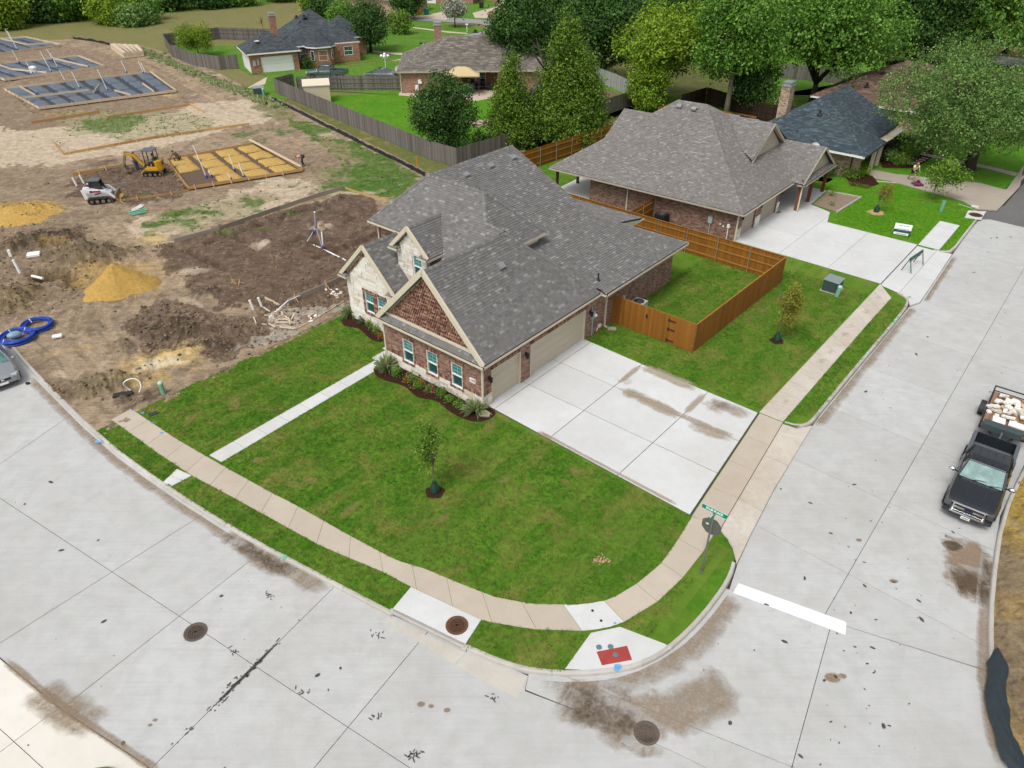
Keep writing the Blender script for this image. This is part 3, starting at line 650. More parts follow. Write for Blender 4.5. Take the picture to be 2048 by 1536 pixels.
#================================================================FAR YARDS
structure(sheet('meadow',PX([(-500,140),(0,98),(150,92),(270,100),(350,122),(420,150),(480,190),(560,214),(640,258),(740,306),(860,364)])+[W(960,340),W(1050,335),W(1050,200),Vector((60,200,0)),Vector((160,420,0)),Vector((-300,420,0)),Vector((-300,170,0))],-.06,M_MEADOW))
def yard(name,pts,mat,z=-.03): return structure(sheet(name,pts,z,mat))
yard('grass_strip',PX([(360,112),(420,140),(490,172),(560,204),(640,245),(740,295),(850,350),(905,345),(905,325),(550,190),(470,165),(330,98)]),M_STRIP,-.03)
yard('front_lawn',PX([(330,92),(478,136),(500,150),(600,140),(720,125),(800,118),(850,90),(990,60),(850,40),(700,50),(560,90)]),M_YARD)
yard('front_lawn',PX([(395,122),(478,137),(535,152),(530,168),(480,180),(560,205),(620,180),(800,190),(800,120),(600,140),(478,130)]),M_YARD,.003)
yard('back_lawn',PX([(556,190),(800,188),(1010,185),(1060,150),(1190,145),(1300,195),(1210,225),(930,322)]),M_LUSH,-.015)
yard('meadow_band',PX([(-300,75),(0,60),(170,40),(340,25),(520,12),(560,0),(500,-8),(300,5),(0,30),(-300,45)]),m_grass('green_band',(.11,.19,.03),(.09,.17,.02),dryness=.2,sod=False),-.04)
yard('back_lawn',[HF(22.3,13),HF(22.3,22),HF(41,22)]+PX([(1300,190),(1440,180),(1560,190),(1700,190)])+[HF(44,0),HF(44,16)],M_LAWN,-.012)
yard('back_lawn',PX([(1500,190),(1480,130),(1560,95),(1760,95),(1800,215),(1650,260)]),M_YARD,-.02)
yard('front_lawn',[HF(45,3),HF(45.6,-11.8),HF(46,-13),HF(49,-13),HF(75,-14),HF(90,10),HF(60,20),HF(50,16)],M_LUSH,-.02)
yard('front_lawn',[HF(24.8,-.4),HF(37,-.5),HF(45.6,-1),HF(45.6,-11.9),HF(44.2,-13.05),HF(39,-12.9),HF(35.3,-12.7),HF(34.8,-10.7),HF(34.8,-4.2),HF(37,-3.6)],M_LUSH,.006)
# driveway and walk of the blue-roofed house,drives of the far houses,and the far street
M_DRV5=C_OLD
d5=root_structure('driveway'); prism_cells(cells(PX([(1740,338),(1790,348),(1960,366),(2012,380),(2034,350),(2048,330)])+[HF(53.5,-14),HF(46,-13.7),HF(45.2,-12.4)]+PX([(1925,402),(1845,380),(1780,362),(1722,352)]),[(W(1880,396),W(1930,360))],[],.03),'driveway_slab',.015,.1,C_OLD,d5)
fw=root_structure('front_walk'); walk(PX([(1842,306),(1890,315),(1980,333),(2036,346)]),PX([(1842,310),(1888,320),(1978,338),(2030,352)]),1.4,C_OLD,fw,'walk_panel')
C_CREAM=m_concrete('cream_concrete',(.55,.46,.36),(.48,.40,.31),.15)
yard('driveway',PX([(494,176),(535,153),(538,142),(600,139),(625,150),(700,138),(800,118),(845,104),(852,108),(800,128),(735,152),(650,172),(600,168),(560,166),(530,178)]),C_CREAM,.0)
yard('driveway',PX([(700,158),(800,134),(845,118),(860,124),(810,152),(790,165)]),C_CREAM,.0)
yard('path',PX([(742,104),(800,110),(846,108),(840,103),(800,106),(745,101)]),C_CREAM,.004)
yard('far_street',PX([(834,98),(845,88),(900,75),(975,62),(985,55),(960,48),(820,40),(800,36),(812,28),(850,32),(1000,42),(1060,56),(1010,80),(960,130),(870,130),(850,110)]),M_OLDROAD,.012)
yard('driveway',PX([(820,34),(855,30),(900,20),(925,18),(905,34),(890,40)]),C_CREAM,.02); yard('driveway',PX([(945,26),(975,18),(1000,12),(1010,38),(950,36)]),C_CREAM,.02)
yard('front_lawn',PX([(800,10),(1050,-2),(1050,60),(960,42),(810,30)]),M_YARD,-.01)
yard('path',PX([(825,56),(900,66),(935,68),(934,66),(900,63),(826,54)]),C_CREAM,.004)
yard('bare_patch',PX([(1120,205),(1190,172),(1290,200),(1250,216),(1180,222)]),m_grass('worn_lawn',(.20,.15,.10),(.15,.14,.05),dryness=.8,sod=False),-.008)
yard('back_lawn',PX([(1240,180),(1420,120),(1700,60),(1900,60),(1900,120),(1700,120),(1500,185),(1350,215)]),m_grass('shaded_lawn',(.13,.12,.055),(.075,.12,.02),dryness=.5,sod=False),-.025)
yard('far_street',PX([(1800,110),(1900,100),(2048,118),(2048,134),(1900,116)]),M_OLDROAD,.01)
#================================================================HOUSES: shared builders
M_SH1=m_shingle('shingle_grey',[(0,(.140,.135,.129)),(.10,(.158,.153,.147)),(.40,(.170,.165,.159)),(.70,(.186,.181,.174)),(.88,(.215,.212,.206)),(.95,(.255,.256,.25))],.12,'both')
M_SH2=m_shingle('shingle_warm',[(0,(.168,.157,.147)),(.16,(.188,.176,.165)),(.48,(.204,.192,.18)),(.78,(.228,.217,.204)),(.93,(.275,.266,.252))],.12)
M_SH3=m_shingle('shingle_charcoal',[(0,(.055,.064,.072)),(.4,(.070,.081,.090)),(.75,(.090,.102,.112))],.3)
M_SH4=m_shingle('shingle_taupe',[(0,(.13,.115,.098)),(.35,(.17,.15,.13)),(.7,(.215,.195,.168)),(.9,(.26,.24,.205))],.3)
M_SH5=m_shingle('shingle_blue',[(0,(.045,.063,.074)),(.35,(.060,.082,.095)),(.7,(.078,.103,.118)),(.92,(.10,.128,.142))],.3)
M_SH6=m_shingle('shingle_brown',[(0,(.12,.078,.06)),(.35,(.155,.10,.078)),(.7,(.195,.135,.105))],.3)
M_DECK=plain('roof_felt',(.05,.046,.043),.95)
M_BR1=m_brick('brick_red',[(.11,.050,.038),(.21,.09,.066),(.30,.145,.105),(.35,.19,.13),(.26,.115,.09),(.38,.25,.175)],(.44,.385,.325))
M_BR2=m_brick('brick_brown',[(.09,.045,.038),(.20,.09,.07),(.30,.155,.12),(.17,.075,.06),(.36,.22,.18)],(.36,.30,.26))
M_BR3=m_brick('brick_orange',[(.20,.085,.045),(.33,.15,.085),(.42,.21,.12),(.28,.12,.07)],(.46,.37,.29),.22,.08)
M_BR4=m_brick('brick_pink',[(.24,.11,.08),(.34,.165,.115),(.40,.21,.155)],(.42,.33,.27),.22,.08)
M_BR5=m_brick('brick_buff',[(.30,.21,.13),(.45,.33,.22),(.55,.43,.30),(.36,.25,.16),(.14,.09,.06),(.50,.38,.26)],(.55,.48,.38),.26,.09)
M_CREAM=plain('cream_trim',(.60,.54,.42),.55,var=.06); M_TAUPE=plain('taupe_trim',(.42,.37,.29),.6,var=.06)
M_WHITE=plain('white_paint',(.78,.78,.76),.5,var=.05); M_BLACK=plain('black_metal',(.018,.018,.02),.45); M_DKIN=plain('gutter_shade',(.035,.034,.033),.7)
M_DOOR1=plain('garage_door_paint',(.50,.445,.345),.55,var=.04); M_DOOR2=plain('garage_door_taupe',(.36,.315,.245),.55,var=.04)
M_MORTAR=plain('pale_mortar',(.52,.46,.38),.95,var=.15)
M_GREYM=plain('grey_metal',(.33,.35,.36),.4,.6); M_GALV=plain('galvanised',(.45,.47,.48),.4,.7)
M_SCREW=plain('grey_box',(.36,.39,.40),.5)
def m_glass(name,c,rough=.08):
 m=NT(name,rough,.6); m.col(m.mix(m.noise(m.obj(),2.5,3),cm(c,.7),cm(c,1.25))); m.b.inputs['Coat Weight'].default_value=.6; m.b.inputs['Coat Roughness'].default_value=.05
 return m.m
M_GL_UP=m_glass('window_glass_upper',(.055,.215,.205)); M_GL_LO=m_glass('window_glass_screened',(.018,.075,.080),.2); M_GL_DK=m_glass('dark_glass',(.03,.045,.05))  # upper and lower panes: a teal reflection is put into the base colour
def m_stone():
 m=NT('limestone',.92,.2); o=m.obj(); r=m.rnd()
 c=m.ramp(r,[(0,(.80,.78,.72)),(.6,(.74,.71,.64)),(.82,(.66,.61,.52)),(.93,(.62,.50,.35)),(1,(.58,.54,.47))])
 c=m.mix(.35,c,m.ramp(m.noise(o,5,5,.7),[(.3,.2),(.7,.8)]),'OVERLAY'); m.col(c); m.bump(m.noise(o,6,5,.75),.8,.03)
 return m.m
M_STONE=m_stone()
_SHM={}
def shingles(pts,e=.145,w=(.15,.2,.26,.18,.32),lift=.022):
 """rows of separate tabs over a planar roof polygon; returns list of quads (lower-left, lower-right, upper-right, upper-left)"""
 pts=[Vector(p) for p in pts]; n=Vector((0,0,0))
 for i in range(len(pts)): n+=pts[i].cross(pts[(i+1) % len(pts)])
 n.normalize()
 if n.z<0: n=-n
 s=Vector((0,0,1)).cross(n).normalized(); t=n.cross(s); o=pts[0]
 P=[((p -o).dot(s),(p -o).dot(t)) for p in pts]; t0=min(q[1] for q in P); t1=max(q[1] for q in P); out=[]
 k=0
 while t0+k*e<t1 -.01:
  a,b=t0+k*e,min(t0+(k+1)*e,t1); m=(a+b)/2; xs=[]
  for i in range(len(P)):
   (x0,y0),(x1,y1)=P[i],P[(i+1) % len(P)]
   if (y0>m) !=(y1>m): xs.append(x0+(m -y0)*(x1 -x0)/(y1 -y0))
  xs.sort()
  for x0,x1 in zip(xs[::2],xs[1::2]):
   x=x0 -random.random()*.25
   while x<x1:
    x2=x+random.choice(w); l,r=max(x,x0),min(x2,x1)
    if r -l>.03: out.append((l,r -.004,a -.004,b))
    x=x2
  k+=1
 return o,s,t,n,out
def roof_plane(root,pts,msh,name='roof_slope',single=0,e=.145,thick=.10,w=(.15,.2,.26,.18,.32),near=None,deck=None):
 d=MB(); d.slab(pts,thick); base=d.build(name,deck or M_DECK,root)
 o,s,t,n,L=shingles(pts,e,w)
 def quad(mb,q,lf):
  l,r,a,b=q; h=.026+lf
  A=o+s*l+t*a; B=o+s*r+t*a; C_=o+s*r+t*(b+.01); D=o+s*l+t*(b+.01)
  mb.add([A+n*h,B+n*h,C_+n*.006,D+n*.006,A+n*.001,B+n*.001],[(0,1,2,3),(4,5,1,0)])
 if single:
  key=near or (lambda q: q[2]); L.sort(key=key); me=_SHM.get(msh)
  if me is None:
   b=MB(); b.add([(-.5,-.5,.022),(.5,-.5,.022),(.5,.55,.007),(-.5,.55,.007),(-.5,-.5,0),(.5,-.5,0)],[(0,1,2,3),(4,5,1,0)]); me=_SHM[msh]=b.mesh('shingle',msh)
  Mr=Matrix((s,t,n)).transposed().to_4x4()
  for l,r,a,b in L[:single]:
   ob=bpy.data.objects.new('shingle',me); COL.objects.link(ob); ob.parent=base
   c=o+s*((l+r)/2)+t*((a+b)/2); ob.matrix_local=Matrix.Translation(c) @ Mr @ Matrix.Diagonal((r -l,b -a,.9+random.random()*.5,1))
  L=L[single:]
 mb=MB()
 for q in L: quad(mb,q,random.choice((0,0,.004,.009)))
 if mb.v: mb.build('shingle_courses',msh,base,fix=False,kind='stuff')
 return base
def hip_cap(root,a,b,msh,w=.24,step=.16,name='ridge_cap',k=None):
 a,b=Vector(a),Vector(b); L=(b -a).length; d=(b -a)/L; n=max(1,int(L/step)); mb=MB()
 sx=d.cross(Vector((0,0,1))).normalized(); up=sx.cross(d); k=k if k is not None else (.95 if abs(d.z)<.05 else .62); dr=w/2*k
 for i in range(n):
  p,q=a+d*(L*i/n),a+d*(L*(i+1.12)/n); h0,h1=.06,.045; ww=w/2
  mb.add([p -sx*ww+up*(h0 -dr),p+up*h0,p+sx*ww+up*(h0 -dr),q -sx*ww+up*(h1 -dr),q+up*h1,q+sx*ww+up*(h1 -dr)],[(0,1,4,3),(1,2,5,4),(0,2,1)])
 return mb.build(name,msh,root,fix=False)
def wall(root,axis,pos,a0,a1,z0,z1,mat,holes=(),out=-1,th=.2,name='wall'):
 """wall in the plane axis=pos; out gives the outward side; holes (a0,a1,z0,z1) are real openings"""
 mb=MB(); A=sorted({a0,a1,*[h[0] for h in holes],*[h[1] for h in holes]}); Z=sorted({z0,z1,*[h[2] for h in holes],*[h[3] for h in holes]})
 i0,i1=sorted((pos,pos -out*th)); use=[[True]*(len(Z) -1) for _ in range(len(A) -1)]
 for i in range(len(A) -1):
  for j in range(len(Z) -1):
   m,n=(A[i]+A[i+1])/2,(Z[j]+Z[j+1])/2
   if any(h[0]<m<h[1] and h[2]<n<h[3] for h in holes): continue
   if axis=='u': mb.bb(i0,i1,A[i],A[i+1],Z[j],Z[j+1])
   else: mb.bb(A[i],A[i+1],i0,i1,Z[j],Z[j+1])
 return mb.build(name,mat,root,fix=False)
def window(root,axis,pos,a0,a1,z0,z1,out=-1,grid=(2,3),frame=.05,glass=(None,None),both=False,mats=None):
 """double hung window set into its opening"""
 gu,gl=glass[0] or M_GL_UP,glass[1] or M_GL_LO
 def B(mb,x0,x1,y0,y1,d0,d1,mi=0):
  p0,p1=sorted((pos+out*d0,pos+out*d1))
  if axis=='u': mb.bb(p0,p1,x0,x1,y0,y1,mi)
  else: mb.bb(x0,x1,p0,p1,y0,y1,mi)
 zm=(z0+z1)/2; f=MB()
 B(f,a0,a0+frame,z0,z1,-.10,.012); B(f,a1 -frame,a1,z0,z1,-.10,.012); B(f,a0+frame,a1 -frame,z0,z0+frame,-.10,.012); B(f,a0+frame,a1 -frame,z1 -frame,z1,-.10,.012)
 B(f,a0+frame,a1 -frame,zm -frame*.5,zm+frame*.5,-.09,.004)
 w=f.build('window',M_WHITE,root,fix=False)
 p=MB(); B(p,a0+frame*.6,a1 -frame*.6,zm,z1 -frame*.6,-.075,-.055); p.build('pane',gu,w,fix=False)
 p=MB(); B(p,a0+frame*.6,a1 -frame*.6,z0+frame*.6,zm,-.09,-.07); p.build('pane',gl,w,fix=False)
 g=MB()
 for hv,(lo,hi) in (((0,(zm+frame*.5,z1 -frame)),)+(((0,(z0+frame,zm -frame*.5)),) if both else ())):
  for k in range(1,grid[0]): x=a0+frame+(a1 -a0 -2*frame)*k/grid[0]; B(g,x -.012,x+.012,lo,hi,-.056,-.045)
  for k in range(1,grid[1]): zz=lo+(hi -lo)*k/grid[1]; B(g,a0+frame,a1 -frame,zz -.012,zz+.012,-.056,-.044)
 g.build('muntins',gu if False else plain('muntin',(.20,.42,.40),.5),w,fix=False)
 return w
def garage_door(root,axis,pos,a0,a1,z1,mat,out=-1,rows=4,inset=.12):
 t=None
 for k in range(rows):
  mb=MB(); z0_=.02+(z1 -.02)*k/rows; z1_=.02+(z1 -.02)*(k+1)/rows -.012
  p0,p1=sorted((pos -out*inset,pos -out*(inset+.05)))
  if axis=='u': mb.bb(p0,p1,a0,a1,z0_,z1_)
  else: mb.bb(a0,a1,p0,p1,z0_,z1_)
  n=max(2,int((a1 -a0)/.6)); f0,f1=sorted((pos -out*(inset -.006),pos -out*inset))
  for i in range(n):
   x0=a0+(a1 -a0)*(i+.12)/n; x1=a0+(a1 -a0)*(i+.88)/n
   if axis=='u': mb.bb(f0,f1,x0,x1,z0_+.1,z1_ -.1)
   else: mb.bb(x0,x1,f0,f1,z0_+.1,z1_ -.1)
  if t is None: t=mb.build('garage_door',mat,root,fix=False)
  else: mb.build('door_panel',mat,t,fix=False)
 return t
def gutter(root,a,b,outd,mat,w=.12,h=.12,name='gutter'):
 """open K-style gutter from a to b; outd is the outward horizontal direction"""
 a,b,o=Vector(a),Vector(b),Vector(outd); d=(b -a).normalized(); z=Vector((0,0,1)); mb=MB()
 def strip(x0,x1,z0,z1,mi):
  prof=[o*x0+z*z0,o*x1+z*z0,o*x1+z*z1,o*x0+z*z1]; mb.extr(prof,a,b,mi)
 strip(w -.018,w+.006,-h,.0,0); strip(0.0,w -.018,-h,-h+.015,0); strip(.001,w -.019,-h+.0155,-.028,1); strip(-.025,0.0,-h -.05,-.02,0)
 return mb.build(name,[mat,M_DKIN],root,fix=True)
def downspout(root,pts,mat,r=.045):
 mb=MB()
 for p,q in zip(pts,pts[1:]): mb.bar(p,q,r*2,r*1.7)
 return mb.build('downspout',mat,root)
_UB={}
def unit_block(mat):
 if mat not in _UB:
  b=bmesh.new(); bmesh.ops.create_cube(b,size=1); bmesh.ops.bevel(b,geom=b.edges[:],offset=.05,segments=1,affect='EDGES')
  me=bpy.data.meshes.new('stone_block'); b.to_mesh(me); b.free(); me.materials.append(mat); _UB[mat]=me
 return _UB[mat]
def stone_field(root,axis,pos,a0,a1,z0,z1,out=-1,rowh=.19,lens=(.28,.38,.5,.62,.75),holes=(),top=None,depth=.05,name='stone_block'):
 """coursed limestone blocks, each its own object, proud of the mortar"""
 me=unit_block(M_STONE); z=z0
 while z<z1 -.04:
  h=min(rowh*random.choice((.8,1,1,1.2)),z1 -z)
  if z1 -z -h<.07: h=z1 -z
  lo,hi=a0,a1
  if top: lo,hi=top(z+h*.5)
  ints=[(lo,hi)]
  for q in holes:
   if q[2]<z+h*.5<q[3]:
    ints=[r for (s,e) in ints for r in ((s,min(e,q[0])),(max(s,q[1]),e)) if r[1] -r[0]>.05]
  for (s,e) in ints:
   x=s
   while x<e -.02:
    l=random.choice(lens)
    if e -x -l<.16: l=e -x
    dd=depth*random.uniform(.7,1.3); c=pos+out*(dd/2 -.01)
    ob=bpy.data.objects.new(name,me); COL.objects.link(ob); ob.parent=root
    if axis=='u': ob.location=(c,x+l/2,z+h/2); ob.scale=(dd,l -.014,h -.014)
    else: ob.location=(x+l/2,c,z+h/2); ob.scale=(l -.014,dd,h -.014)
    x+=l
  z+=h
def brick_run(root,axis,pos,a0,a1,z0,z1,mat,out=-1,bw=.072,vertical=True,name='soldier_brick',depth=.03):
 """a run of bricks standing on end (or stacked) as real geometry in one part"""
 mb=MB(); L=(a1 -a0) if vertical else (z1 -z0); n=max(1,round(L/bw))
 for k in range(n):
  s,e=k/n*L+.005,(k+1)/n*L -.005; d=depth*random.uniform(.8,1.2); p0,p1=sorted((pos+out*d,pos -out*.01))
  x0,x1,y0,y1=(a0+s,a0+e,z0,z1) if vertical else (a0,a1,z0+s,z0+e)
  if axis=='u': mb.bb(p0,p1,x0,x1,y0,y1)
  else: mb.bb(x0,x1,p0,p1,y0,y1)
 return mb.build(name,mat,root,fix=False,kind='stuff')
def m_brickgeo(name,cols):
 m=NT(name,.9,.2); k=m.mth('FRACT',m.mth('ADD',m.isl(),m.rnd())); n=len(cols)
 c=m.ramp(k,[(i/n,c) for i,c in enumerate(cols)],'CONSTANT'); c=m.mix(.4,c,m.ramp(m.noise(m.obj(),40,4),[(.3,.15),(.7,.8)]),'OVERLAY'); m.col(c)
 return m.m
M_BG1=m_brickgeo('brick_face',[(.15,.070,.052),(.24,.115,.085),(.31,.165,.12),(.36,.21,.15),(.18,.085,.066),(.38,.255,.17)])
def lamp(root,axis,pos,a,z,out=-1):
 mb=MB(); o=Vector((out,0,0)) if axis=='u' else Vector((0,out,0)); c=Vector((pos,a,z)) if axis=='u' else Vector((a,pos,z))
 mb.box(c+o*.02,(.05,.1,.2) if axis=='u' else (.1,.05,.2)); mb.tube([c+o*.03+Vector((0,0,.08)),c+o*.14+Vector((0,0,.14)),c+o*.16+Vector((0,0,.05))],.015,6)
 mb.lathe(c+o*.16,[(.02,.08),(.10,.03),(.09,.0),(.075,-.20),(.05,-.24)],8); return mb.build('wall_lamp',M_BLACK,root)
def box_vent(root,p,n,rz_dir,name='roof_vent'):
 n=Vector(n).normalized(); s=Vector((0,0,1)).cross(n).normalized(); t=n.cross(s); p=Vector(p); mb=MB()
 def q(a,b,c): return p+s*a+t*b+n*c
 w,l=.2,.2
 mb.add([q(-w,-l,.02),q(w,-l,.02),q(w,l,.02),q(-w,l,.02),q(-w,-l*.9,.17),q(w,-l*.9,.17),q(w,l*.5,.17),q(-w,l*.5,.17)],[(0,1,5,4),(1,2,6,5),(2,3,7,6),(3,0,4,7),(4,5,6,7)])
 return mb.build(name,plain('vent_metal',(.30,.31,.32),.45,.4),root)
def pipe_vent(root,p,h=.45,r=.045,name='vent_pipe'):
 mb=MB(); p=Vector(p); mb.cyl(p -Vector((0,0,.1)),r,h+.1,8); mb.lathe(p,[(r*3,-.02),(r*1.2,.12)],8); return mb.build(name,M_BLACK,root)
#================================================================THE BRICK HOUSE ON THE CORNER (frame u,v,z)
H1=thing('brick_house','red brick house with grey shingle roof and white stone gables on the corner lot','house',ORG,YAW)
FU=-.42
# walls
wins=[(4.8,5.58),(3.03,3.8),(1.3,2.06)]
wall(H1,'u',FU,0,6.9,0,2.72,M_BR1,[(a,b,.6,1.98) for a,b in wins],name='front_wall')
wall(H1,'v',0,FU+.2,17.9,0,2.72,M_BR1,[(.25,2.5,0,2.0),(3.3,8.2,0,2.0)],name='side_wall')
wall(H1,'v',6.9,FU+.2,4.2,0,2.72,M_BR1,out=1,name='side_wall')
wall(H1,'u',17.9,.2,3.4,0,2.75,M_BR1,out=1,name='rear_wall'); wall(H1,'u',15.0,3.4,12.4,0,3.9,M_BR1,out=1,name='rear_wall')
wall(H1,'v',12.4,4.3,15,0,5.25,M_BR1,out=1,name='side_wall'); wall(H1,'u',4.3,4.5,12.4,0,5.22,M_BR1,name='upper_wall')
for a,b in wins:
 window(H1,'u',FU,a,b,.6,1.98); brick_run(H1,'u',FU,a -.12,b+.12,1.98,2.16,M_BG1); brick_run(H1,'u',FU,a -.1,b+.1,.5,.6,M_BG1,depth=.06,name='sill_brick')
 for s in (a -.1,b): brick_run(H1,'u',FU,s,s+.1,.6,1.98,M_BG1,vertical=False,name='jamb_brick')
gaps=[(a -.12,b+.12,.4,1) for a,b in wins]
stone_field(H1,'u',FU,0,6.9,.0,.72,holes=[(a -.1,b+.1,.5,1) for a,b in wins],rowh=.18)
brick_run(H1,'u',FU,0.02,1.18,.72,.92,M_BG1)
for a,b in ((2.18,2.91),(3.92,4.68),(5.70,6.88)): brick_run(H1,'u',FU,a,b,.72,.92,M_BG1)
stone_field(H1,'v',0,FU,.22,0,.72,rowh=.18,lens=(.3,.34)); brick_run(H1,'v',0,FU,.22,.72,.92,M_BG1)
# garage doors,casing,threshold
for a,b in ((.25,2.5),(3.3,8.2)):
 garage_door(H1,'v',0,a+.06,b -.06,1.95,M_DOOR1); c=MB(); c.bb(a,a+.06,-.02,.18,0,2.0); c.bb(b -.06,b,-.02,.18,0,2.0); c.bb(a+.06,b -.06,-.02,.18,1.95,2.0); c.build('door_casing',M_CREAM,H1,fix=False)
 brick_run(H1,'v',0,a -.02,b+.02,2.0,2.18,M_BG1)
for u in (.06,2.9,8.62): lamp(H1,'v',0,u,1.65)
# number plate: the digits cannot be read in the photograph,only dark strokes on a white block
p=MB(); p.bb(FU -.06,FU -.01,.4,.78,1.36,1.6); pl=p.build('number_plate',plain('white_block',(.75,.72,.68),.8),H1,fix=False)
g=MB()
for i,(x,w,hh) in enumerate(((.66,.03,.09),(.585,.045,.09),(.515,.04,.09),(.455,.045,.09))):
 g.bb(FU -.066,FU -.06,x -w/2,x+w/2,1.51 -hh/2,1.51 -hh/2+.02); g.bb(FU -.066,FU -.06,x -w/2,x+w/2,1.51+hh/2 -.02,1.51+hh/2); g.bb(FU -.066,FU -.06,x -.012,x+.012,1.51 -hh/2,1.51+hh/2)
g.build('plate_digits',M_BLACK,pl,fix=False)
# garage roof
EZ,GE0,GE1,GRV,GRZ=2.8,-.32,7.15,3.42,6.53; FE=-.69
GRP=[(FE,GE0,EZ),(9.05,GE0,EZ),(5.3,GRV,GRZ),(FE,GRV,GRZ)]
roof_plane(H1,GRP,M_SH1,single=300,near=lambda q: (q[2]*.9+abs(q[0] -0)*.25))
roof_plane(H1,[(FE,GE1,EZ),(FE,GRV,GRZ),(5.3,GRV,GRZ),(5.3,GE1,EZ)],M_SH1)
roof_plane(H1,[(9.05,GE0,EZ),(9.05,3.4,EZ),(5.3,GRV,GRZ)],M_SH1)
roof_plane(H1,[(FE,GE0,EZ),(FE,GE1,EZ),(FU+.02,GE1 -.3,EZ+.27),(FU+.02,GE0+.3,EZ+.27)],M_SH1,'pent_roof')
gutter(H1,(FE,GE0,EZ -.01),(9.1,GE0,EZ -.01),(0,-1,0),M_CREAM); gutter(H1,(FE,GE0 -.1,EZ -.01),(FE,GE1+.05,EZ -.01),(-1,0,0),M_CREAM)
for y,z in ((GE0,0),(GE1,0)):
 b=MB(); b.bar((FE+.04,y,EZ+.02),(FE+.04,GRV,GRZ+.02),.10,.20); b.bar((FE -.01,y,EZ -.04),(FE -.01,GRV,GRZ -.04),.03,.26); b.build('rake_board',M_CREAM,H1)
 b=MB(); b.slab([(FE+.05,y,EZ -.13),(FU+.02,y,EZ -.13),(FU+.02,GRV,GRZ -.13),(FE+.05,GRV,GRZ -.13)],.03); b.build('rake_soffit',M_CREAM,H1)
# patterned brick in the garage gable: bricks laid in slanting pairs,proud and recessed,over mortar
tri=MB(); tri.add([(FU+.075,GE0+.2,2.9),(FU+.075,GE1 -.2,2.9),(FU+.075,GRV,GRZ -.25),(FU+.18,GE0+.2,2.9),(FU+.18,GE1 -.2,2.9),(FU+.18,GRV,GRZ -.25)],[(0,1,2),(5,4,3),(0,2,5,3),(1,4,5,2),(0,3,4,1)]); gw=tri.build('gable_wall',M_MORTAR,H1)
mb=MB(); z=3.19; row=0
while z<GRZ -.5:
 half=GRZ -.34 -z -.1; y=GRV -half
 # a course of standing bricks,every other one set well back,over one lying course
 k=0
 while y<GRV+half -.03:
  edge=min(y -(GRV -half),GRV+half -y)<.22
  back=(k % 2) and not edge; d=.055 if back else random.uniform(-.012,.004)
  mb.bb(FU+d,FU+.09,y+.004,min(y+.066,GRV+half),z+.004,z+.135); y+=.0735 if (k+row) % 6 else .08; k+=1
 half -=.1; y=GRV -half+(row % 2)*.1
 while y<GRV+half -.05:
  mb.bb(FU+random.uniform(-.014,.0),FU+.09,y+.004,min(y+.2,GRV+half),z+.142,z+.198); y+=.208
 z+=.205; row+=1
mb.build('pattern_brick',M_BG1,gw,fix=False,kind='stuff')
fz=MB(); fz.bb(FU -.05,FU+.02,GE0+.32,GE1 -.32,2.98,3.17); fz.build('frieze_board',M_CREAM,H1)
# main roof
k469=.469; Rz=lambda v: 2.8+k469*(v+.66)
RP_=[(9.1,-.66,2.8),(18.25,-.66,2.8),(13.9,3.69,Rz(3.69)),(13.9,10.1,7.85),(6.5,10.1,7.85),(5.6,3.05,Rz(3.05)),(8.6,.08,Rz(.08)),(9.1,-.25,Rz(-.25))]
roof_plane(H1,RP_,M_SH1)
roof_plane(H1,[(18.25,-.66,2.8),(18.25,3.69,2.8),(13.9,3.69,Rz(3.69))],M_SH1); roof_plane(H1,[(20,3.7,2.8),(20,10.2,2.8),(13.9,10.2,4.02),(13.9,3.7,4.02)],M_SH1)
b=MB(); b.add([(16.9,3.72,3.40),(20,3.72,2.78),(20,3.72,2.6),(16.9,3.72,2.6),(16.9,3.82,3.40),(20,3.82,2.78),(20,3.82,2.6),(16.9,3.82,2.6)],[(0,1,2,3),(7,6,5,4),(0,4,5,1),(1,5,6,2),(2,6,7,3),(3,7,4,0)]); b.build('patio_side',M_CREAM,H1)
roof_plane(H1,[(6.5,10.1,7.85),(13.9,10.1,7.85),(13.9,12.7,5.25),(3.9,12.7,5.25)],M_SH1)
b=MB(); b.add([(13.7,3,3.5),(13.7,10.1,7.6),(13.7,12.5,5.2),(13.7,12.5,3),(13.8,3,3.5),(13.8,10.1,7.6),(13.8,12.5,5.2),(13.8,12.5,3)],[(0,1,2,3),(7,6,5,4),(0,4,5,1),(1,5,6,2),(2,6,7,3),(3,7,4,0)]); b.build('rear_gable',M_CREAM,H1)
gutter(H1,(9.2,-.66,2.79),(18.3,-.66,2.79),(0,-1,0),M_CREAM); gutter(H1,(18.28,-.7,2.79),(18.28,3.6,2.79),(1,0,0),M_CREAM); gutter(H1,(18.4,3.7,2.79),(20.1,3.7,2.79),(0,-1,0),M_CREAM)
so=MB(); so.bb(9.1,18.2,-.64,.02,2.66,2.69); so.bb(FU -.25,9.1,-.31,.02,2.66,2.69); so.bb(FE+.02,FU,-.3,7.1,2.66,2.69); so.bb(17.9,18.25,-.6,3.6,2.661,2.691); so.bb(9.12,9.16,-.66,-.3,2.6,2.85); so.build('soffit',M_CREAM,H1,fix=False)
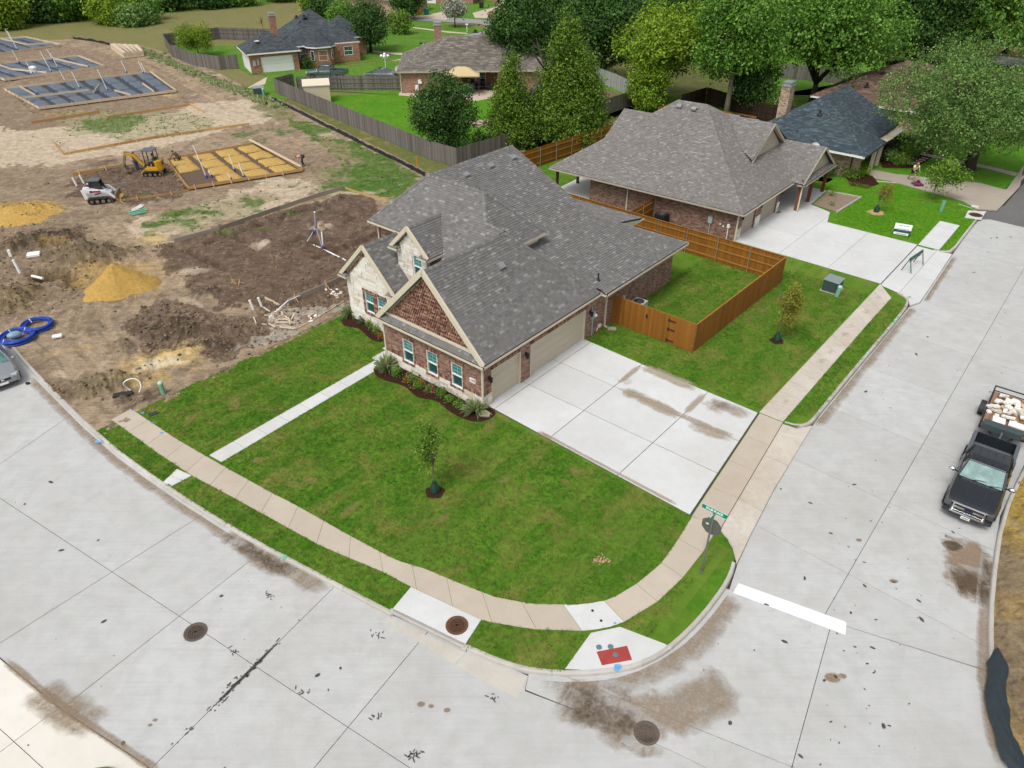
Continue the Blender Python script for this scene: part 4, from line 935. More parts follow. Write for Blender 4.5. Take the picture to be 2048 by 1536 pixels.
# upper storey roof
roof_plane(H1,[(3.9,12.65,5.3),(3.9,4.6,5.3),(5.25,3.42,6.65),(5.3,4.7,6.7),(6.45,5.85,7.85),(6.45,10.1,7.85)],M_SH1)
roof_plane(H1,[(6.45,5.85,7.85),(5.3,4.7,6.7),(6.6,3.4,5.4),(8.9,3.4,5.4)],M_SH1); roof_plane(H1,[(5.3,4.7,6.7),(5.25,3.42,6.65),(6.6,3.4,5.4)],M_SH1)
roof_plane(H1,[(6.45,5.85,7.85),(8.9,3.4,5.4),(8.9,8,5.4),(6.45,10.1,7.85)],M_SH1)
gutter(H1,(3.9,9.1,5.29),(3.9,12.7,5.29),(-1,0,0),M_CREAM); roof_plane(H1,[(3.9,6.7,5.3),(3.9,3.6,5.3),(2.7,3.6,4.1),(2.7,6.7,4.1)],M_SH1); f=MB(); f.bb(6.6,8.95,3.36,3.39,5.27,5.42); f.bb(8.9,8.93,3.36,5.5,5.27,5.42); f.bb(6.2,8.55,3.75,3.85,4.2,5.28); f.bb(8.45,8.55,3.85,6,4.2,5.28); f.bb(6.4,8.85,3.4,3.85,5.27,5.29); f.bb(6.7,8.62,3.7,3.75,4.72,4.82); f.build('upper_siding',M_CREAM,H1,fix=False)
so=MB(); so.bb(3.92,4.3,4.6,12.6,5.17,5.2); so.build('soffit',M_CREAM,H1)
for a,b_ in (((6.45,5.85,7.85),(6.45,10.1,7.85)),((6.45,10.1,7.85),(13.9,10.1,7.85)),((3.9,12.65,5.3),(6.45,10.1,7.85)),((6.45,5.85,7.85),(5.3,4.7,6.7)),((5.3,4.7,6.7),(5.25,3.42,6.62)),((8.9,3.4,5.4),(6.45,5.85,7.85)),((FE,GRV,GRZ),(5.3,GRV,GRZ)),((9.0,GE0+.05,EZ+.05),(5.3,GRV,GRZ)),((18.2,-.6,2.83),(13.9,3.69,4.84))):
 hip_cap(H1,a,b_,M_SH1)
# white stone wing
WU=1.5; wh=lambda z: (10.2 -(2.05 if z<2.85 else max(.0,5.02 -z)),10.2+(2.05 if z<2.85 else max(.0,5.02 -z)))
w2=[(8.97,9.7),(10.03,10.78)]
wall(H1,'u',WU,8.15,12.25,0,2.8,M_MORTAR,[(a,b,.92,2.26) for a,b in w2],name='wing_wall'); wall(H1,'v',12.25,WU+.2,4.3,0,2.8,M_BR1,out=1,name='side_wall'); wall(H1,'v',8.15,WU+.2,4.3,0,2.8,M_MORTAR,name='side_wall')
t=MB(); t.add([(WU,8.0,2.8),(WU,12.4,2.8),(WU,10.2,5.0),(WU+.2,8.0,2.8),(WU+.2,12.4,2.8),(WU+.2,10.2,5.0)],[(0,1,2),(5,4,3),(0,2,5,3),(1,4,5,2),(0,3,4,1)]); t.build('gable_wall',M_MORTAR,H1)
fr=(8.84,10.92,.78,2.42)
stone_field(H1,'u',WU,8.15,12.25,0,4.9,holes=[fr],top=wh,rowh=.22,lens=(.4,.55,.7,.85),depth=.06)
for a,b in w2: window(H1,'u',WU,a,b,.92,2.26)
brick_run(H1,'u',WU,8.84,10.92,2.27,2.42,M_BG1,depth=.07); brick_run(H1,'u',WU,8.84,10.92,.78,.91,M_BG1,depth=.08)
for a,b in ((8.84,8.96),(10.79,10.92),(9.71,10.02)): brick_run(H1,'u',WU,a,b,.92,2.26,M_BG1,vertical=False,depth=.06)
roof_plane(H1,[(1.22,10.2,5.2),(4.3,10.2,5.2),(4.3,7.9,2.9),(1.22,7.9,2.9)],M_SH1); roof_plane(H1,[(1.22,10.2,5.2),(4.3,10.2,5.2),(4.3,12.5,2.9),(1.22,12.5,2.9)],M_SH1); hip_cap(H1,(1.22,10.2,5.2),(4.2,10.2,5.2),M_SH1)
# dormer
DU=2.75
wall(H1,'u',DU,6.72,9.0,2.6,5.0,M_MORTAR,[(7.1,7.8,3.6,4.95)],name='dormer_wall'); wall(H1,'v',6.72,DU+.2,4.3,2.6,5.0,M_BR1,name='dormer_wall'); wall(H1,'v',9.0,DU+.2,4.3,2.6,5.0,M_MORTAR,out=1,name='dormer_wall')
t=MB(); t.add([(DU,6.6,5.0),(DU,9.12,5.0),(DU,7.86,6.28),(DU+.2,6.6,5.0),(DU+.2,9.12,5.0),(DU+.2,7.86,6.28)],[(0,1,2),(5,4,3),(0,2,5,3),(1,4,5,2),(0,3,4,1)]); t.build('gable_wall',M_MORTAR,H1)
dh=lambda z: (7.86 -(1.14 if z<5.0 else max(0,6.2 -z)),7.86+(1.14 if z<5.0 else max(0,6.2 -z)))
stone_field(H1,'u',DU,6.72,9.0,2.6,6.1,holes=[(7.06,7.84,3.55,5.0)],top=dh,rowh=.2,lens=(.3,.45,.6)); window(H1,'u',DU,7.1,7.8,3.6,4.95)
stone_field(H1,'v',9.0,DU,4.0,2.6,4.9,out=1,rowh=.22,lens=(.4,.6))
roof_plane(H1,[(2.48,6.4,5.1),(3.85,6.4,5.1),(5.1,7.85,6.5),(2.48,7.85,6.5)],M_SH1); roof_plane(H1,[(2.48,9.3,5.1),(3.85,9.3,5.1),(5.1,7.85,6.5),(2.48,7.85,6.5)],M_SH1); hip_cap(H1,(2.48,7.85,6.5),(5.1,7.85,6.5),M_SH1)
gutter(H1,(2.48,6.4,5.09),(3.75,6.4,5.09),(0,-1,0),M_CREAM)
for (u0,y0,z0,yr,zr) in ((1.22,7.9,2.9,10.2,5.2),(1.22,12.5,2.9,10.2,5.2),(2.48,6.4,5.1,7.85,6.5),(2.48,9.3,5.1,7.85,6.5)):
 b=MB(); b.bar((u0+.04,y0,z0+.02),(u0+.04,yr,zr+.02),.10,.16); b.bar((u0 -.01,y0,z0 -.03),(u0 -.01,yr,zr -.03),.03,.20); b.build('rake_board',M_CREAM,H1)
 b=MB(); b.slab([(u0+.05,y0,z0 -.12),(u0+.3,y0,z0 -.12),(u0+.3,yr,zr -.12),(u0+.05,yr,zr -.12)],.03); b.build('rake_soffit',M_CREAM,H1)
 s=1 if yr>y0 else -1; L=.62
 roof_plane(H1,[(u0 -.05,y0 -s*.02,z0),(u0 -.05,y0+s*L,z0),(u0+.27,y0+s*(L -.26),z0+.24),(u0+.27,y0+s*.15,z0+.24)],M_SH1,'cornice_return',thick=.03)
 roof_plane(H1,[(u0 -.05,y0+s*L,z0),(u0+.28,y0+s*L,z0),(u0+.27,y0+s*(L -.26),z0+.24)],M_SH1,'cornice_return',thick=.03)
 gutter(H1,(u0 -.05,min(y0,y0+s*L) -.06,z0 -.01),(u0 -.05,max(y0,y0+s*L)+.06,z0 -.01),(-1,0,0),M_CREAM,.09,.09)
 b=MB(); b.bb(u0 -.05,u0+.28,min(y0,y0+s*L),max(y0,y0+s*L),z0 -.14,z0 -.02); b.build('return_box',M_CREAM,H1)
brick_run(H1,'u',WU,10.3,10.32,4.7,4.75,M_BG1)
b=MB()
for k in range(26):
 f=k/26; y=12.2 -f*1.85; zt=4.98 -(y -10.2)
 if zt>2.95: b.bb(WU -.07,WU,y -.066,y,zt -.26,zt -.04)
b.build('rake_brick',M_BG1,H1,fix=False,kind='stuff')
# downspouts
downspout(H1,[(FU -.06,-.08,2.66),(FU -.06,-.08,.1),(FU -.2,-.14,.06)],M_CREAM); downspout(H1,[(10.2,-.55,2.66),(10.2,-.06,2.35),(10.2,-.06,.1),(10.2,-.25,.06)],M_CREAM)
downspout(H1,[(4.22,12.3,5.15),(4.22,12.3,.2)],M_CREAM); downspout(H1,[(FU -.04,6.95,2.66),(FU -.04,6.95,.1)],M_CREAM)
# services on the side wall
b=MB(); b.bb(8.75,9.05,-.14,0,1.15,1.62); b.cyl((8.98,-.14,1.4),.09,.02,12); b.bar((8.9,-.05,1.15),(8.9,-.05,0),.05,.05); b.bar((8.78,-.05,1.62),(8.78,-.05,2.1),.04,.04); b.build('meter_box',M_SCREW,H1)
b=MB(); b.lathe((8.97,-.2,1.38),[(.085,-.06),(.09,.0),(.07,.06),(.03,.09)],12); b.build('meter_dial',M_WHITE,H1)
b=MB(); b.bb(9.6,9.8,-.1,0,.25,.42); b.bar((9.55,-.04,.3),(9.4,-.04,.1),.04,.04); b.build('hose_box',M_WHITE,H1)
b=MB(); b.bb(11.6,11.85,-.12,0,1.0,1.25); b.bar((12.05,-.05,.9),(12.2,-.05,1.3),.12,.1); b.build('disconnect_box',M_WHITE,H1)
b=MB()
for y in (.9,2.55,4.35,6.3): b.bb(FU -.08,FU -.04,y,y+.12,.12,.2)
b.bb(WU -.08,WU -.04,11.4,11.5,.3,.38); b.build('weep_vent',M_BLACK,H1,fix=False)
nR=Vector((0,-k469,1)).normalized()
for (x,y) in ((1003,311),(955,326),(910,345)):
 w_=W(x,y,7.45); u,v=UVof(w_); v=9.25; box_vent(H1,(u,v,Rz(v)),nR,0)
u,v=UVof(W(956,513,5.6)); box_vent(H1,(u,2.4,2.8+2.4+.32),(0,-1,1),0)
u,v=UVof(W(959,376,7.2)); pipe_vent(H1,(u,v,Rz(v))); u,v=UVof(W(1193,576,3.1)); pipe_vent(H1,(9.55,.2,Rz(.2)))
# porch slab and front door,mostly hidden by the garage roof
b=MB(); b.bb(.2,4.2,6.95,8.1,0,.05); b.build('porch_slab',C_DRIVE,H1); b=MB(); b.bb(4.16,4.24,7.1,8.0,.05,2.1); b.build('front_door',plain('dark_door',(.06,.035,.02),.5),H1)
#================================================================SECOND NEW HOUSE (frame of the brick house,origin ORG)
H2=thing('brick_house','brown brick house with pale grey shingle roof, taupe garage doors and timber porch posts','house',ORG,YAW)
EZ2,K2=2.35,.64
s2=lambda v: EZ2+.6424*(v+.85)
A2=[(25.6,15.9,EZ2),(26.15,-.85,EZ2),(33.7,6.7,7.2),(33.6,9.2,7.2)]
roof_plane(H2,A2,M_SH2); roof_plane(H2,[(26.15,-.85,EZ2),(34.9,-.85,EZ2),(38.2,2.4,s2(2.4)),(41.5,-.85,EZ2),(42,-.85,EZ2),(33.7,6.7,7.2)],M_SH2)
roof_plane(H2,[(33.6,9.2,7.2),(33.7,6.7,7.2),(42,-.85,EZ2),(42,15.9,EZ2)],M_SH2); roof_plane(H2,[(25.6,15.9,EZ2),(33.6,9.2,7.2),(42,15.9,EZ2)],M_SH2)
roof_plane(H2,[(29.2,13.2,4.35),(32.0,13.2,6.2),(32.2,9.5,6.2),(30,9.5,4.7)],M_SH2); roof_plane(H2,[(32.0,13.2,6.2),(35,13.2,4.2),(35,9.5,4.2),(32.2,9.5,6.2)],M_SH2)
# street side gable
roof_plane(H2,[(35.4,1.6,6.25),(32.2,1.6,4.05),(33.5,4.6,5.3),(35.4,5.6,6.25)],M_SH2); roof_plane(H2,[(35.4,1.6,6.25),(38.6,1.6,4.05),(37.5,4.6,5.3),(35.4,5.6,6.25)],M_SH2)
b=MB(); b.add([(32.5,1.9,3.9),(38.3,1.9,3.9),(35.4,1.9,6.05),(32.5,2.1,3.9),(38.3,2.1,3.9),(35.4,2.1,6.05)],[(0,1,2),(5,4,3),(0,2,5,3),(1,4,5,2),(0,3,4,1)]); gs=b.build('gable_siding',M_TAUPE,H2)
for k in range(9):
 z=4.08+k*.2; h=max(0,(6.0 -z)*1.34)
 b=MB(); b.bb(35.4 -h,35.4+h,1.878,1.9,z -.012,z+.012); b.build('lap_board',M_TAUPE,gs,fix=False)
for s in (-1,1):
 b=MB(); b.bar((35.4,1.6,6.2),(35.4+s*3.25,1.6,3.98),.05,.2); b.bar((35.4,1.75,6.12),(35.4+s*3.25,1.75,3.9),.28,.03); b.build('rake_board',M_TAUPE,H2)
b=MB(); b.bb(32.2,38.6,1.83,1.9,3.9,4.05); b.build('frieze_board',M_TAUPE,H2)
# porch
roof_plane(H2,[(38.2,-1.75,4.45),(34.9,-1.75,EZ2),(34.9,-.6,EZ2),(38.2,2.5,4.45)],M_SH2); roof_plane(H2,[(38.2,-1.75,4.45),(41.5,-1.75,EZ2),(41.5,-.6,EZ2),(38.2,2.5,4.45)],M_SH2)
roof_plane(H2,[(34.9,-1.8,EZ2),(41.5,-1.8,EZ2),(41.2,-1.45,EZ2+.28),(35.2,-1.45,EZ2+.28)],M_SH2,'pent_roof')
b=MB(); b.add([(35.3,-1.45,2.5),(41.1,-1.45,2.5),(38.2,-1.45,4.3),(35.3,-1.3,2.5),(41.1,-1.3,2.5),(38.2,-1.3,4.3)],[(0,1,2),(5,4,3),(0,2,5,3),(1,4,5,2),(0,3,4,1)]); gs=b.build('gable_siding',M_TAUPE,H2)
for k in range(7):
 z=2.75+k*.2; h=max(0,(4.25 -z)*1.6)
 b=MB(); b.bb(38.2 -h,38.2+h,-1.472,-1.45,z -.012,z+.012); b.build('lap_board',M_TAUPE,gs,fix=False)
for s in (-1,1):
 b=MB(); b.bar((38.2,-1.75,4.4),(38.2+s*3.35,-1.75,2.3),.05,.18); b.build('rake_board',M_TAUPE,H2)
gutter(H2,(34.9,-1.8,EZ2 -.01),(41.5,-1.8,EZ2 -.01),(0,-1,0),M_TAUPE)
M_POST=m_wood('cedar_post',[(.10,.03,.016),(.16,.055,.025),(.21,.08,.035)])
for u,v in ((35.5,-1.35),(38.0,-1.35),(41.2,-1.35)):
 b=MB(); b.bb(u -.12,u+.12,v -.12,v+.12,.02,2.3); b.build('porch_post',M_POST,H2,fix=False)
b=MB(); b.bb(35,41.4,-1.6,-1.2,2.1,2.34); b.build('porch_beam',M_TAUPE,H2)
b=MB(); b.prism([(34.4,1.5),(41.6,1.5),(41.6,-1.6),(38.4,-1.75),(34.6,-1.7)],-.03,.03); b.build('porch_slab',C_DRIVE,H2)
# walls
wall(H2,'u',26.6,-.3,12.5,0,2.3,M_BR2); wall(H2,'v',-.3,26.8,34.4,0,2.3,M_BR2,[(27.6,29.9,0,1.95),(30.9,33.9,0,1.95)]); wall(H2,'v',12.5,26.8,41,0,2.3,M_BR2,out=1)
wall(H2,'u',34.4,-.3,1.6,0,2.3,M_BR2,out=1); wall(H2,'v',1.6,34.4,41.5,0,3.0,M_BR2); wall(H2,'u',41.5,1.6,12.5,0,2.3,M_BR2,out=1)
for a,c in ((27.6,29.9),(30.9,33.9)): garage_door(H2,'v',-.3,a,c,1.93,M_DOOR2)
for u in (27.25,30.4,34.15): lamp(H2,'v',-.3,u,1.75)
for a,c in ((26.6,27.55),(29.95,30.85),(33.95,34.4)): stone_field(H2,'v',-.3,a,c,0,.85,lens=(.3,.45),depth=.05)
gutter(H2,(25.6,15.9,EZ2 -.01),(26.15,-.95,EZ2 -.01),(-1,0,0),M_TAUPE); gutter(H2,(26.1,-.85,EZ2 -.01),(34.9,-.85,EZ2 -.01),(0,-1,0),M_CREAM)
b=MB(); b.slab([(25.62,15.9,2.22),(26.17,-.83,2.22),(26.7,-.3,2.22),(26.7,15.9,2.22)],.03); b.slab([(26.2,-.83,2.222),(34.9,-.83,2.222),(34.9,-.25,2.222),(26.7,-.25,2.222)],.03); b.slab([(26.7,15.9,2.224),(26.7,12.4,2.224),(41.9,12.4,2.224),(41.9,15.9,2.224)],.03); b.build('soffit',M_TAUPE,H2)
for a,c in (((26.15,-.85,EZ2),(33.7,6.7,7.2)),((25.6,15.9,EZ2),(33.6,9.2,7.2)),((33.7,6.7,7.2),(33.6,9.2,7.2)),((41.9,-.8,EZ2),(33.7,6.7,7.2)),((35.4,1.6,6.25),(35.4,5.6,6.25)),((38.2,-1.75,4.45),(38.2,2.5,4.45)),((32,13.2,6.2),(32.2,9.8,6.2))): hip_cap(H2,a,c,M_SH2)
downspout(H2,[(26.2,8.9,2.2),(26.55,8.9,2.0),(26.55,8.9,.1)],M_CREAM); downspout(H2,[(26.5,-.4,2.25),(26.54,-.4,.1)],M_CREAM); downspout(H2,[(35.3,-1.55,2.25),(35.3,-1.55,.1)],M_CREAM)
b=MB(); b.prism([(26.6,12.5),(25.9,16.2),(33,16.6),(33,12.5)],-.03,.04); b.build('patio_slab',C_DRIVE,H2)
for u,v in ((26.3,15.6),(29.5,15.75),(32.8,15.8)):
 b=MB(); b.bb(u -.09,u+.09,v -.09,v+.09,.03,2.3); b.build('patio_post',plain('dark_post',(.05,.03,.02),.7),H2,fix=False)
b=MB(); b.bb(26.46,26.6,1.55,1.85,.95,1.45); b.bar((26.55,1.7,.95),(26.55,1.7,0),.05,.05); b.build('meter_box',M_SCREW,H2)
b=MB(); b.bb(26.5,26.6,.15,.35,.95,1.2); b.bar((26.55,.25,.95),(26.55,.25,.05),.05,.05); b.build('junction_box',M_WHITE,H2); b=MB(); b.bb(26.53,26.6,.6,.7,.9,1.0); b.bb(26.53,26.6,.85,.95,1.0,1.12); b.build('wall_outlet',M_WHITE,H2)
nF=Vector((-K2,0,1))
for v in (7.4,8.7): box_vent(H2,(33.0,v,EZ2+K2*(33.0 -25.9)),nF,0)
#================================================================OLDER HOUSES BEHIND
def hip_house(root,x0,x1,y0,y1,ez,pitch,msh,ov=.45,wallmat=None,gut=None,e=.2,w=(.4,.55,.7),walls=True,th=.1):
 """simple hipped block in the thing's own frame"""
 X0,X1,Y0,Y1=x0 -ov,x1+ov,y0 -ov,y1+ov; W_,L_=(X1 -X0),(Y1 -Y0); h=min(W_,L_)/2; z=ez+h*pitch
 if W_>=L_: r0,r1=(X0+h,(Y0+Y1)/2,z),(X1 -h,(Y0+Y1)/2,z)
 else: r0,r1=((X0+X1)/2,Y0+h,z),((X0+X1)/2,Y1 -h,z)
 a,b,c,d=(X0,Y0,ez),(X1,Y0,ez),(X1,Y1,ez),(X0,Y1,ez)
 P=[[a,b,r1,r0],[b,c,r1],[c,d,r0,r1],[d,a,r0]] if W_>=L_ else [[a,b,r0],[b,c,r1,r0],[c,d,r1],[d,a,r0,r1]]
 for p in P:
  q=[p[0]]+[v for i,v in enumerate(p[1:]) if Vector(v) !=Vector(p[i])]
  roof_plane(root,q,msh,e=e,w=w,thick=th)
 for p,q in ((a,r0),(b,r1 if W_>=L_ else r0),(c,r1),(d,r0 if W_>=L_ else r1),(r0,r1)):
  if (Vector(p) -Vector(q)).length>.3: hip_cap(root,p,q,msh,.3,.3)
 if gut:
  m=MB(); m.bb(X0,X1,Y0 -.03,Y0,ez -.16,ez+.02); m.bb(X0,X1,Y1,Y1+.03,ez -.16,ez+.02); m.bb(X0 -.03,X0,Y0 -.03,Y1+.03,ez -.161,ez+.021); m.bb(X1,X1+.03,Y0 -.03,Y1+.03,ez -.161,ez+.021); m.bb(X0+.01,X1 -.01,Y0+.01,Y1 -.01,ez -.15,ez -.13); m.build('fascia',gut,root,fix=False)
 if wallmat:
  m=MB(); m.bb(x0,x1,y0,y1,0,ez -.14); m.build('wall',wallmat,root,fix=False)
 return z
def chimney(root,x,y,w,d,z0,z1,mat,cap=True):
 m=MB(); m.bb(x -w/2,x+w/2,y -d/2,y+d/2,z0,z1); c=m.build('chimney',mat,root,fix=False)
 m=MB(); m.bb(x -w/2 -.06,x+w/2+.06,y -d/2 -.06,y+d/2+.06,z1,z1+.12); m.bb(x -w*.36,x+w*.36,y -d*.36,y+d*.36,z1+.12,z1+.34); m.bb(x -w*.5,x+w*.5,y -d*.5,y+d*.5,z1+.34,z1+.4); m.build('chimney_cap',M_GALV,c,fix=False)
 return c
# dark roofed house with the white garage
H3=thing('brick_house','orange brick house with charcoal hipped roof and white garage door beside the meadow','house',Vector((-36.0,106.5,0)),R(26.8))
wall(H3,'v',0,0,6.64,0,2.5,M_BR3,[(1.5,5.9,0,2.05)]); garage_door(H3,'v',0,1.5,5.9,2.03,M_WHITE); wall(H3,'u',0,.2,6.1,0,2.5,M_WHITE); wall(H3,'v',6.1,.2,6.64,0,2.5,M_BR3,out=1); wall(H3,'u',6.64,.2,6,0,2.5,M_BR3,out=1)
hip_house(H3,0,6.64,0,6.1,2.6,.58,M_SH3,gut=M_WHITE)
wall(H3,'v',3.2,6.0,9.0,0,2.5,M_BR3,[(7.6,8.5,.8,2.0)]); window(H3,'v',3.2,7.6,8.5,.8,2.0,both=True)
wall(H3,'v',2.4,11.8,16.2,0,2.5,M_BR3,[(13.9,15.2,.9,2.1)]); window(H3,'v',2.4,13.9,15.2,.9,2.1,both=True,glass=(M_GL_DK,M_GL_DK)); wall(H3,'u',16.2,2.6,13,0,2.5,M_BR3,out=1); wall(H3,'u',6,3.2,13,0,2.5,M_BR3)
hip_house(H3,6.1,16.0,3.0,13.4,2.6,.72,M_SH3,gut=M_WHITE); hip_house(H3,13.0,18.6,7.0,13.0,2.6,.8,M_SH3,gut=M_WHITE,wallmat=M_BR3)
b=MB(); b.prism([(8.6,3.2),(8.6,1.6),(9.4,.7),(11.3,.7),(12.1,1.6),(12.1,3.2)],0,2.45); bay=b.build('bay_wall',M_BR3,H3); window(H3,'v',.7,9.7,11.0,.75,2.15,grid=(3,3),both=True)
for (p,q) in (((8.55,1.5),(9.3,.62)),((11.4,.62),(12.15,1.5))):
 b=MB(); b.bar((p[0]*.75+q[0]*.25,p[1]*.75+q[1]*.25,1.45),(p[0]*.25+q[0]*.75,p[1]*.25+q[1]*.75,1.45),.07,1.3); b.build('bay_window',M_WHITE,H3); b=MB(); b.bar((p[0]*.7+q[0]*.3,p[1]*.7+q[1]*.3 -.01,1.45),(p[0]*.3+q[0]*.7,p[1]*.3+q[1]*.7 -.01,1.45),.08,1.15); b.build('bay_pane',M_GL_DK,H3)
bp=[(8.2,3.2,2.62),(8.2,1.4,2.62),(9.25,.3,2.62),(11.45,.3,2.62),(12.5,1.4,2.62),(12.5,3.2,2.62)]; ap=(10.35,3.6,4.7)
for p,q in zip(bp,bp[1:]): roof_plane(H3,[p,q,ap],M_SH3,e=.2,w=(.4,.6))
b=MB()
for p,q in zip(bp,bp[1:]): b.bar(Vector(p) -Vector((0,0,.08)),Vector(q) -Vector((0,0,.08)),.05,.16)
b.build('fascia',M_WHITE,H3)
chimney(H3,4.9,5.4,.9,.7,2.8,6.3,M_BR3)
b=MB(); b.bb(.35,.75,-.12,0,1.0,1.7); b.bb(.95,1.2,-.1,0,1.1,1.8); b.build('meter_box',M_SCREW,H3); b=MB(); b.lathe((1.6,1.2,3.75),[(.02,0),(.3,.08),(.36,.16)],12); b.build('roof_dish',M_WHITE,H3)
for x in (8.6,9.7): pipe_vent(H3,(x,6.6,5.7),.35,.16,'roof_turbine')
# grey roofed house with the beige canopy
H4=thing('brick_house','red brick house with taupe grey roof and tall brick chimney behind the grey fence','house',Vector((-13.8,95.2,0)),R(3.5))
wall(H4,'v',0,0,7.4,0,2.5,M_BR4,[(4.9,6.2,.7,2.0)]); window(H4,'v',0,4.9,6.2,.7,2.0,glass=(M_GL_DK,M_GL_DK)); wall(H4,'u',0,.2,10,0,2.5,M_BR4); wall(H4,'v',2.6,7.4,12,0,2.5,M_BR4,[(8.6,10.6,.1,2.1)]); window(H4,'v',2.6,8.6,10.6,.1,2.1,glass=(M_GL_DK,M_GL_DK)); wall(H4,'v',0,12,19,0,2.5,M_BR4); wall(H4,'u',7.4,.2,2.6,0,2.5,M_BR4,out=1); wall(H4,'u',12,.2,2.6,0,2.5,M_BR4)
hip_house(H4,0,18.5,0,11.2,2.6,.5,M_SH4,gut=M_TAUPE); hip_house(H4,11.5,19,-.2,7,2.62,.5,M_SH4,gut=M_TAUPE); hip_house(H4,6.5,17.5,2.5,12.5,3.0,.55,M_SH4)
chimney(H4,4.6,7.6,.9,.75,3,6.6,M_BR4)
for x in (9.5,11.2): pipe_vent(H4,(x,7.6,5.75),.3,.18,'roof_turbine')
downspout(H4,[(-.05,-.06,2.4),(-.05,-.06,.1)],M_CREAM)
b=MB(); b.bb(2.1,2.55,-.25,0,1.15,1.6); b.build('wall_dish',M_WHITE,H4); b=MB(); b.bb(1.7,2.1,-.15,0,.35,.95); b.build('meter_box',M_WHITE,H4)
# blue roofed house
H5=thing('brick_house','buff brick house with blue grey shingle roof and wide eaves beside the garden beds','house',ORG,YAW)
for p in ([(45.2,8.1,2.3),(45.2,-3,2.3),(48.1,-.1,4.05),(48.3,1.35,4.172),(50,3.4,5.2)],[(50,3.4,5.2),(57.6,3.4,5.2),(57.8,-2.1,2.505),(49.2,-2.1,2.505),(48.3,1.35,4.195)],
          [(45.2,-3,2.3),(51.0,-3,2.3),(48.1,-.1,4.05)],[(51.0,-3,2.3),(51.0,1.5,2.3),(48.1,1.5,4.05),(48.1,-.1,4.05)],[(45.2,8.1,2.3),(50,3.4,5.2),(57.6,3.4,5.2),(57.6,8.1,2.3)]): roof_plane(H5,p,M_SH5,e=.16,w=(.3,.4,.5))
for p,q in (((45.2,8.1,2.3),(50,3.4,5.2)),((45.2,-3,2.3),(48.1,-.1,4.05)),((51,-3,2.3),(48.1,-.1,4.05)),((50,3.4,5.2),(57.6,3.4,5.2)),((48.3,1.35,4.17),(50,3.4,5.2)),((48.1,-.1,4.05),(48.3,1.35,4.17))): hip_cap(H5,p,q,M_SH5,.28,.25)
wall(H5,'u',46.4,-2.3,7.6,0,2.2,M_BR5); wall(H5,'v',-2.3,46.6,47.3,0,2.2,M_BR5); wall(H5,'v',-1.2,47.3,57,0,2.3,M_BR5,[(52.5,54.5,.6,2.0)]); window(H5,'v',-1.2,52.5,54.5,.6,2.0,glass=(M_GL_DK,M_GL_DK),both=True); wall(H5,'u',57,-1.2,7.6,0,2.3,M_BR5,out=1); wall(H5,'v',7.6,46.4,57,0,2.2,M_BR5,out=1)
for u in (49.6,51.4):
 b=MB(); b.bb(u -.14,u+.14,-2.75,-2.47,0,2.2); b.build('porch_post',M_CREAM,H5,fix=False)
b=MB(); b.bb(45.17,45.2,-3,8,2.14,2.32); b.build('fascia',M_WHITE,H5,fix=False); b=MB(); b.bb(45.2,51.8,-3.03,-3,2.14,2.3); b.bb(51.6,58,-2.13,-2.1,2.3,2.5); b.build('fascia',plain('dark_fascia',(.05,.06,.07),.6),H5,fix=False); b=MB(); b.bb(45.25,57.5,-2.95,8,2.15,2.17); b.build('soffit',M_CREAM,H5)
downspout(H5,[(46.2,-2.0,2.15),(46.3,-1.75,1.95),(46.3,-1.75,.1)],M_BLACK); chimney(H5,49.4,6.3,1.1,.85,2.6,6.1,M_BR5)
pipe_vent(H5,(48.4,2.6,4.3),.4,.09); pipe_vent(H5,(48.2,3.9,4.15),.2,.06); pipe_vent(H5,(46.4,3.6,3.0),.2,.05)
# brown roofed house beyond it
H6=thing('brick_house','house with brown hipped roof partly hidden behind the blue roofed house','house',ORG,YAW)
for p in ([(64,9,2.3),(64,-6,2.3),(70.2,-.3,5.9),(70.2,1.6,5.9)],[(64,-6,2.3),(77,-6,2.3),(70.2,-.3,5.9)],[(77,-6,2.3),(77,9,2.3),(70.2,1.6,5.9),(70.2,-.3,5.9)],[(64,9,2.3),(70.2,1.6,5.9),(77,9,2.3)]): roof_plane(H6,p,M_SH6,e=.18,w=(.4,.5,.65))
for p,q in (((64,9,2.3),(70.2,1.6,5.9)),((64,-6,2.3),(70.2,-.3,5.9)),((70.2,-.3,5.9),(70.2,1.6,5.9)),((77,-6,2.3),(70.2,-.3,5.9))): hip_cap(H6,p,q,M_SH6,.3,.3)
b=MB(); b.bb(64.5,76.5,-5.5,8.5,0,2.2); b.build('wall',M_BR5,H6,fix=False); b=MB(); b.bb(63.96,64,-6,9,2.14,2.32); b.bb(64,77,-6.04,-6,2.14,2.32); b.build('fascia',M_WHITE,H6,fix=False)
for u,v in ((67.5,1.2),(66.2,4),(68.2,3.2)): pipe_vent(H6,(u,v,2.3+.58*(u -64)),.4,.12)
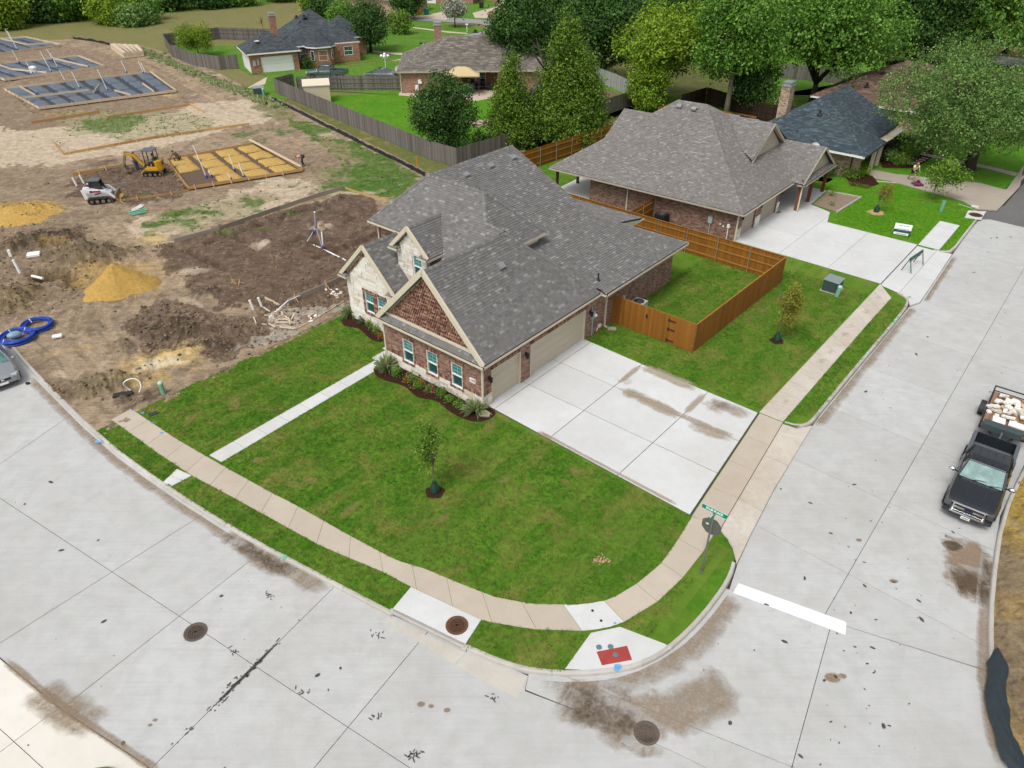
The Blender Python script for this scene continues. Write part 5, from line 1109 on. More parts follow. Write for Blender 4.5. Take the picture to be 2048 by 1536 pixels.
# houses at the top edge
b0=W(742,14); H7=thing('house','tan roofed house half hidden behind the round tree at the top edge','house',Vector((-36,168,0)),R(-20)); hip_house(H7,0,16,0,9,2.7,.5,M_SH4,wallmat=M_BR5,gut=M_WHITE)
H8=thing('house','red brick house with white door surround at the top edge above the street','house',Vector((-21.5,181,0)),R(-8)); hip_house(H8,0,13,0,9,2.8,.6,M_SH3,wallmat=M_BR4,gut=M_WHITE)
b=MB(); b.bb(2.0,4.6,-.08,.0,0,2.5); b.build('door_surround',M_WHITE,H8); b=MB(); b.bb(2.9,3.8,-.12,-.08,.6,2.2); b.build('pane',M_GL_DK,H8)
H9=thing('house','red brick house with cream garage door at the top edge above the street','house',Vector((-4.2,178,0)),R(-12)); hip_house(H9,0,12,0,8,2.8,.6,M_SH3,wallmat=M_BR4,gut=M_WHITE)
b=MB(); b.bb(1.2,6.0,-.08,0,0,2.2); b.build('garage_door',M_CREAM,H9)
H10=thing('house','grey roofed gable behind the dark trees above the canopy','house',W(1012,170),R(40)); hip_house(H10,0,7,0,8,3.0,.6,M_SH4,wallmat=M_BR4,gut=M_WHITE)
#================================================================FENCES
M_CED=m_wood('stained_cedar',[(.15,.056,.008),(.23,.090,.013),(.28,.118,.019),(.20,.078,.010),(.33,.150,.030)])
M_CEDIN=m_wood('stained_cedar_rail',[(.26,.108,.017),(.34,.155,.027),(.40,.19,.04)],along=0)
M_GREYW=m_wood('weathered_wood',[(.085,.075,.066),(.125,.112,.10),(.165,.15,.135),(.20,.185,.165)]); M_GREYL=m_wood('silvered_wood',[(.24,.24,.235),(.32,.32,.31),(.38,.38,.37)]); M_DKW=m_wood('dark_wood',[(.02,.012,.008),(.035,.02,.013),(.05,.03,.02)])
def fence(name,label,pts,h,pm,rm,side=1,pw_=.14,single=True,gap=.006,posts=2.4,post_mat=None,group=None,lean=.0,rails=(.3,.95,1.5)):
 """picket fence along pts; side=+1 puts the pickets on the left of the line, rails and posts on the right"""
 pts=[Vector((p[0],p[1],0)) for p in pts]; root=thing(name,label,'fence',pts[0],0,group)
 base=MB(); base.bb(-pw_/2+gap/2,pw_/2 -gap/2,-.009,.009,.02,h); me=base.mesh('picket',pm); bulk=MB()
 for a,b in zip(pts,pts[1:]):
  d=b -a; L=d.length; d.normalize(); n=Vector((-d.y,d.x,0))*side; ang=math.atan2(d.y,d.x); N=max(1,round(L/pw_)); o=a -pts[0]
  for k in range(N):
   p=o+d*((k+.5)*L/N)+n*(.03+random.uniform(-.004,.004)); sz=1+random.uniform(-.012,.012)
   if single:
    ob=bpy.data.objects.new('picket',me); COL.objects.link(ob); ob.parent=root; ob.location=p; ob.rotation_euler=(0,0,ang+random.uniform(-.02,.02)); ob.scale=(L/N/pw_,1,sz)
   else: bulk.box((p.x,p.y,h*sz/2),(L/N -gap,.018,h*sz),ang+random.uniform(-.03,.03))
  for z in rails:
   r=MB(); z=z*h/1.83; r.bar(o+n*-.0+Vector((0,0,z)),o+d*L+Vector((0,0,z)),.04,.09); r.build('rail',rm,root)
  M=max(1,round(L/posts))
  for k in range(M+1):
   p=o+d*(L*k/M) -n*.055; m=MB(); m.tube([p,p+Vector((0,0,h -.05))],.032,8); m.build('post',post_mat or M_GALV,root)
  if not single is True and single is None: pass
 if bulk.v: bulk.build('picket',pm,root,fix=False,kind='stuff')
 return root
def cap_rail(root,pts,h,mat):
 p0=Vector((pts[0][0],pts[0][1],0))
 for a,b in zip(pts,pts[1:]):
  m=MB(); m.bar(Vector((a[0],a[1],h)) -p0,Vector((b[0],b[1],h)) -p0,.05,.03); m.build('cap_rail',mat,root)
f1p=[HF(11,-.02),HF(11,-5.38)]; f1=fence('gate_fence','short orange cedar fence run with a gate, facing the driveway',f1p,1.78,M_CED,M_CEDIN,-1); 
o_=f1p[0]
g=MB()
for z in (.25,.95,1.5):
 p=HF(10.93,-3.75) -o_; d=VV; g.bar(p+Vector((0,0,z)),p -d*.42+Vector((0,0,z)),.05,.04); g.box((p.x,p.y,z),(.06,.06,.14),YAW)
g.build('gate_hinge',M_BLACK,f1); g=MB(); p=HF(10.92,-2.35) -o_; g.box((p.x,p.y,1.25),(.05,.08,.2),YAW); g.build('gate_latch',M_BLACK,f1)
f2p=[HF(11,-5.38),HF(22.5,-5.6)]; f2=fence('cedar_fence','long orange cedar fence run parallel to the side street',f2p,1.78,M_CED,M_CEDIN,-1)
f3p=[HF(22.5,-5.6),HF(22.75,6.2),HF(22.95,13.2)]; f3=fence('cedar_fence','orange cedar fence between the two new houses, rails and steel posts facing the red house',f3p,1.78,M_CED,M_CEDIN,-1)
cap_rail(f1,f1p,1.8,M_CEDIN); cap_rail(f2,f2p,1.8,M_CEDIN); cap_rail(f3,f3p,1.8,M_CEDIN)
fence('cedar_fence','short orange cedar return fence reaching the brown brick wall',[HF(22.8,6.25),HF(26.55,6.45)],1.78,M_CED,M_CEDIN,1)
fence('cedar_fence','orange cedar fence along the rear of the brown brick house, posts on the near side',[HF(24.5,21.75),HF(28.9,21.4),HF(42.3,20.4)],1.78,M_CED,M_CEDIN,1)
fence('cedar_fence','orange cedar fence corner showing above the ridge of the pale roof',[HF(50.5,20.2),HF(53,19.9),HF(53.4,10.5)],1.9,M_CED,M_CEDIN,-1)
G1=PX([(552,186),(640,224),(740,267),(860,318),(915,334)]); fence('grey_fence','weathered grey picket fence along the dirt track',G1,1.75,M_GREYW,M_GREYW,-1,.15,None,posts=3,post_mat=M_GREYW)
fence('grey_fence','weathered grey fence running behind the conifers to the yellow tree',PX([(915,334),(1000,308),(1100,268),(1215,228),(1330,190)]),1.75,M_GREYW,M_GREYW,-1,.15,None,posts=3,post_mat=M_GREYW)
fence('grey_fence','grey yard fence with leaning panels behind the beige shed',PX([(552,186),(590,176)]),1.75,M_GREYW,M_GREYW,1,.15,None,posts=3,post_mat=M_GREYW)
fence('grey_fence','dark weathered fence between the shed and the chimney house, rails showing',PX([(596,184),(676,180),(683,181),(802,180)]),1.75,M_GREYW,M_GREYW,1,.15,None,posts=2.4,post_mat=M_GREYW)
fence('grey_fence','grey fence around the back yard of the charcoal roofed house',PX([(478,136),(440,139),(390,132),(345,114),(332,92),(440,78),(560,82)]),1.8,M_GREYW,M_GREYW,1,.15,None,posts=2.6,post_mat=M_GREYW)
fence('grey_fence','pale silvered fence behind the tall conifer',PX([(1185,160),(1230,178),(1262,193)]),1.8,M_GREYL,M_GREYL,-1,.15,None,posts=2.6,post_mat=M_GREYL)
fence('dark_fence','dark brown fence in tree shade behind the pale roof',PX([(1360,222),(1410,206),(1530,243),(1620,248)]),1.8,M_DKW,M_DKW,1,.15,None,posts=2.6,post_mat=M_DKW)
fence('grey_fence','grey fence piece under the large tree beyond the brick chimney',PX([(1560,155),(1660,165),(1720,172)]),1.8,M_GREYW,M_GREYW,-1,.15,None,posts=2.6,post_mat=M_GREYW)
# silt fences
M_SILT=plain('silt_fabric',(.018,.02,.022),.8,var=.4)
def silt(label,px,h=.42):
 pts=resample([W(x,y) for x,y in px],.6); root=thing('silt_fence',label,'silt fence',pts[0]); m=MB(); vs=[]; fs=[]
 for i,p in enumerate(pts):
  q=p -pts[0]; hh=h*random.uniform(.65,1.1); vs+=[q+Vector((0,0,-.1)),q+Vector((random.uniform(-.08,.08),random.uniform(-.06,.06),hh)),q+Vector((.03,.02,hh)),q+Vector((.03,.02,-.1))]
  if i:
   b_=(i -1)*4
   for j in range(3): fs.append((b_+j,b_+j+1,b_+5+j,b_+4+j))
 m.add(vs,fs); m.build('fabric',M_SILT,root)
 for p in pts[::5]:
  q=p -pts[0]; m=MB(); m.bar(q,q+Vector((0,0,h+.15)),.04,.04); m.build('stake',M_GREYW,root)
 return root
silt('sagging black silt fence between the dirt track and the foundations',[(851,354),(800,326),(740,298),(690,272),(640,248),(590,222),(545,200)])
silt('black silt fence at the meadow edge beyond the far foundation',[(147,78),(185,83),(236,94)])
#================================================================TREES,SHRUBS,GRASS
def np_mesh(name,V,F,mat,smooth=False):
 me=bpy.data.meshes.new(name); k=F.shape[1]
 me.vertices.add(len(V)); me.vertices.foreach_set('co',V.astype(np.float32).ravel()); me.loops.add(F.size); me.loops.foreach_set('vertex_index',F.astype(np.int32).ravel())
 me.polygons.add(len(F)); me.polygons.foreach_set('loop_start',np.arange(0,F.size,k,dtype=np.int32)); me.polygons.foreach_set('loop_total',np.full(len(F),k,np.int32))
 me.update(calc_edges=True); me.materials.append(mat); return me
def leaf_cloud(lobes,n,size,mat,seed=0,aspect=.62,shell=.5,flat=.35,name='crown',up=.35):
 rg=np.random.default_rng(seed); L=np.array(lobes,float); wgt=(L[:,3]*L[:,4]*L[:,5])**.7; wgt/=wgt.sum()
 k=rg.choice(len(L),n,p=wgt); d=rg.normal(size=(n,3)); d/=np.linalg.norm(d,axis=1)[:,None]
 r=shell+(1 -shell)*rg.random(n)**.6; r*=1+.16*rg.normal(size=n)*(rg.random(n)<.35)
 # gather the leaves into small sprays so that the crown has gaps
 m=max(8,n//14); ka=rg.integers(0,m,n); off=rg.normal(size=(n,3))*size*1.35
 P=L[k,:3]+d*r[:,None]*L[k,3:6]; anchor=P[:m]; dn=d.copy()
 P=anchor[ka]+off; dn=d[:m][ka]
 nr=dn*.55+rg.normal(size=(n,3))*.6+np.array([0,0,up]); nr/=np.linalg.norm(nr,axis=1)[:,None]
 t=rg.normal(size=(n,3)); t -=nr*(t*nr).sum(1)[:,None]; t/=np.linalg.norm(t,axis=1)[:,None]; b=np.cross(nr,t)
 s=size*rg.uniform(.65,1.35,n)[:,None]
 V=np.stack([P -t*s*.55,P -b*s*aspect*.5+nr*s*.12,P+t*s*.55,P+b*s*aspect*.5+nr*s*.12],1).reshape(-1,3)
 F=np.arange(n*4).reshape(n,4); return np_mesh(name,V,F,mat)
def lobes_for(H,r,zb,k,seed,shape='round',squash=.8):
 rg=random.Random(seed); zc=(H+zb)/2; hz=(H -zb)/2; out=[]
 if shape=='cone':
  for i in range(k):
   f=(i+.5)/k; z=zb+(H -zb)*f; rr=r*(1 -f)**.75+.15
   out.append((0,0,z,rr*.62,rr*.62,(H -zb)/k)); m=max(2,int(7*(1 -f)+1))
   for j in range(m):
    a=rg.uniform(0,6.28); q=rr*rg.uniform(.45,.8); s=rr*rg.uniform(.35,.55)+.12
    out.append((q*math.cos(a),q*math.sin(a),z+rg.uniform(-.3,.3),s,s,s*.75+(H -zb)/k*.35))
  return out
 for i in range(k):
  while True:
   x,y,z=rg.uniform(-1,1),rg.uniform(-1,1),rg.uniform(-1,1)
   if .25<x*x+y*y+z*z<.9: break
  s=rg.uniform(.28,.46)*r; w=1.0
  if shape=='spread': w=1.0 if z<.2 else .85
  if shape=='egg': w=1.0 -.35*max(0,z)
  out.append((x*r*.78*w,y*r*.78*w,zc+z*hz*.8,s,s,s*squash))
 out.append((0,0,zc,r*.5,r*.5,hz*.6)); return out
def m_bark(name,c): return plain(name,c,.95,var=.35,sc=6)
BK_DK=m_bark('dark_bark',(.045,.035,.027)); BK_GR=m_bark('grey_bark',(.15,.125,.10)); BK_LT=m_bark('pale_bark',(.24,.20,.15))
LF_DARK=m_leaf('leaf_dark',[(0.014,0.038,0.007),(0.030,0.079,0.014),(0.056,0.133,0.024),(0.104,0.202,0.042)])
LF_MID=m_leaf('leaf_mid',[(0.030,0.082,0.011),(0.067,0.163,0.019),(0.124,0.266,0.032),(0.233,0.406,0.067)])
LF_LIME=m_leaf('leaf_lime',[(0.054,0.103,0.006),(0.119,0.205,0.011),(0.205,0.324,0.020),(0.302,0.432,0.043)])
LF_OLV=m_leaf('leaf_olive',[(0.038,0.082,0.017),(0.082,0.163,0.033),(0.151,0.270,0.060),(0.273,0.409,0.131)])
LF_CON=m_leaf('leaf_conifer',[(0.029,0.072,0.009),(0.065,0.137,0.014),(0.124,0.225,0.020),(0.218,0.338,0.037)],.2)
LF_YOUNG=m_leaf('leaf_young',[(0.041,0.101,0.011),(0.088,0.189,0.019),(0.162,0.284,0.034),(0.297,0.432,0.068)])
LF_YEL=m_leaf('leaf_yellowish',[(.09,.12,.012),(.16,.19,.02),(.25,.25,.03),(.34,.30,.05)]); LF_RED=m_leaf('leaf_bronze',[(.16,.07,.02),(.22,.12,.02),(.20,.19,.03),(.30,.22,.05)])
LF_PALE=m_leaf('leaf_variegated',[(.18,.24,.09),(.30,.36,.16),(.44,.48,.26)]); LF_BLOOM=m_leaf('leaf_blossom',[(.05,.10,.02),(.35,.36,.28),(.60,.58,.52)])
def topz(Y,py): b=-(py -768)/FPX; return CAM_H+Y*(-SP+b*CP)/(CP+b*SP)
def rad(p,z,hw): return hw*(p.y*CP+(CAM_H -z)*SP)/FPX
def trunk_mesh(H,r0,limbs,bark,lean=(0,0),fork=None,seed=0,spread=1.0,zb=1.5):
 rg=random.Random(seed); m=MB(); zt=fork or H*.6
 pts=[(0,0,-.1),(lean[0]*.15,lean[1]*.15,zt*.3),(lean[0]*.5,lean[1]*.5,zt*.7),(lean[0],lean[1],zt)]
 m.tube([(0,0,-.12),(0,0,.12)],[r0*1.7,r0*1.15],8); m.tube(pts,[r0*1.15,r0*.9,r0*.72,r0*.55],8)
 for i in range(limbs):
  a=6.283*i/limbs+rg.uniform(-.4,.4); q=spread*rg.uniform(.6,1.0); zz=zt*rg.uniform(.62,.95) if not fork else zt*rg.uniform(.92,1.0)
  e=(lean[0]+q*math.cos(a),lean[1]+q*math.sin(a),zz+(H -zz)*rg.uniform(.45,.8)); s=(lean[0]*zz/zt,lean[1]*zz/zt,zz)
  mid=tuple((s[j]+e[j])/2+(rg.uniform(-.12,.12)*spread if j<2 else .1*spread) for j in range(3))
  m.tube([s,mid,e],[r0*.5,r0*.32,r0*.1],6)
 return m
def tree(name,label,loc,H,r,zb,leaf,bark,n,size,k=14,shape='round',r0=.2,limbs=6,seed=1,fork=None,lean=(0,0),cat='tree',group=None,shell=.72,off=(0,0),aspect=.62,squash=.8):
 t=thing(name,label,cat,loc,0,group)
 tb=trunk_mesh(H*.93,r0,limbs,bark,lean,fork,seed,r*.8,zb); tb.build('trunk',bark,t,smooth=True)
 lo=[(a+off[0],b+off[1],c,d,e,f) for a,b,c,d,e,f in lobes_for(H,r,zb,k,seed,shape,squash)]
 link('crown',leaf_cloud(lo,n,size,leaf,seed,aspect,shell),t); return t
def ptree(name,label,base,top,hw,bot,leaf,bark,n,size,cx=None,**kw):
 """tree placed by its foot; height, crown width and crown bottom measured in the photo"""
 n=int(n*1.7); size*=.76; p=W(*base); H=topz(p.y,top); zb=max(.15,topz(p.y,bot)); r=rad(p,(H+zb)/2,hw*(.80 if kw.get('shape')=='cone' else 1.0))
 if cx is not None: kw['off']=(rad(p,(H+zb)/2,cx -base[0]),0)
 return tree(name,label,p,H,r,zb,leaf,bark,n,size,**kw)
ptree('broadleaf_tree','dense dark green tree growing against the grey fence near the track',(888,302),138,66,298,LF_DARK,BK_GR,15000,.27,k=26,r0=.16,seed=3,shape='egg')
ptree('conifer_tree','smaller olive conifer left of the tall one, bare pale trunk at its foot',(1053,288),108,58,268,LF_CON,BK_GR,20000,.30,cx=1022,k=18,r0=.16,seed=5,shape='cone',aspect=.45,shell=.3)
ptree('conifer_tree','tall olive green conifer with dark trunk by the orange rear fence',(1100,280),20,100,250,LF_CON,BK_DK,36000,.34,cx=1130,k=24,r0=.27,seed=6,shape='cone',aspect=.45,shell=.3)
ptree('broadleaf_tree','dark green tree overhanging the right end of the taupe roof',(1045,165),-25,72,128,LF_DARK,BK_DK,12000,.42,k=20,r0=.3,seed=8)
ptree('broadleaf_tree','very dark tree crown filling the gap behind the tall conifer',(1205,150),-45,95,130,LF_DARK,BK_DK,14000,.44,k=24,r0=.4,seed=9)
ptree('broadleaf_tree','bright yellow green tree behind the pale roof of the second house',(1315,205),8,92,150,LF_LIME,BK_DK,14000,.40,cx=1310,k=22,r0=.25,seed=10)
ptree('broadleaf_tree','low yellow green bushy tree beneath the bright yellow green crown',(1290,222),130,48,224,LF_LIME,BK_DK,6000,.3,k=12,r0=.14,seed=11)
ptree('broadleaf_tree','tall mid green tree with a straight pale trunk above the pale ridge',(1452,228),-45,100,165,LF_MID,BK_LT,16000,.40,cx=1458,k=24,r0=.33,seed=12,fork=5.0)
ptree('broadleaf_tree','low hanging dark limb tree right of the straight pale trunk',(1500,226),110,48,205,LF_DARK,BK_DK,5000,.34,k=10,r0=.16,seed=13)
ptree('broadleaf_tree','broad light green tree with forked dark trunk behind the brick chimney',(1622,212),-50,145,150,LF_MID,BK_DK,22000,.42,cx=1650,k=30,r0=.5,seed=14,fork=2.6)
for i,(b,t,hw,bt,lf,lab) in enumerate((((1850,118),-70,80,125,LF_DARK,'dark tree behind the brown roof'),((1935,110),-70,70,112,LF_MID,'mid green tree right of the brown roof'),((2010,105),-80,70,110,LF_LIME,'light green tree near the upper right corner'),((1770,110),-70,70,110,LF_DARK,'dark tree between the broad light green tree and the brown roof'),((1380,105),-60,70,90,LF_DARK,'dark tree behind the bright yellow green tree'),((1530,110),-70,80,90,LF_MID,'tree crown between the pale trunk tree and the broad light green tree'),((2060,140),-60,60,140,LF_MID,'tree at the upper right edge behind the oak'),((1110,90),-60,60,90,LF_DARK,'dark tree beyond the tall conifer top'))):
 ptree('broadleaf_tree',lab,b,t,hw,bt,lf,BK_DK,9000,.5,k=18,r0=.35,seed=30+i)
ptree('oak_tree','wide spreading grey green oak over the lawn at the right edge',(1937,338),96,172,296,LF_OLV,BK_DK,34000,.26,cx=1912,k=40,r0=.55,limbs=8,seed=17,fork=2.6,shape='spread',aspect=.5)
ptree('broadleaf_tree','round dark green tree on the front lawn right of the charcoal roofed house',(742,104),6,47,84,LF_DARK,BK_DK,9000,.36,k=18,r0=.22,seed=18)
ptree('broadleaf_tree','green tree just left of the round lawn tree',(700,92),-8,38,88,LF_MID,BK_DK,6000,.4,k=14,r0=.2,seed=19)
ptree('broadleaf_tree','dark tree behind the ridge of the charcoal roof',(655,55),-20,34,50,LF_DARK,BK_DK,5000,.5,k=12,r0=.25,seed=20)
ptree('broadleaf_tree','yellow green bush tree between the round tree and the far street',(800,68),18,24,66,LF_YOUNG,BK_DK,3500,.38,k=9,r0=.15,seed=21)
ptree('broadleaf_tree','dark tree over the tan roof at the far street',(815,38),-30,36,25,LF_DARK,BK_DK,5000,.5,k=12,r0=.25,seed=22)
ptree('flowering_tree','small tree with pale blossom on the lawn at the far street bend',(910,54),-4,22,36,LF_BLOOM,BK_DK,2500,.42,k=10,r0=.12,seed=23)
ptree('broadleaf_tree','yellow green tree inside the fenced back yard near the meadow',(398,112),42,37,104,LF_LIME,BK_GR,5000,.3,k=14,r0=.12,seed=24,aspect=.4)
ptree('bare_tree','thin leafless sapling standing in the meadow behind the charcoal roofed house',(527,66),22,5,60,LF_RED,BK_GR,60,.2,k=3,r0=.07,seed=25)
ptree('shrub_tree','small bronze green tree left of the brick chimney',(1556,238),184,20,234,LF_OLV,BK_GR,2600,.25,k=8,r0=.08,seed=26)
for i,(x,y,t,hw,lf,lab) in enumerate(((18,58,-20,40,LF_LIME,'yellow green tree at the upper left corner'),(78,46,-25,42,LF_DARK,'dark round tree second from the upper left corner'),(150,40,-30,40,LF_MID,'green tree at the wood edge left of the yellow bush'),(205,36,-30,38,LF_DARK,'dark tree at the wood edge behind the yellow bush'),(235,46,2,50,LF_LIME,'yellow bush at the near side of the wood edge'),(290,38,-25,44,LF_MID,'tall green tree at the right end of the wood edge'),(265,48,22,46,LF_OLV,'low grey brush in front of the wood edge'),(340,20,-30,36,LF_DARK,'dark tree beyond the right end of the wood edge'),(415,16,-25,34,LF_DARK,'dark tree alone in the far meadow'),(480,10,-25,34,LF_MID,'tree at the top edge right of the lone meadow tree'),(570,2,-40,40,LF_MID,'tree at the top edge beyond the bare sapling'),(625,20,-20,22,LF_LIME,'yellow green bush left of the charcoal roof ridge'))):
 ptree('broadleaf_tree',lab,(x,y),t,hw,y -2 if hw<40 else y,lf,BK_DK,5000,.62,k=14,r0=.3,seed=50+i,squash=.9)
# the far wood that closes the top of the picture
rg=np.random.default_rng(99); LB=[]
for x in np.arange(-150,185,6.5):
 for row,yy in enumerate((196,208)):
  if -75<x<-8 and row==0: continue
  h=rg.uniform(8,13); LB.append((x+rg.uniform(-2,2),yy+rg.uniform(-4,4),h*.5,5,4.5,h*.5))
me=leaf_cloud(LB,42000,.95,LF_DARK,99,.7,.6,name='far_wood'); o=link('far_wood',me); o['kind']='stuff'
rg=np.random.default_rng(98); LB=[]
for x,y in [(float(a),float(b)) for a,b in zip(rg.uniform(20,110,60),rg.uniform(118,175,60))]+[(float(a),float(b)) for a,b in zip(rg.uniform(-120,-60,26),rg.uniform(168,190,26))]:
 h=rg.uniform(7,13); LB.append((x,y,h*.5,4.2,4.2,h*.5))
o=link('far_trees',leaf_cloud(LB,34000,.75,LF_MID,98,.7,.6,name='far_trees')); o['kind']='stuff'
# ---young staked trees with watering bags
M_MULCH=NT('mulch',.98,.1); _n=M_MULCH.noise(M_MULCH.pos(),28,5,.8); M_MULCH.col(M_MULCH.ramp(_n,[(.3,(.022,.009,.007)),(.55,(.050,.020,.014)),(.8,(.105,.045,.032))])); M_MULCH.bump(_n,1,.04); M_MULCH=M_MULCH.m
M_BAG=plain('watering_bag_green',(.012,.045,.032),.45,var=.3); M_STRAW=plain('pale_mulch',(.40,.27,.13),.95,var=.3)
def mulch_ring(p,r,mat,label):
 m=MB(); pr=[(r*(1+.08*math.sin(5*a)),a) for a in [2*math.pi*k/28 for k in range(28)]]
 vs=[(0,0,.07)]+[(q*.72*math.cos(a),q*.72*math.sin(a),.06) for q,a in pr]+[(q*math.cos(a),q*math.sin(a),.004) for q,a in pr]
 fs=[(0,1+k,1+(k+1) % 28) for k in range(28)]+[(1+k,29+k,29+(k+1) % 28,1+(k+1) % 28) for k in range(28)]
 m.add(vs,fs); o=m.build('mulch_ring',mat,None,smooth=True); o.location=p; o['kind']='stuff'; return o
def water_bag(p,label,h=.6,r=.2):
 m=MB(); n=14; prof=[(r,0),(r*1.08,.12),(r*.85,h*.5),(r*.42,h*.85),(r*.38,h)]; vs=[]; fs=[]
 for i,(q,z) in enumerate(prof):
  for k in range(n):
   a=2*math.pi*k/n; w=1+(.10*math.sin(3*a+i)+.07*(k % 2))*(1 -.5*z/h); vs.append((q*w*math.cos(a),q*w*math.sin(a),z+.04))
 for i in range(len(prof) -1):
  for k in range(n): fs.append((i*n+k,i*n+(k+1) % n,(i+1)*n+(k+1) % n,(i+1)*n+k))
 fs.append(tuple((len(prof) -1)*n+k for k in range(n))); m.add(vs,fs); o=m.build('watering_bag',M_BAG,None); o.location=p; return tag(o,label,'watering bag','watering bags round young trees')
def sapling(label,base,top,hw,bot,leaf,n,size,seed,bark=BK_GR,cx=None,shape='egg',ring=None,k=16,r0=.04,bag=None,shell=.15):
 p=W(*base); H=topz(p.y,top)+.1; zb=topz(p.y,bot); r=rad(p,H*.6,hw); off=(rad(p,H*.6,(cx or base[0]) -base[0]),0)
 tree('young_tree',label,p,H,r,zb,leaf,bark,n,size,k=k,r0=r0,limbs=9,seed=seed,shape=shape,off=off,shell=shell,cat='young tree',squash=1.0)
 if ring: mulch_ring(p,ring[0],ring[1],'')
 if bag: water_bag(p,bag)
sapling('slender young green tree in the middle of the corner lawn',(870,984),834,30,945,LF_YOUNG,2900,.09,71,cx=862,ring=(.42,M_MULCH),bag='green watering bag round the young tree on the corner lawn',k=18)
sapling('thin yellowing young tree beside the cedar fence and side walk',(1553,682),556,28,660,LF_YEL,3600,.10,72,cx=1560,ring=(.40,M_MULCH),bag='green watering bag round the yellowing young tree by the side walk',k=14)
sapling('sparse bronze young tree in a straw coloured ring before the second house',(1752,425),366,17,408,LF_RED,700,.11,73,cx=1762,ring=(.65,M_STRAW),bag='green watering bag round the sparse bronze tree',k=9)
sapling('umbrella shaped young tree beside the concrete drive of the blue roofed house',(1862,402),330,40,372,LF_YOUNG,2600,.17,74,cx=1875,shape='spread',k=14,r0=.06,shell=.4)
# ---planting beds and shrubs
def bed(name,px,z=.03):
 pts=smooth_line([W(x,y) for x,y in px]+[W(*px[0])],2)[:-1]; b=bmesh.new(); n=len(pts); c=sum(pts,Vector())/n
 b.free(); m=MB(); m.prism([(p.x,p.y) for p in pts],-.02,z); o=m.build(name,M_MULCH,None); o['kind']='stuff'; return o
c5=lambda q: (660+q[0]*.2734,440+q[1]*.2734)
bed('mulch_bed',[c5(q) for q in ((318,1095),(330,1140),(400,1175),(480,1195),(545,1215),(600,1265),(640,1300),(700,1310),(790,1325),(860,1395),(960,1450),(1060,1480),(1150,1470),(1225,1415),(1170,1372),(1120,1360),(900,1240),(640,1110),(430,1005),(360,1040))])
bed('mulch_bed',[c5(q) for q in ((80,735),(95,772),(150,785),(210,790),(260,840),(310,885),(400,897),(400,800),(300,720),(200,690),(130,700))])
def shrub(label,px,r,h,leaf,n,size,seed,flowers=None,spiky=False,group='shrubs in the mulch beds'):
 p=W(*c5(px),.03) if isinstance(px,tuple) else px; t=thing('shrub',label,'shrub',p,0,group)
 if spiky:
  m=MB(); rg=random.Random(seed)
  for i in range(n):
   a=rg.uniform(0,6.28); e=rg.uniform(.25,1.35); L=h*rg.uniform(.7,1.1); d=Vector((math.cos(a)*math.cos(e),math.sin(a)*math.cos(e),math.sin(e))); s=d.cross(Vector((0,0,1))).normalized()*size*.5
   mid=d*L*.6; tip=d*L -Vector((0,0,L*.28*math.cos(e))); m.add([-s*.5,s*.5,mid+s,tip,mid -s],[(0,1,2,3,4)])
  m.build('foliage',leaf,t,fix=False)
 else:
  lo=lobes_for(h,r,.05,9,seed,'round',.9); link('foliage',leaf_cloud(lo,n,size,leaf,seed,.6,.4,name='foliage'),t)
  m=MB()
  for i in range(4): a=i*1.6; m.tube([(0,0,0),(r*.4*math.cos(a),r*.4*math.sin(a),h*.6)],[.015,.006],5)
  m.build('stem',BK_GR,t)
 if flowers: link('flowers',leaf_cloud(lobes_for(h,r,.1,6,seed+1),60,size*.9,flowers,seed+1,.9,.9,name='flowers'),t)
 return t
FL_RED=plain('red_flower',(.42,.03,.03),.6); FL_PINK=plain('pink_flower',(.55,.06,.12),.6); FL_ORG=plain('orange_flower',(.45,.13,.02),.6)
shrub('pale loose shrub at the walk end of the long mulch bed',(415,1085),.5,.95,LF_PALE,170,.07,1,spiky=True)
shrub('small green shrub next to the pale loose shrub in the long bed',(487,1140),.24,.42,LF_MID,420,.075,2); shrub('red tinged shrub, third in the long bed',(583,1185),.32,.42,LF_OLV,480,.08,3,FL_ORG)
shrub('green shrub with red tips, fourth in the long bed',(655,1225),.3,.42,LF_MID,520,.075,4,FL_RED); shrub('shrub with pink bloom in the middle of the long bed',(738,1262),.3,.38,LF_OLV,480,.075,5,FL_PINK)
shrub('dark green shrub right of the pink blooming one',(810,1290),.24,.36,LF_MID,420,.07,6); shrub('green shrub below the third window of the red house',(875,1322),.24,.38,LF_MID,420,.07,7); shrub('low green shrub third from the corner of the house',(945,1368),.25,.38,LF_MID,420,.07,8)
shrub('tall variegated spiky shrub at the corner downspout',(1062,1395),.42,.9,LF_PALE,150,.08,9,spiky=True)
shrub('pale loose shrub at the white stone corner in the short bed',(152,690),.42,.9,LF_PALE,140,.07,10,spiky=True); shrub('small shrub second in the short mulch bed',(228,755),.2,.32,LF_DARK,300,.07,11); shrub('small shrub third in the short mulch bed',(295,780),.24,.36,LF_YOUNG,360,.075,12)
shrub('small shrub fourth in the short mulch bed',(337,815),.24,.36,LF_YOUNG,360,.075,13); shrub('red leaved shrub at the walk end of the short bed',(380,868),.2,.3,LF_RED,300,.07,14,FL_RED)
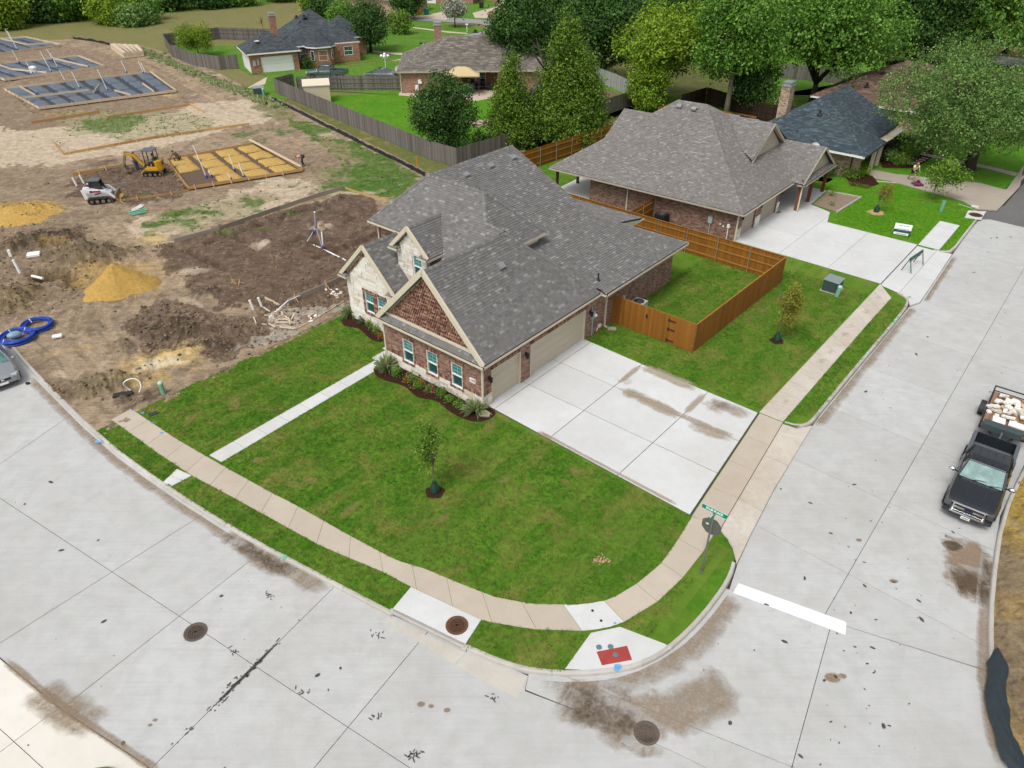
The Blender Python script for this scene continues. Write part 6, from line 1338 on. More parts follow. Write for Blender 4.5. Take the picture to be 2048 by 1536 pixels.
# garden of the blue roofed house and porch planting
GRP='garden shrubs of the blue roofed house'
for i,(x,y,r,h,lf,lab) in enumerate(((1700,356,.75,.9,LF_YOUNG,'round bed plants beside the buff brick corner'),(1727,352,.6,.7,LF_LIME,'yellow green plants at the tip of the drive bed'),(1655,352,.85,1.5,LF_DARK,'dark blooming shrub behind the last porch post'),(1690,348,.8,1.0,LF_MID,'clipped dark shrub against the buff brick wall'),(1800,328,1.0,.8,LF_YOUNG,'low hedge plant along the upper side of the drive'),(1778,322,.9,.9,LF_OLV,'hedge plant at the porch end of the drive'),(1800,300,1.3,1.6,LF_DARK,'dark shrub in front of the blue roofed porch'),(1775,290,1.2,1.9,LF_DARK,'tall dark shrub under the notch of the blue roof'),(1838,295,1.2,1.5,LF_OLV,'feathery pale shrub in the garden bed'),(1855,280,1.1,1.7,LF_BLOOM,'white flowering shrub beneath the oak'),(1820,312,1.0,1.0,LF_MID,'green shrub in the middle of the garden bed'))):
 shrub(lab,W(x,y),r,h,lf,int(1100*r),.15,200+i,group=GRP)
o=sheet('mulch_bed',PX([(1690,350),(1700,372),(1735,378),(1758,368),(1745,352),(1715,345)]),.02,M_MULCH,'stuff'); o=sheet('mulch_bed',PX([(1755,310),(1765,336),(1830,336),(1862,318),(1872,290),(1850,268),(1780,280)]),.01,M_MULCH,'stuff')
o=sheet('gravel_bed',[HF(37.7,-1.9),HF(41.5,-1.75),HF(41.7,-4.3),HF(37.2,-4.0)],.04,plain('pea_gravel',(.24,.18,.13),.95,var=.35,sc=9),'stuff')
m=MB()
for p,q in ((HF(41.5,-1.75),HF(41.75,-4.4)),(HF(41.75,-4.4),HF(37.15,-4.05))): m.bar(p+Vector((0,0,.06)),q+Vector((0,0,.06)),.12,.14)
tag(m.build('bed_edging',C_CURB,None),'pale concrete edging round the gravel bed beside the porch','edging')
shrub('tiny upright plant in the gravel bed near the porch post',HF(40.6,-2.4),.2,.5,LF_MID,120,.09,230,group='plants in the gravel bed'); shrub('tiny plant at the front of the gravel bed',HF(38.4,-3.2),.18,.3,LF_MID,100,.08,231,group='plants in the gravel bed')
shrub('clipped green hedge bush beside the white garage door',Vector((-29.2,110.6,0)),.9,1.5,LF_DARK,1200,.2,232,group='bushes of the charcoal roofed house')
shrub('round bush growing at the foot of the dense dark tree by the grey fence',W(965,300),1.3,1.8,LF_DARK,2600,.17,233,group='bushes at the grey fence')
# ---weeds on the site and grass blades on the lawns (one scatter each,real tufts)
def scatter(name,P,rot,sca,tuft_me):
 """points carrying scale and spin, instanced by geometry nodes"""
 me=bpy.data.meshes.new(name); me.from_pydata(P.tolist(),[],[])
 a=me.attributes.new('sc','FLOAT','POINT'); a.data.foreach_set('value',sca.astype(np.float32)); a=me.attributes.new('rz','FLOAT','POINT'); a.data.foreach_set('value',rot.astype(np.float32))
 o=link(name,me); o['kind']='stuff'
 g=bpy.data.node_groups.new(name,'GeometryNodeTree'); g.interface.new_socket('Geometry',in_out='INPUT',socket_type='NodeSocketGeometry'); g.interface.new_socket('Geometry',in_out='OUTPUT',socket_type='NodeSocketGeometry')
 ni,no=g.nodes.new('NodeGroupInput'),g.nodes.new('NodeGroupOutput'); ip=g.nodes.new('GeometryNodeInstanceOnPoints'); oi=g.nodes.new('GeometryNodeObjectInfo')
 src=bpy.data.objects.new(name+'_source',tuft_me); oi.inputs['Object'].default_value=src; oi.inputs['As Instance'].default_value=True
 s=g.nodes.new('GeometryNodeInputNamedAttribute'); s.data_type='FLOAT'; s.inputs[0].default_value='sc'; r=g.nodes.new('GeometryNodeInputNamedAttribute'); r.data_type='FLOAT'; r.inputs[0].default_value='rz'
 c=g.nodes.new('ShaderNodeCombineXYZ'); g.links.new(r.outputs[0],c.inputs[2]); g.links.new(ni.outputs[0],ip.inputs['Points']); g.links.new(oi.outputs['Geometry'],ip.inputs['Instance'])
 g.links.new(c.outputs[0],ip.inputs['Rotation']); g.links.new(s.outputs[0],ip.inputs['Scale']); g.links.new(ip.outputs[0],no.inputs[0])
 md=o.modifiers.new('scatter','NODES'); md.node_group=g; return o
def tuft(name,blades,h,w,spread,mat,seed,wide=1.0):
 rg=random.Random(seed); m=MB()
 for i in range(blades):
  a=rg.uniform(0,6.28); q=spread*rg.random()**.5; b=Vector((q*math.cos(a),q*math.sin(a),0)); a2=rg.uniform(0,6.28); L=h*rg.uniform(.6,1.15); ln=rg.uniform(.25,.9)*wide
  s=Vector((math.cos(a2+1.57),math.sin(a2+1.57),0))*w*.5; d=Vector((math.cos(a2)*ln,math.sin(a2)*ln,1)).normalized()*L
  m.add([b -s,b+s,b+d*.6+s*.7,b+d+Vector((0,0,-L*.1)),b+d*.6 -s*.7],[(0,1,2,3,4)])
 return m.mesh(name,mat)
def m_blade(name,cols,dry=.5):
 m=NT(name,.75,.2); p=m.pos(); o=m.nd('ShaderNodeObjectInfo').outputs['Random']
 b=m.nd('ShaderNodeTexBrick'); m.L(m.scale(p,(1,1,.01),(0,0,-YAW)),b.inputs['Vector']); b.inputs['Scale'].default_value=1
 b.inputs['Brick Width'].default_value=2.4; b.inputs['Row Height'].default_value=.6; b.inputs['Mortar Size'].default_value=.012; b.inputs['Color1'].default_value=(0,0,0,1); b.inputs['Color2'].default_value=(1,1,1,1)
 k=m.mth('ADD',m.mth('ADD',m.mth('MULTIPLY',o,.30),m.mth('MULTIPLY',b.outputs['Color'],.26)),m.mth('MULTIPLY',m.noise(m.scale(p,(.32,1.3,.01),(0,0,-YAW)),1.0,6,.68),.66)); n=len(cols)
 c=m.ramp(k,[(.18+.7*i/(n -1),c) for i,c in enumerate(cols)])
 d=m.mth('MULTIPLY',m.ramp(m.mth('ADD',m.noise(m.scale(p,(1,1,.01)),.55,7,.68,.6),m.mth('MULTIPLY',o,.16)),[(.54,0),(.72,1)]),dry); c=m.mix(d,c,(.30,.22,.075)); m.col(c); return m.m
BL1=m_blade('grass_blade',[(.026,.088,.005),(.048,.142,.008),(.082,.195,.014),(.16,.26,.035)],.62); BL2=m_blade('lush_blade',[(.06,.19,.005),(.10,.27,.009),(.15,.33,.015)],.1); WD=m_blade('weed_blade',[(.09,.16,.04),(.14,.22,.055),(.20,.27,.09)],.15)
def rand_in(poly,dens,seed):
 A=np.array([(p[0],p[1]) for p in poly]); rg=np.random.default_rng(seed); lo,hi=A.min(0),A.max(0); n=int((hi -lo).prod()*dens); P=rg.uniform(lo,hi,(n,2)); return P[inpoly(P[:,0],P[:,1],A)],rg
P1,rg=rand_in([HF(-13.6,14),HF(-13.6,-13.2),HF(24.5,-13.2),HF(24.5,14)],135,5)
ok=inpoly(P1[:,0],P1[:,1],[(p[0],p[1]) for p in lot])
du_=(P1[:,0] -ORG.x)*UU.x+(P1[:,1] -ORG.y)*UU.y; dv_=(P1[:,0] -ORG.x)*VV.x+(P1[:,1] -ORG.y)*VV.y
ok &=~((du_>-.5) & (du_<18) & (dv_>-.03) & (dv_<12.5) & ~((du_<1.4) & (dv_>8))); ok &=~((du_>-.42) & (du_<8.34) & (dv_<.1) & (dv_>-13.3)); ok &=~((du_>8) & (dv_<-10.57) & (dv_>-11.83)); ok &=~((du_>17) & (dv_>0))
fwp=[HF(-11.2,7.23),HF(-.9,7.53),HF(-.9,6.72),HF(-11.1,6.32)]; ok &=~inpoly(P1[:,0],P1[:,1],[(p[0],p[1]) for p in fwp])
swp=SW_IN+SW_OUT[::-1]; ok &=~inpoly(P1[:,0],P1[:,1],[(p[0],p[1]) for p in swp])
for q in ([(326,965),(354,938),(384,951),(344,972)],[(1178,1262),(1242,1250),(1332,1288),(1345,1300),(1250,1345),(1128,1342)],[(775,1225),(822,1174),(964,1240),(930,1300)]): ok &=~inpoly(P1[:,0],P1[:,1],[(W(*a).x,W(*a).y) for a in q])
ok &=~((du_>-4) & (du_<10) & (dv_<-11.8) & (dv_>-13.3) & inpoly(P1[:,0],P1[:,1],[(HF(a,b_).x,HF(a,b_).y) for a,b_ in ((-3.6,-13.1),(-2.7,-12.35),(-1.6,-11.9),(-.8,-11.7),(8.1,-11.7),(9,-12),(9.8,-13.1))]))
for o_ in bpy.data.objects:
 if o_.name.startswith('mulch_bed'): A=[(v.co.x,v.co.y) for v in o_.data.vertices][:len(o_.data.vertices)//2] if len(o_.data.vertices)>20 else None; ok &=~inpoly(P1[:,0],P1[:,1],A) if A else True
P1=P1[ok]; scatter('grass',np.c_[P1,np.zeros(len(P1))],rg.uniform(0,6.28,len(P1)),rg.uniform(.7,1.3,len(P1)),tuft('grass_tuft',9,.055,.014,.07,BL1,4,1.3))
P2,rg=rand_in([HF(35.2,-12.6),HF(45,-12.8),HF(45.4,-1.2),HF(38,-1.6),HF(41.8,-4.5),HF(36.5,-4.3),HF(35,-5)],55,6); 
ok=~((lambda u,v: (u<40.8) & (v>-12.3) & (v<-10.7))((P2[:,0] -ORG.x)*UU.x+(P2[:,1] -ORG.y)*UU.y,(P2[:,0] -ORG.x)*VV.x+(P2[:,1] -ORG.y)*VV.y)); P2=P2[ok]
scatter('grass',np.c_[P2,np.full(len(P2),.006)],rg.uniform(0,6.28,len(P2)),rg.uniform(.8,1.5,len(P2)),tuft('grass_tuft',9,.06,.018,.10,BL2,5,1.2))
rg=np.random.default_rng(8); wi=np.argwhere(inside & ~hidden & (rg.random(GX.shape)<WEED*.22*np.clip(GY/60,.4,1.6))); PW=np.c_[GX[wi[:,0],wi[:,1]],GY[wi[:,0],wi[:,1]],HGT[wi[:,0],wi[:,1]]]
scatter('weeds',PW,rg.uniform(0,6.28,len(PW)),rg.uniform(.4,1.2,len(PW)),tuft('weed_tuft',16,.15,.035,.13,WD,6,1.5))
# clods of earth on the spoil heaps
wi=np.argwhere(inside & ~hidden & (rg.random(GX.shape)<(ROUGH**1.5*.34+(pad>0)*.05+.006)*np.clip(GY/45,.4,1.3))); PC=np.c_[GX[wi[:,0],wi[:,1]],GY[wi[:,0],wi[:,1]],HGT[wi[:,0],wi[:,1]]]
def m_clod():
 m=NT('clod_soil',.97,.1); k=m.mth('ADD',m.mth('MULTIPLY',m.nd('ShaderNodeObjectInfo').outputs['Random'],.5),m.mth('MULTIPLY',m.noise(m.pos(),.5,4),.5)); m.col(m.ramp(k,[(.2,(.10,.074,.05)),(.45,(.16,.118,.075)),(.65,(.23,.17,.105)),(.85,(.30,.225,.14))])); return m.m
cm_=MB(); cm_.ball((0,0,.3),(1,.8,.7),6); scatter('clods',PC,rg.uniform(0,6.28,len(PC)),(.018+.10*rg.random(len(PC))**2.6),cm_.mesh('clod',m_clod()))
# weedy line beside the dirt track
pl=resample([W(x,y) for x,y in ((280,98),(330,122),(400,150),(450,172),(500,190),(560,215))],.25); PL=np.array([(p.x+random.gauss(0,.55),p.y+random.gauss(0,.55),0) for p in pl for _ in range(5)])
scatter('weeds',PL,rg.uniform(0,6.28,len(PL)),rg.uniform(.8,2.2,len(PL)),tuft('weed_tuft',16,.22,.05,.15,m_blade('pale_weed',[(.20,.25,.10),(.27,.32,.14),(.34,.38,.20)],.1),7,1.4))
#================================================================STREET FURNITURE,STAINS AND MARKS
def m_stain(name,c,lo=.45,hi=.75,sc=1.6,maxa=.85):
 m=NT(name,.95,.1); p=m.pos(); f=m.attr('fade').outputs['Fac']
 n1=m.noise(p,sc,8,.72,.4); n2=m.noise(p,sc*7,4,.7); k=m.mth('ADD',n1,m.mth('MULTIPLY',m.mth('SUBTRACT',f,.5),.55)); a=m.mth('MULTIPLY',m.mth('MULTIPLY',m.ramp(k,[(lo,0),(hi,1)]),m.ramp(n2,[(.25,.45),(.65,1)])),m.mth('MULTIPLY',m.ramp(f,[(0,0),(.35,1)]),maxa))
 m.col(m.mix(m.noise(p,5,5,.7),cm(c,.7),cm(c,1.25))); t=m.nd('ShaderNodeBsdfTransparent'); mx=m.nd('ShaderNodeMixShader'); m.L(a,mx.inputs[0]); m.L(t.outputs[0],mx.inputs[1]); m.L(m.b.outputs[0],mx.inputs[2]); m.L(mx.outputs[0],m.out.inputs[0])
 return m.m
class Stain:
 def __init__(s): s.v=[]; s.f=[]; s.a=[]
 def strip(s,pl,w,z,side=None):
  pl=resample(smooth_line(pl,1),.4); b=len(s.v)
  for i,p in enumerate(pl):
   d=(pl[min(i+1,len(pl) -1)] -pl[max(i -1,0)]).normalized(); n=Vector((-d.y,d.x,0)); e=min(1,i/2,(len(pl) -1 -i)/2)
   cols=((-1,0),(-.4,1),(.4,1),(1,0)) if side is None else ((0,1),(.3*side,1),(.65*side,.6),(side,0))
   for o,a in cols: q=p+n*(o*w); s.v.append((q.x,q.y,z)); s.a.append(a*e)
  for i in range(len(pl) -1):
   for j in range(3): k=b+i*4+j; s.f.append((k,k+1,k+5,k+4))
 def blob(s,c,rx,ry,z,rot=0):
  b=len(s.v); s.v.append((c[0],c[1],z)); s.a.append(1)
  for r,a in ((.5,.9),(1,0)):
   for k in range(20):
    t=2*math.pi*k/20; x,y=rx*r*math.cos(t),ry*r*math.sin(t); s.v.append((c[0]+x*math.cos(rot) -y*math.sin(rot),c[1]+x*math.sin(rot)+y*math.cos(rot),z)); s.a.append(a)
  for k in range(20): s.f.append((b,b+1+k,b+1+(k+1) % 20)); s.f.append((b+1+k,b+21+k,b+21+(k+1) % 20,b+1+(k+1) % 20))
 def build(s,name,mat):
  me=bpy.data.meshes.new(name); me.from_pydata(s.v,[],s.f); at=me.attributes.new('fade','FLOAT','POINT'); at.data.foreach_set('value',s.a); me.materials.append(mat); o=link(name,me); o['kind']='stuff'; return o
ZS=ZR+.014
s=Stain()                                    # brown silt along the gutters and on the slabs
s.strip(PZ([(440,1060),(560,1130),(660,1190)]),.55,ZS); s.strip(PZ([(470,1075),(520,1125),(600,1150)]),.5,ZS); s.strip(PZ([(64,752),(200,890),(330,986),(480,1082)]),.5,ZS,-1)
s.strip(PZ([(0,1312),(120,1413),(290,1524),(330,1556)]),.2,ZS+.004); s.strip(PZ([(60,1368),(200,1465)]),.8,ZS)
s.strip(PZ([(1065,1360),(1150,1366),(1250,1356),(1350,1306),(1410,1250),(1462,1180)]),.9,ZS,-1); s.strip(PZ([(1090,1385),(1200,1420),(1330,1440),(1480,1360)]),1.1,ZS); s.strip(PZ([(1130,1390),(1220,1440),(1300,1500)]),.9,ZS); s.strip(PZ([(1240,1490),(1340,1510)]),.35,ZS)
s.strip([HF(8.8,-13.0),HF(14,-13.02),HF(20,-13.06),HF(25,-13.1)],.55,ZS,-1); s.strip([HF(25.6,-13.5),HF(30,-13.35),HF(34.6,-13.2)],.4,ZS,-1)
s.strip(PZ([(1984,1100),(1972,1200),(1968,1330),(1980,1440),(2008,1545)]),.35,ZS)
s.build('silt_stain',m_stain('silt_stain',(.30,.225,.15),.40,.80,1.1,.75))
s=Stain(); s.strip(PZ([(1925,1070),(1940,1130),(1935,1200)]),1.0,ZS); s.blob(W(1905,1092,ZS),.5,.35,ZS); s.strip(PZ([(1930,1130),(1950,1215)]),.7,ZS)
for x,y,r in ((842,1408,.17),(894,1420,.15),(862,1412,.12),(1665,1355,.33),(1685,1352,.18),(1788,1162,.2),(1718,1080,.16),(1335,1160+400,.2),(610,1135,.2),(310,1440,.1),(300,1450,.09)): s.blob(W(x,y,ZS),r,r*.7,ZS)
s.build('mud_patch',m_stain('mud_patch',(.27,.18,.10),.30,.62,2.6,.8))
s=Stain()                                    # black rubber and tar marks
rg_=random.Random(4)
for _ in range(190):
 x,y=rg_.choice(((rg_.uniform(0,1100),rg_.uniform(900,1536)),(rg_.uniform(1550,2000),rg_.uniform(700,1536)),(rg_.uniform(1650,1990),rg_.uniform(950,1500)),(rg_.uniform(1700,2048),rg_.uniform(450,800)),(rg_.uniform(1300,2000),rg_.uniform(1150,1536))))
 p=W(x,y,ZS); u,v=UVof(p)
 if v>-13.3 and u>-14 or v<-21 or p.y<10: continue
 if u<-8 and p.y>12.5+max(0,-p.x)*.62+.5*max(0,-p.x -5)*.2 and p.x<0: continue
 r=rg_.choice((.018,.02,.025,.03,.035,.05,.07)); s.blob(p,r*rg_.uniform(1.1,2.4),r,ZS,rg_.uniform(0,3))
for x,y in ((753,1431),(838,1506),(822,1515),(608,1382),(755,1270),(465,1306),(540,1190),(990,1395)):
 for k in range(9): p=W(x+rg_.gauss(0,7),y+rg_.gauss(0,4),ZS); s.blob(p,rg_.uniform(.03,.12),.025,ZS,rg_.uniform(0,3))
for k in range(60):
 t=rg_.gauss(.45,.14); p=W(303+368*t,1536 -365*t,ZS)+Vector((rg_.gauss(0,.08),rg_.gauss(0,.08),0)); s.blob(p,rg_.uniform(.02,.09),.03,ZS,.9)
s.strip(PZ([(425,1415),(520,1322),(560,1280)]),.07,ZS+.002)
s.build('tar_spots',m_stain('tar_spots',(.035,.033,.03),.18,.5,14.0,.85))
s=Stain()                                    # damp tan marks on the new driveway and walk
for a,b in ((HF(8.0,-3.7),HF(8.0,-7.5)),(HF(7.6,-8.2),HF(7.4,-10.5)),(HF(6.8,-4.2),HF(5.6,-3.95)),(HF(5.5,-4.2),HF(5.3,-8)),(HF(5.0,-8.2),HF(5.4,-10.7))): s.strip([a,a.lerp(b,.5),b],.55 if a.x>4 else .3,.026)
s.strip([HF(5.45,-3.9),HF(5.45,-10.5)],.28,.027); s.strip([HF(8.2,-3.9),HF(5.6,-3.92)],.22,.027); s.strip([HF(8.0,-7.8),HF(5.4,-7.85)],.25,.027); s.strip([HF(7.5,-8),HF(7.0,-9.6)],.8,.026)
s.strip([HF(.0,-3),HF(-.1,-6),HF(-.2,-11)],.12,.026)
for u in np.arange(8.6,26,1.22): s.strip([HF(u,-10.75),HF(u+.05,-11.7)],.45,.019) if rg_.random()<.55 else None
s.build('damp_stain',m_stain('damp_stain',(.40,.33,.245),.36,.72,.9,.75))
def decal(name,px,z,mat): return sheet(name,PX(px,z),z,mat,'structure')
M_PAINTW=m_concrete('road_paint',(.82,.82,.80),(.75,.75,.73),.25)
decal('stop_line',[(1477,1166),(1466,1186),(1691,1270),(1693,1247),(1690,1243)],ZR+.010,M_PAINTW)
M_BLUE=m_stain('blue_spray',(.15,.42,.78),.25,.6,6,.8); s=Stain()
for x,y,r,z in ((1236,1333,.16,.02),(1234,1338,.13,.03),(197,882,.22,.03),(285,826,.12,.03),(264,820,.1,.03),(305,846,.1,.03),(322,865,.1,.03),(1230,1246,.07,.03)): s.blob(W(x,y,z),r,r*.8,z)
s.build('spray_mark',M_BLUE); s=Stain()
for x,y in ((1819,594),(1797,634),(1789,645),(568,1115)): s.blob(W(x,y,.02),.18,.14,.03,.9)
s.build('spray_mark',m_stain('green_spray',(.15,.55,.38),.35,.6,6,.7)); 
s=Stain()                                    # dry and fresh patches in the sod
for x,y,a,b in ((590,970,.8,.3),(620,960,.5,.4),(520,920,.6,.3),(1150,943,.5,.3),(1010,960,.4,.3),(1130,965,.4,.25),(880,1040,.5,.3),(700,1020,.9,.3),(980,850,.8,.3),(1090,875,.8,.3),(470,810,1.0,.4),(380,840,.9,.3),(1300,690,.7,.3),(1460,640,.9,.25),(1530,620,.8,.25),(1740,568,.5,.3)): s.blob(W(x,y,.03),a,b,.034,random.uniform(0,3))
s.build('dry_turf',m_stain('dry_turf',(.33,.25,.10),.42,.9,2.2,.55))
# ---manholes,storm inlet
M_IRON=plain('rusty_iron',(.15,.075,.045),.8,.3,var=.45,sc=8); M_IRON2=plain('worn_iron',(.14,.11,.09),.7,.4,var=.4,sc=8)
def manhole(label,c,r,z,mat,ring=True):
 t=thing('manhole_cover',label,'manhole cover',(c[0],c[1],z),0,'manhole covers')
 m=MB(); m.lathe((0,0,0),[(r,-.02),(r,.012),(r*.86,.014),(r*.85,.004)],32); m.build('frame_ring',mat,t)
 m=MB(); m.lathe((0,0,0),[(r*.83,-.02),(r*.83,.010),(r*.78,.012),(r*.74,.004)],32)
 for q,n in ((.66,22),(.5,16),(.34,11),(.18,6)):
  for k in range(n): a=6.283*k/n; m.box((q*r*math.cos(a),q*r*math.sin(a),.008),(.045,.06,.012),a)
 m.build('lid',mat,t); return t
manhole('round manhole cover in the road slab left of the lawn',W(391,1264,ZR),.40,ZR+.004,M_IRON2); manhole('round manhole cover near the bottom edge in the intersection',W(1293,1466,ZR),.40,ZR+.004,M_IRON2)
inl=thing('storm_inlet','concrete storm inlet with a wide dark kerb opening and rusty lid','storm drain',W(872,1232))
def loc(p): return Vector(p) -inl.location
tp=[loc(W(*q)) for q in ((783,1222),(822,1175),(962,1241),(928,1293))]
m=MB(); m.prism([(p.x,p.y) for p in tp],.0,.035); m.build('top_slab',C_DRIVE,inl)
a_,b_=loc(W(783,1224)),loc(W(928,1295)); d_=(b_ -a_).normalized(); n_=Vector((d_.y,-d_.x,0))
m=MB(); m.bar(a_+Vector((0,0,-.01)) -n_*.05,b_+Vector((0,0,-.01)) -n_*.05,.16,.09); m.build('lintel',C_CURB,inl)
m=MB(); m.bar(a_+Vector((0,0,-.10)) -n_*.35,b_+Vector((0,0,-.10)) -n_*.35,.1,.2); m.build('throat',M_BLACK,inl)
for p in (a_,b_): m=MB(); m.box((p.x -n_.x*.03,p.y -n_.y*.03,-.09),(.2,.2,.2),math.atan2(d_.y,d_.x)); m.build('pier',C_CURB,inl)
manhole('rust red manhole lid set in the storm inlet slab',W(914,1252),.40,.038,M_IRON)
o=sheet('gutter_throat',[W(783,1228,ZR),W(928,1299,ZR),W(932,1288,ZR),W(787,1217,ZR)],ZR -.05,M_JOINT,'structure')
m=MB(); c=W(1944,428); m.prism([(p.x,p.y) for p in PX([(1929,436),(1936,422),(1972,424),(1962,440)])],0,.05); tag(m.build('inlet_slab',C_DRIVE,None),'pale concrete inlet slab at the kerb beyond the second driveway','storm drain'); manhole('brown manhole lid in the inlet slab beyond the second driveway',W(1951,431),.5,.052,M_IRON)
m=MB(); m.prism([(p.x,p.y) for p in PX([(1942,414),(1944,410),(1958,413),(1956,417)])],0,.05); tag(m.build('access_plate',C_DRIVE,None),'small pale access plate in the bright lawn near the inlet slab','access plate')
# meter lid,valve caps
m=MB(); m.prism([(p.x,p.y) for p in PX([(296,829),(314,823),(318,827),(300,834)])],0,.045); tag(m.build('water_meter_lid',plain('black_plastic',(.03,.035,.04),.6),None),'black rectangular water meter lid in the lawn by the sidewalk end','meter lid')
for x,y,lab in ((1198,1295,'left valve cap above the red ramp pad'),(1221,1294,'right valve cap above the red ramp pad'),(1231,1310,'square framed valve cap inside the red ramp pad')):
 m=MB(); c=W(x,y); m.lathe((0,0,0),[(.1,0),(.1,.014),(.07,.018),(.02,.018)],10); o=m.build('valve_cap',plain('teal_iron',(.14,.20,.22),.6,.3),None); o.location=(c.x,c.y,.012); tag(o,lab,'valve cap','valve caps on the ramp')
for x,y in ((1185,1222),(1202,1242)):
 m=MB(); m.cyl((0,0,0),.05,.03,8); o=m.build('bolt_hole',M_BLACK,None); o.location=W(x,y); tag(o,'dark round plug, %s of two, in the pale sidewalk panel above the ramp' % ('upper' if y<1230 else 'lower'),'plug')
m=MB(); rg2=random.Random(3)
for k in range(40): m.ball((rg2.gauss(0,.16),rg2.gauss(0,.1),.02),rg2.uniform(.02,.05),6)
o=m.build('gravel_patch',plain('orange_gravel',(.45,.27,.17),.9,var=.4),None); o.location=W(1202,1121); o['kind']='stuff'
# ---stop sign with street names
M_GREEN=plain('sign_green',(.0,.22,.15),.45); M_SIGNB=plain('sign_back',(.14,.15,.125),.5,.4); M_POLE=plain('pole_steel',(.22,.24,.23),.4,.6); M_SW=plain('sign_white',(.85,.87,.85),.5)
sg=thing('stop_sign','back of an octagonal stop sign with green street name blades on a steel pole','street sign',W(1402,1145))
m=MB(); m.box((0,0,1.5),(.055,.055,3.2)); m.build('pole',M_POLE,sg)
m=MB(); m.box((0,0,.02),(.12,.12,.06)); m.build('base',M_POLE,sg)
def octa(r,x0,x1):
 vs=[(x,r*math.cos(R(22.5+45*k)),2.42+r*math.sin(R(22.5+45*k))) for x in (x0,x1) for k in range(8)]; return vs,[tuple(range(8))[::-1],tuple(range(8,16))]+[(k,(k+1) % 8,8+(k+1) % 8,8+k) for k in range(8)]
sp=bpy.data.objects.new('octagon_plate',None)
m=MB(); m.add(*octa(.40,.032,.040)); pl=m.build('octagon_plate',M_SIGNB,sg); pl.rotation_euler=(0,0,YAW)
m=MB(); m.add(*octa(.385,.041,.044)); q=m.build('stop_face',plain('stop_red',(.5,.02,.02),.4),pl)
m=MB(); m.bb(.024,.032,.12,.22,2.44,2.49); m.build('inspection_sticker',M_SW,pl)
for z in (2.15,2.7): m=MB(); m.bb(.0,.033,-.05,.05,z -.015,z+.015); m.build('bracket',M_POLE,pl)
def text(body,size,parent,loc,rot,mat,name='lettering',ex=.002,bold=0.0):
 cu=bpy.data.curves.new(name,'FONT'); cu.body=body; cu.size=size; cu.align_x='CENTER'; cu.align_y='CENTER'; cu.extrude=ex; cu.offset=bold; cu.materials.append(mat)
 q=bpy.data.objects.new(name,cu); COL.objects.link(q); bpy.context.view_layer.update(); me=bpy.data.meshes.new_from_object(q.evaluated_get(bpy.context.evaluated_depsgraph_get())); bpy.data.objects.remove(q)
 o=bpy.data.objects.new(name,me); COL.objects.link(o); o.parent=parent; o.location=loc; o.rotation_euler=rot; return o
text('STOP',.27,pl,(.047,0,2.42),(R(90),0,R(90)),M_SW)
def blade(L,h,z,ang,words):
 m=MB(); m.box((0,0,0),(L,.012,h)); b=m.build('name_blade',M_GREEN,sg); b.location=(0,0,z); b.rotation_euler=(0,0,ang)
 for s_ in (1,-1) if words else (): text(words,h*.60,b,(0,-.008*s_,0),(R(90),0,0 if s_>0 else R(180)),M_SW,ex=.001,bold=.006)
 m=MB(); m.bb(-L/2,L/2,-.0065,.0065,h/2 -.012,h/2+.001); m.bb(-L/2,L/2,-.0065,.0065,-h/2 -.001,-h/2+.012); m.build('blade_edge',plain('sign_edge',(.25,.75,.62),.5),b); return b
d=W(1439,1026,3.2) -W(1403,1008,3.2); blade(.95,.2,3.20,math.atan2(d.y,d.x),'ELLIS PLACE')
d=W(1430,1012,3.0) -W(1412,1035,3.0); blade(.62,.2,2.99,YAW,'')
m=MB(); m.box((0,0,3.10),(.07,.07,.06)); m.build('blade_bracket',M_POLE,sg)
# ---utility boxes
M_TRAF=plain('transformer_green',(.040,.070,.062),.45,var=.2); M_TRTOP=plain('transformer_top',(.20,.245,.25),.5,var=.1); M_PED=plain('pedestal_green',(.17,.38,.26),.55,var=.1)
def transformer(label,p,rz,w=1.05,d=.95,h=.72):
 t=thing('transformer_box',label,'transformer',p,rz,'pad mounted transformers'); m=MB(); m.bb(-w/2,w/2,-d/2,d/2,.03,h); m.build('cabinet',M_TRAF,t,bevel=.012)
 m=MB(); m.add([(-w/2 -.03,-d/2 -.03,h),(w/2+.03,-d/2 -.03,h),(w/2+.03,d/2+.03,h+.05),(-w/2 -.03,d/2+.03,h+.05),(-w/2 -.03,-d/2 -.03,h+.04),(w/2+.03,-d/2 -.03,h+.04),(w/2+.03,d/2+.03,h+.09),(-w/2 -.03,d/2+.03,h+.09)],[(3,2,1,0),(4,5,6,7),(0,1,5,4),(1,2,6,5),(2,3,7,6),(3,0,4,7)]); m.build('lid',M_TRTOP,t,bevel=.01)
 m=MB(); m.bb(-w/2 -.1,w/2+.1,-d/2 -.1,d/2+.1,-.05,.035); m.build('pad',C_OLD,t); m=MB(); m.bb(w/2,w/2+.008,-.2,-.04,h*.42,h*.52); m.bb(w/2,w/2+.02,.1,.13,h*.3,h*.55); m.build('warning_label',M_SW,t); return t
transformer('dark green transformer box with grey lid on the side lawn',HF(23.6,-8.55),YAW)
transformer('small green transformer box at the end of the concrete drive near the dirt track',W(519,190),R(20),1.3,1.2,.9)
def pedestal(label,p,h=.85,r=.13,tilt=0):
 t=thing('utility_pedestal',label,'utility pedestal',p,0,'green utility pedestals'); m=MB(); m.lathe((0,0,-.05),[(r,0),(r,h*.92)],14); m.build('body',M_PED,t); m=MB(); m.lathe((0,0,0),[(r*1.08,h*.84),(r*1.08,h*.93),(r*.8,h),(r*.2,h*1.02)],14); m.build('cap',plain('pedestal_cap',(.34,.58,.46),.5),t); t.rotation_euler=(0,tilt,0); return t
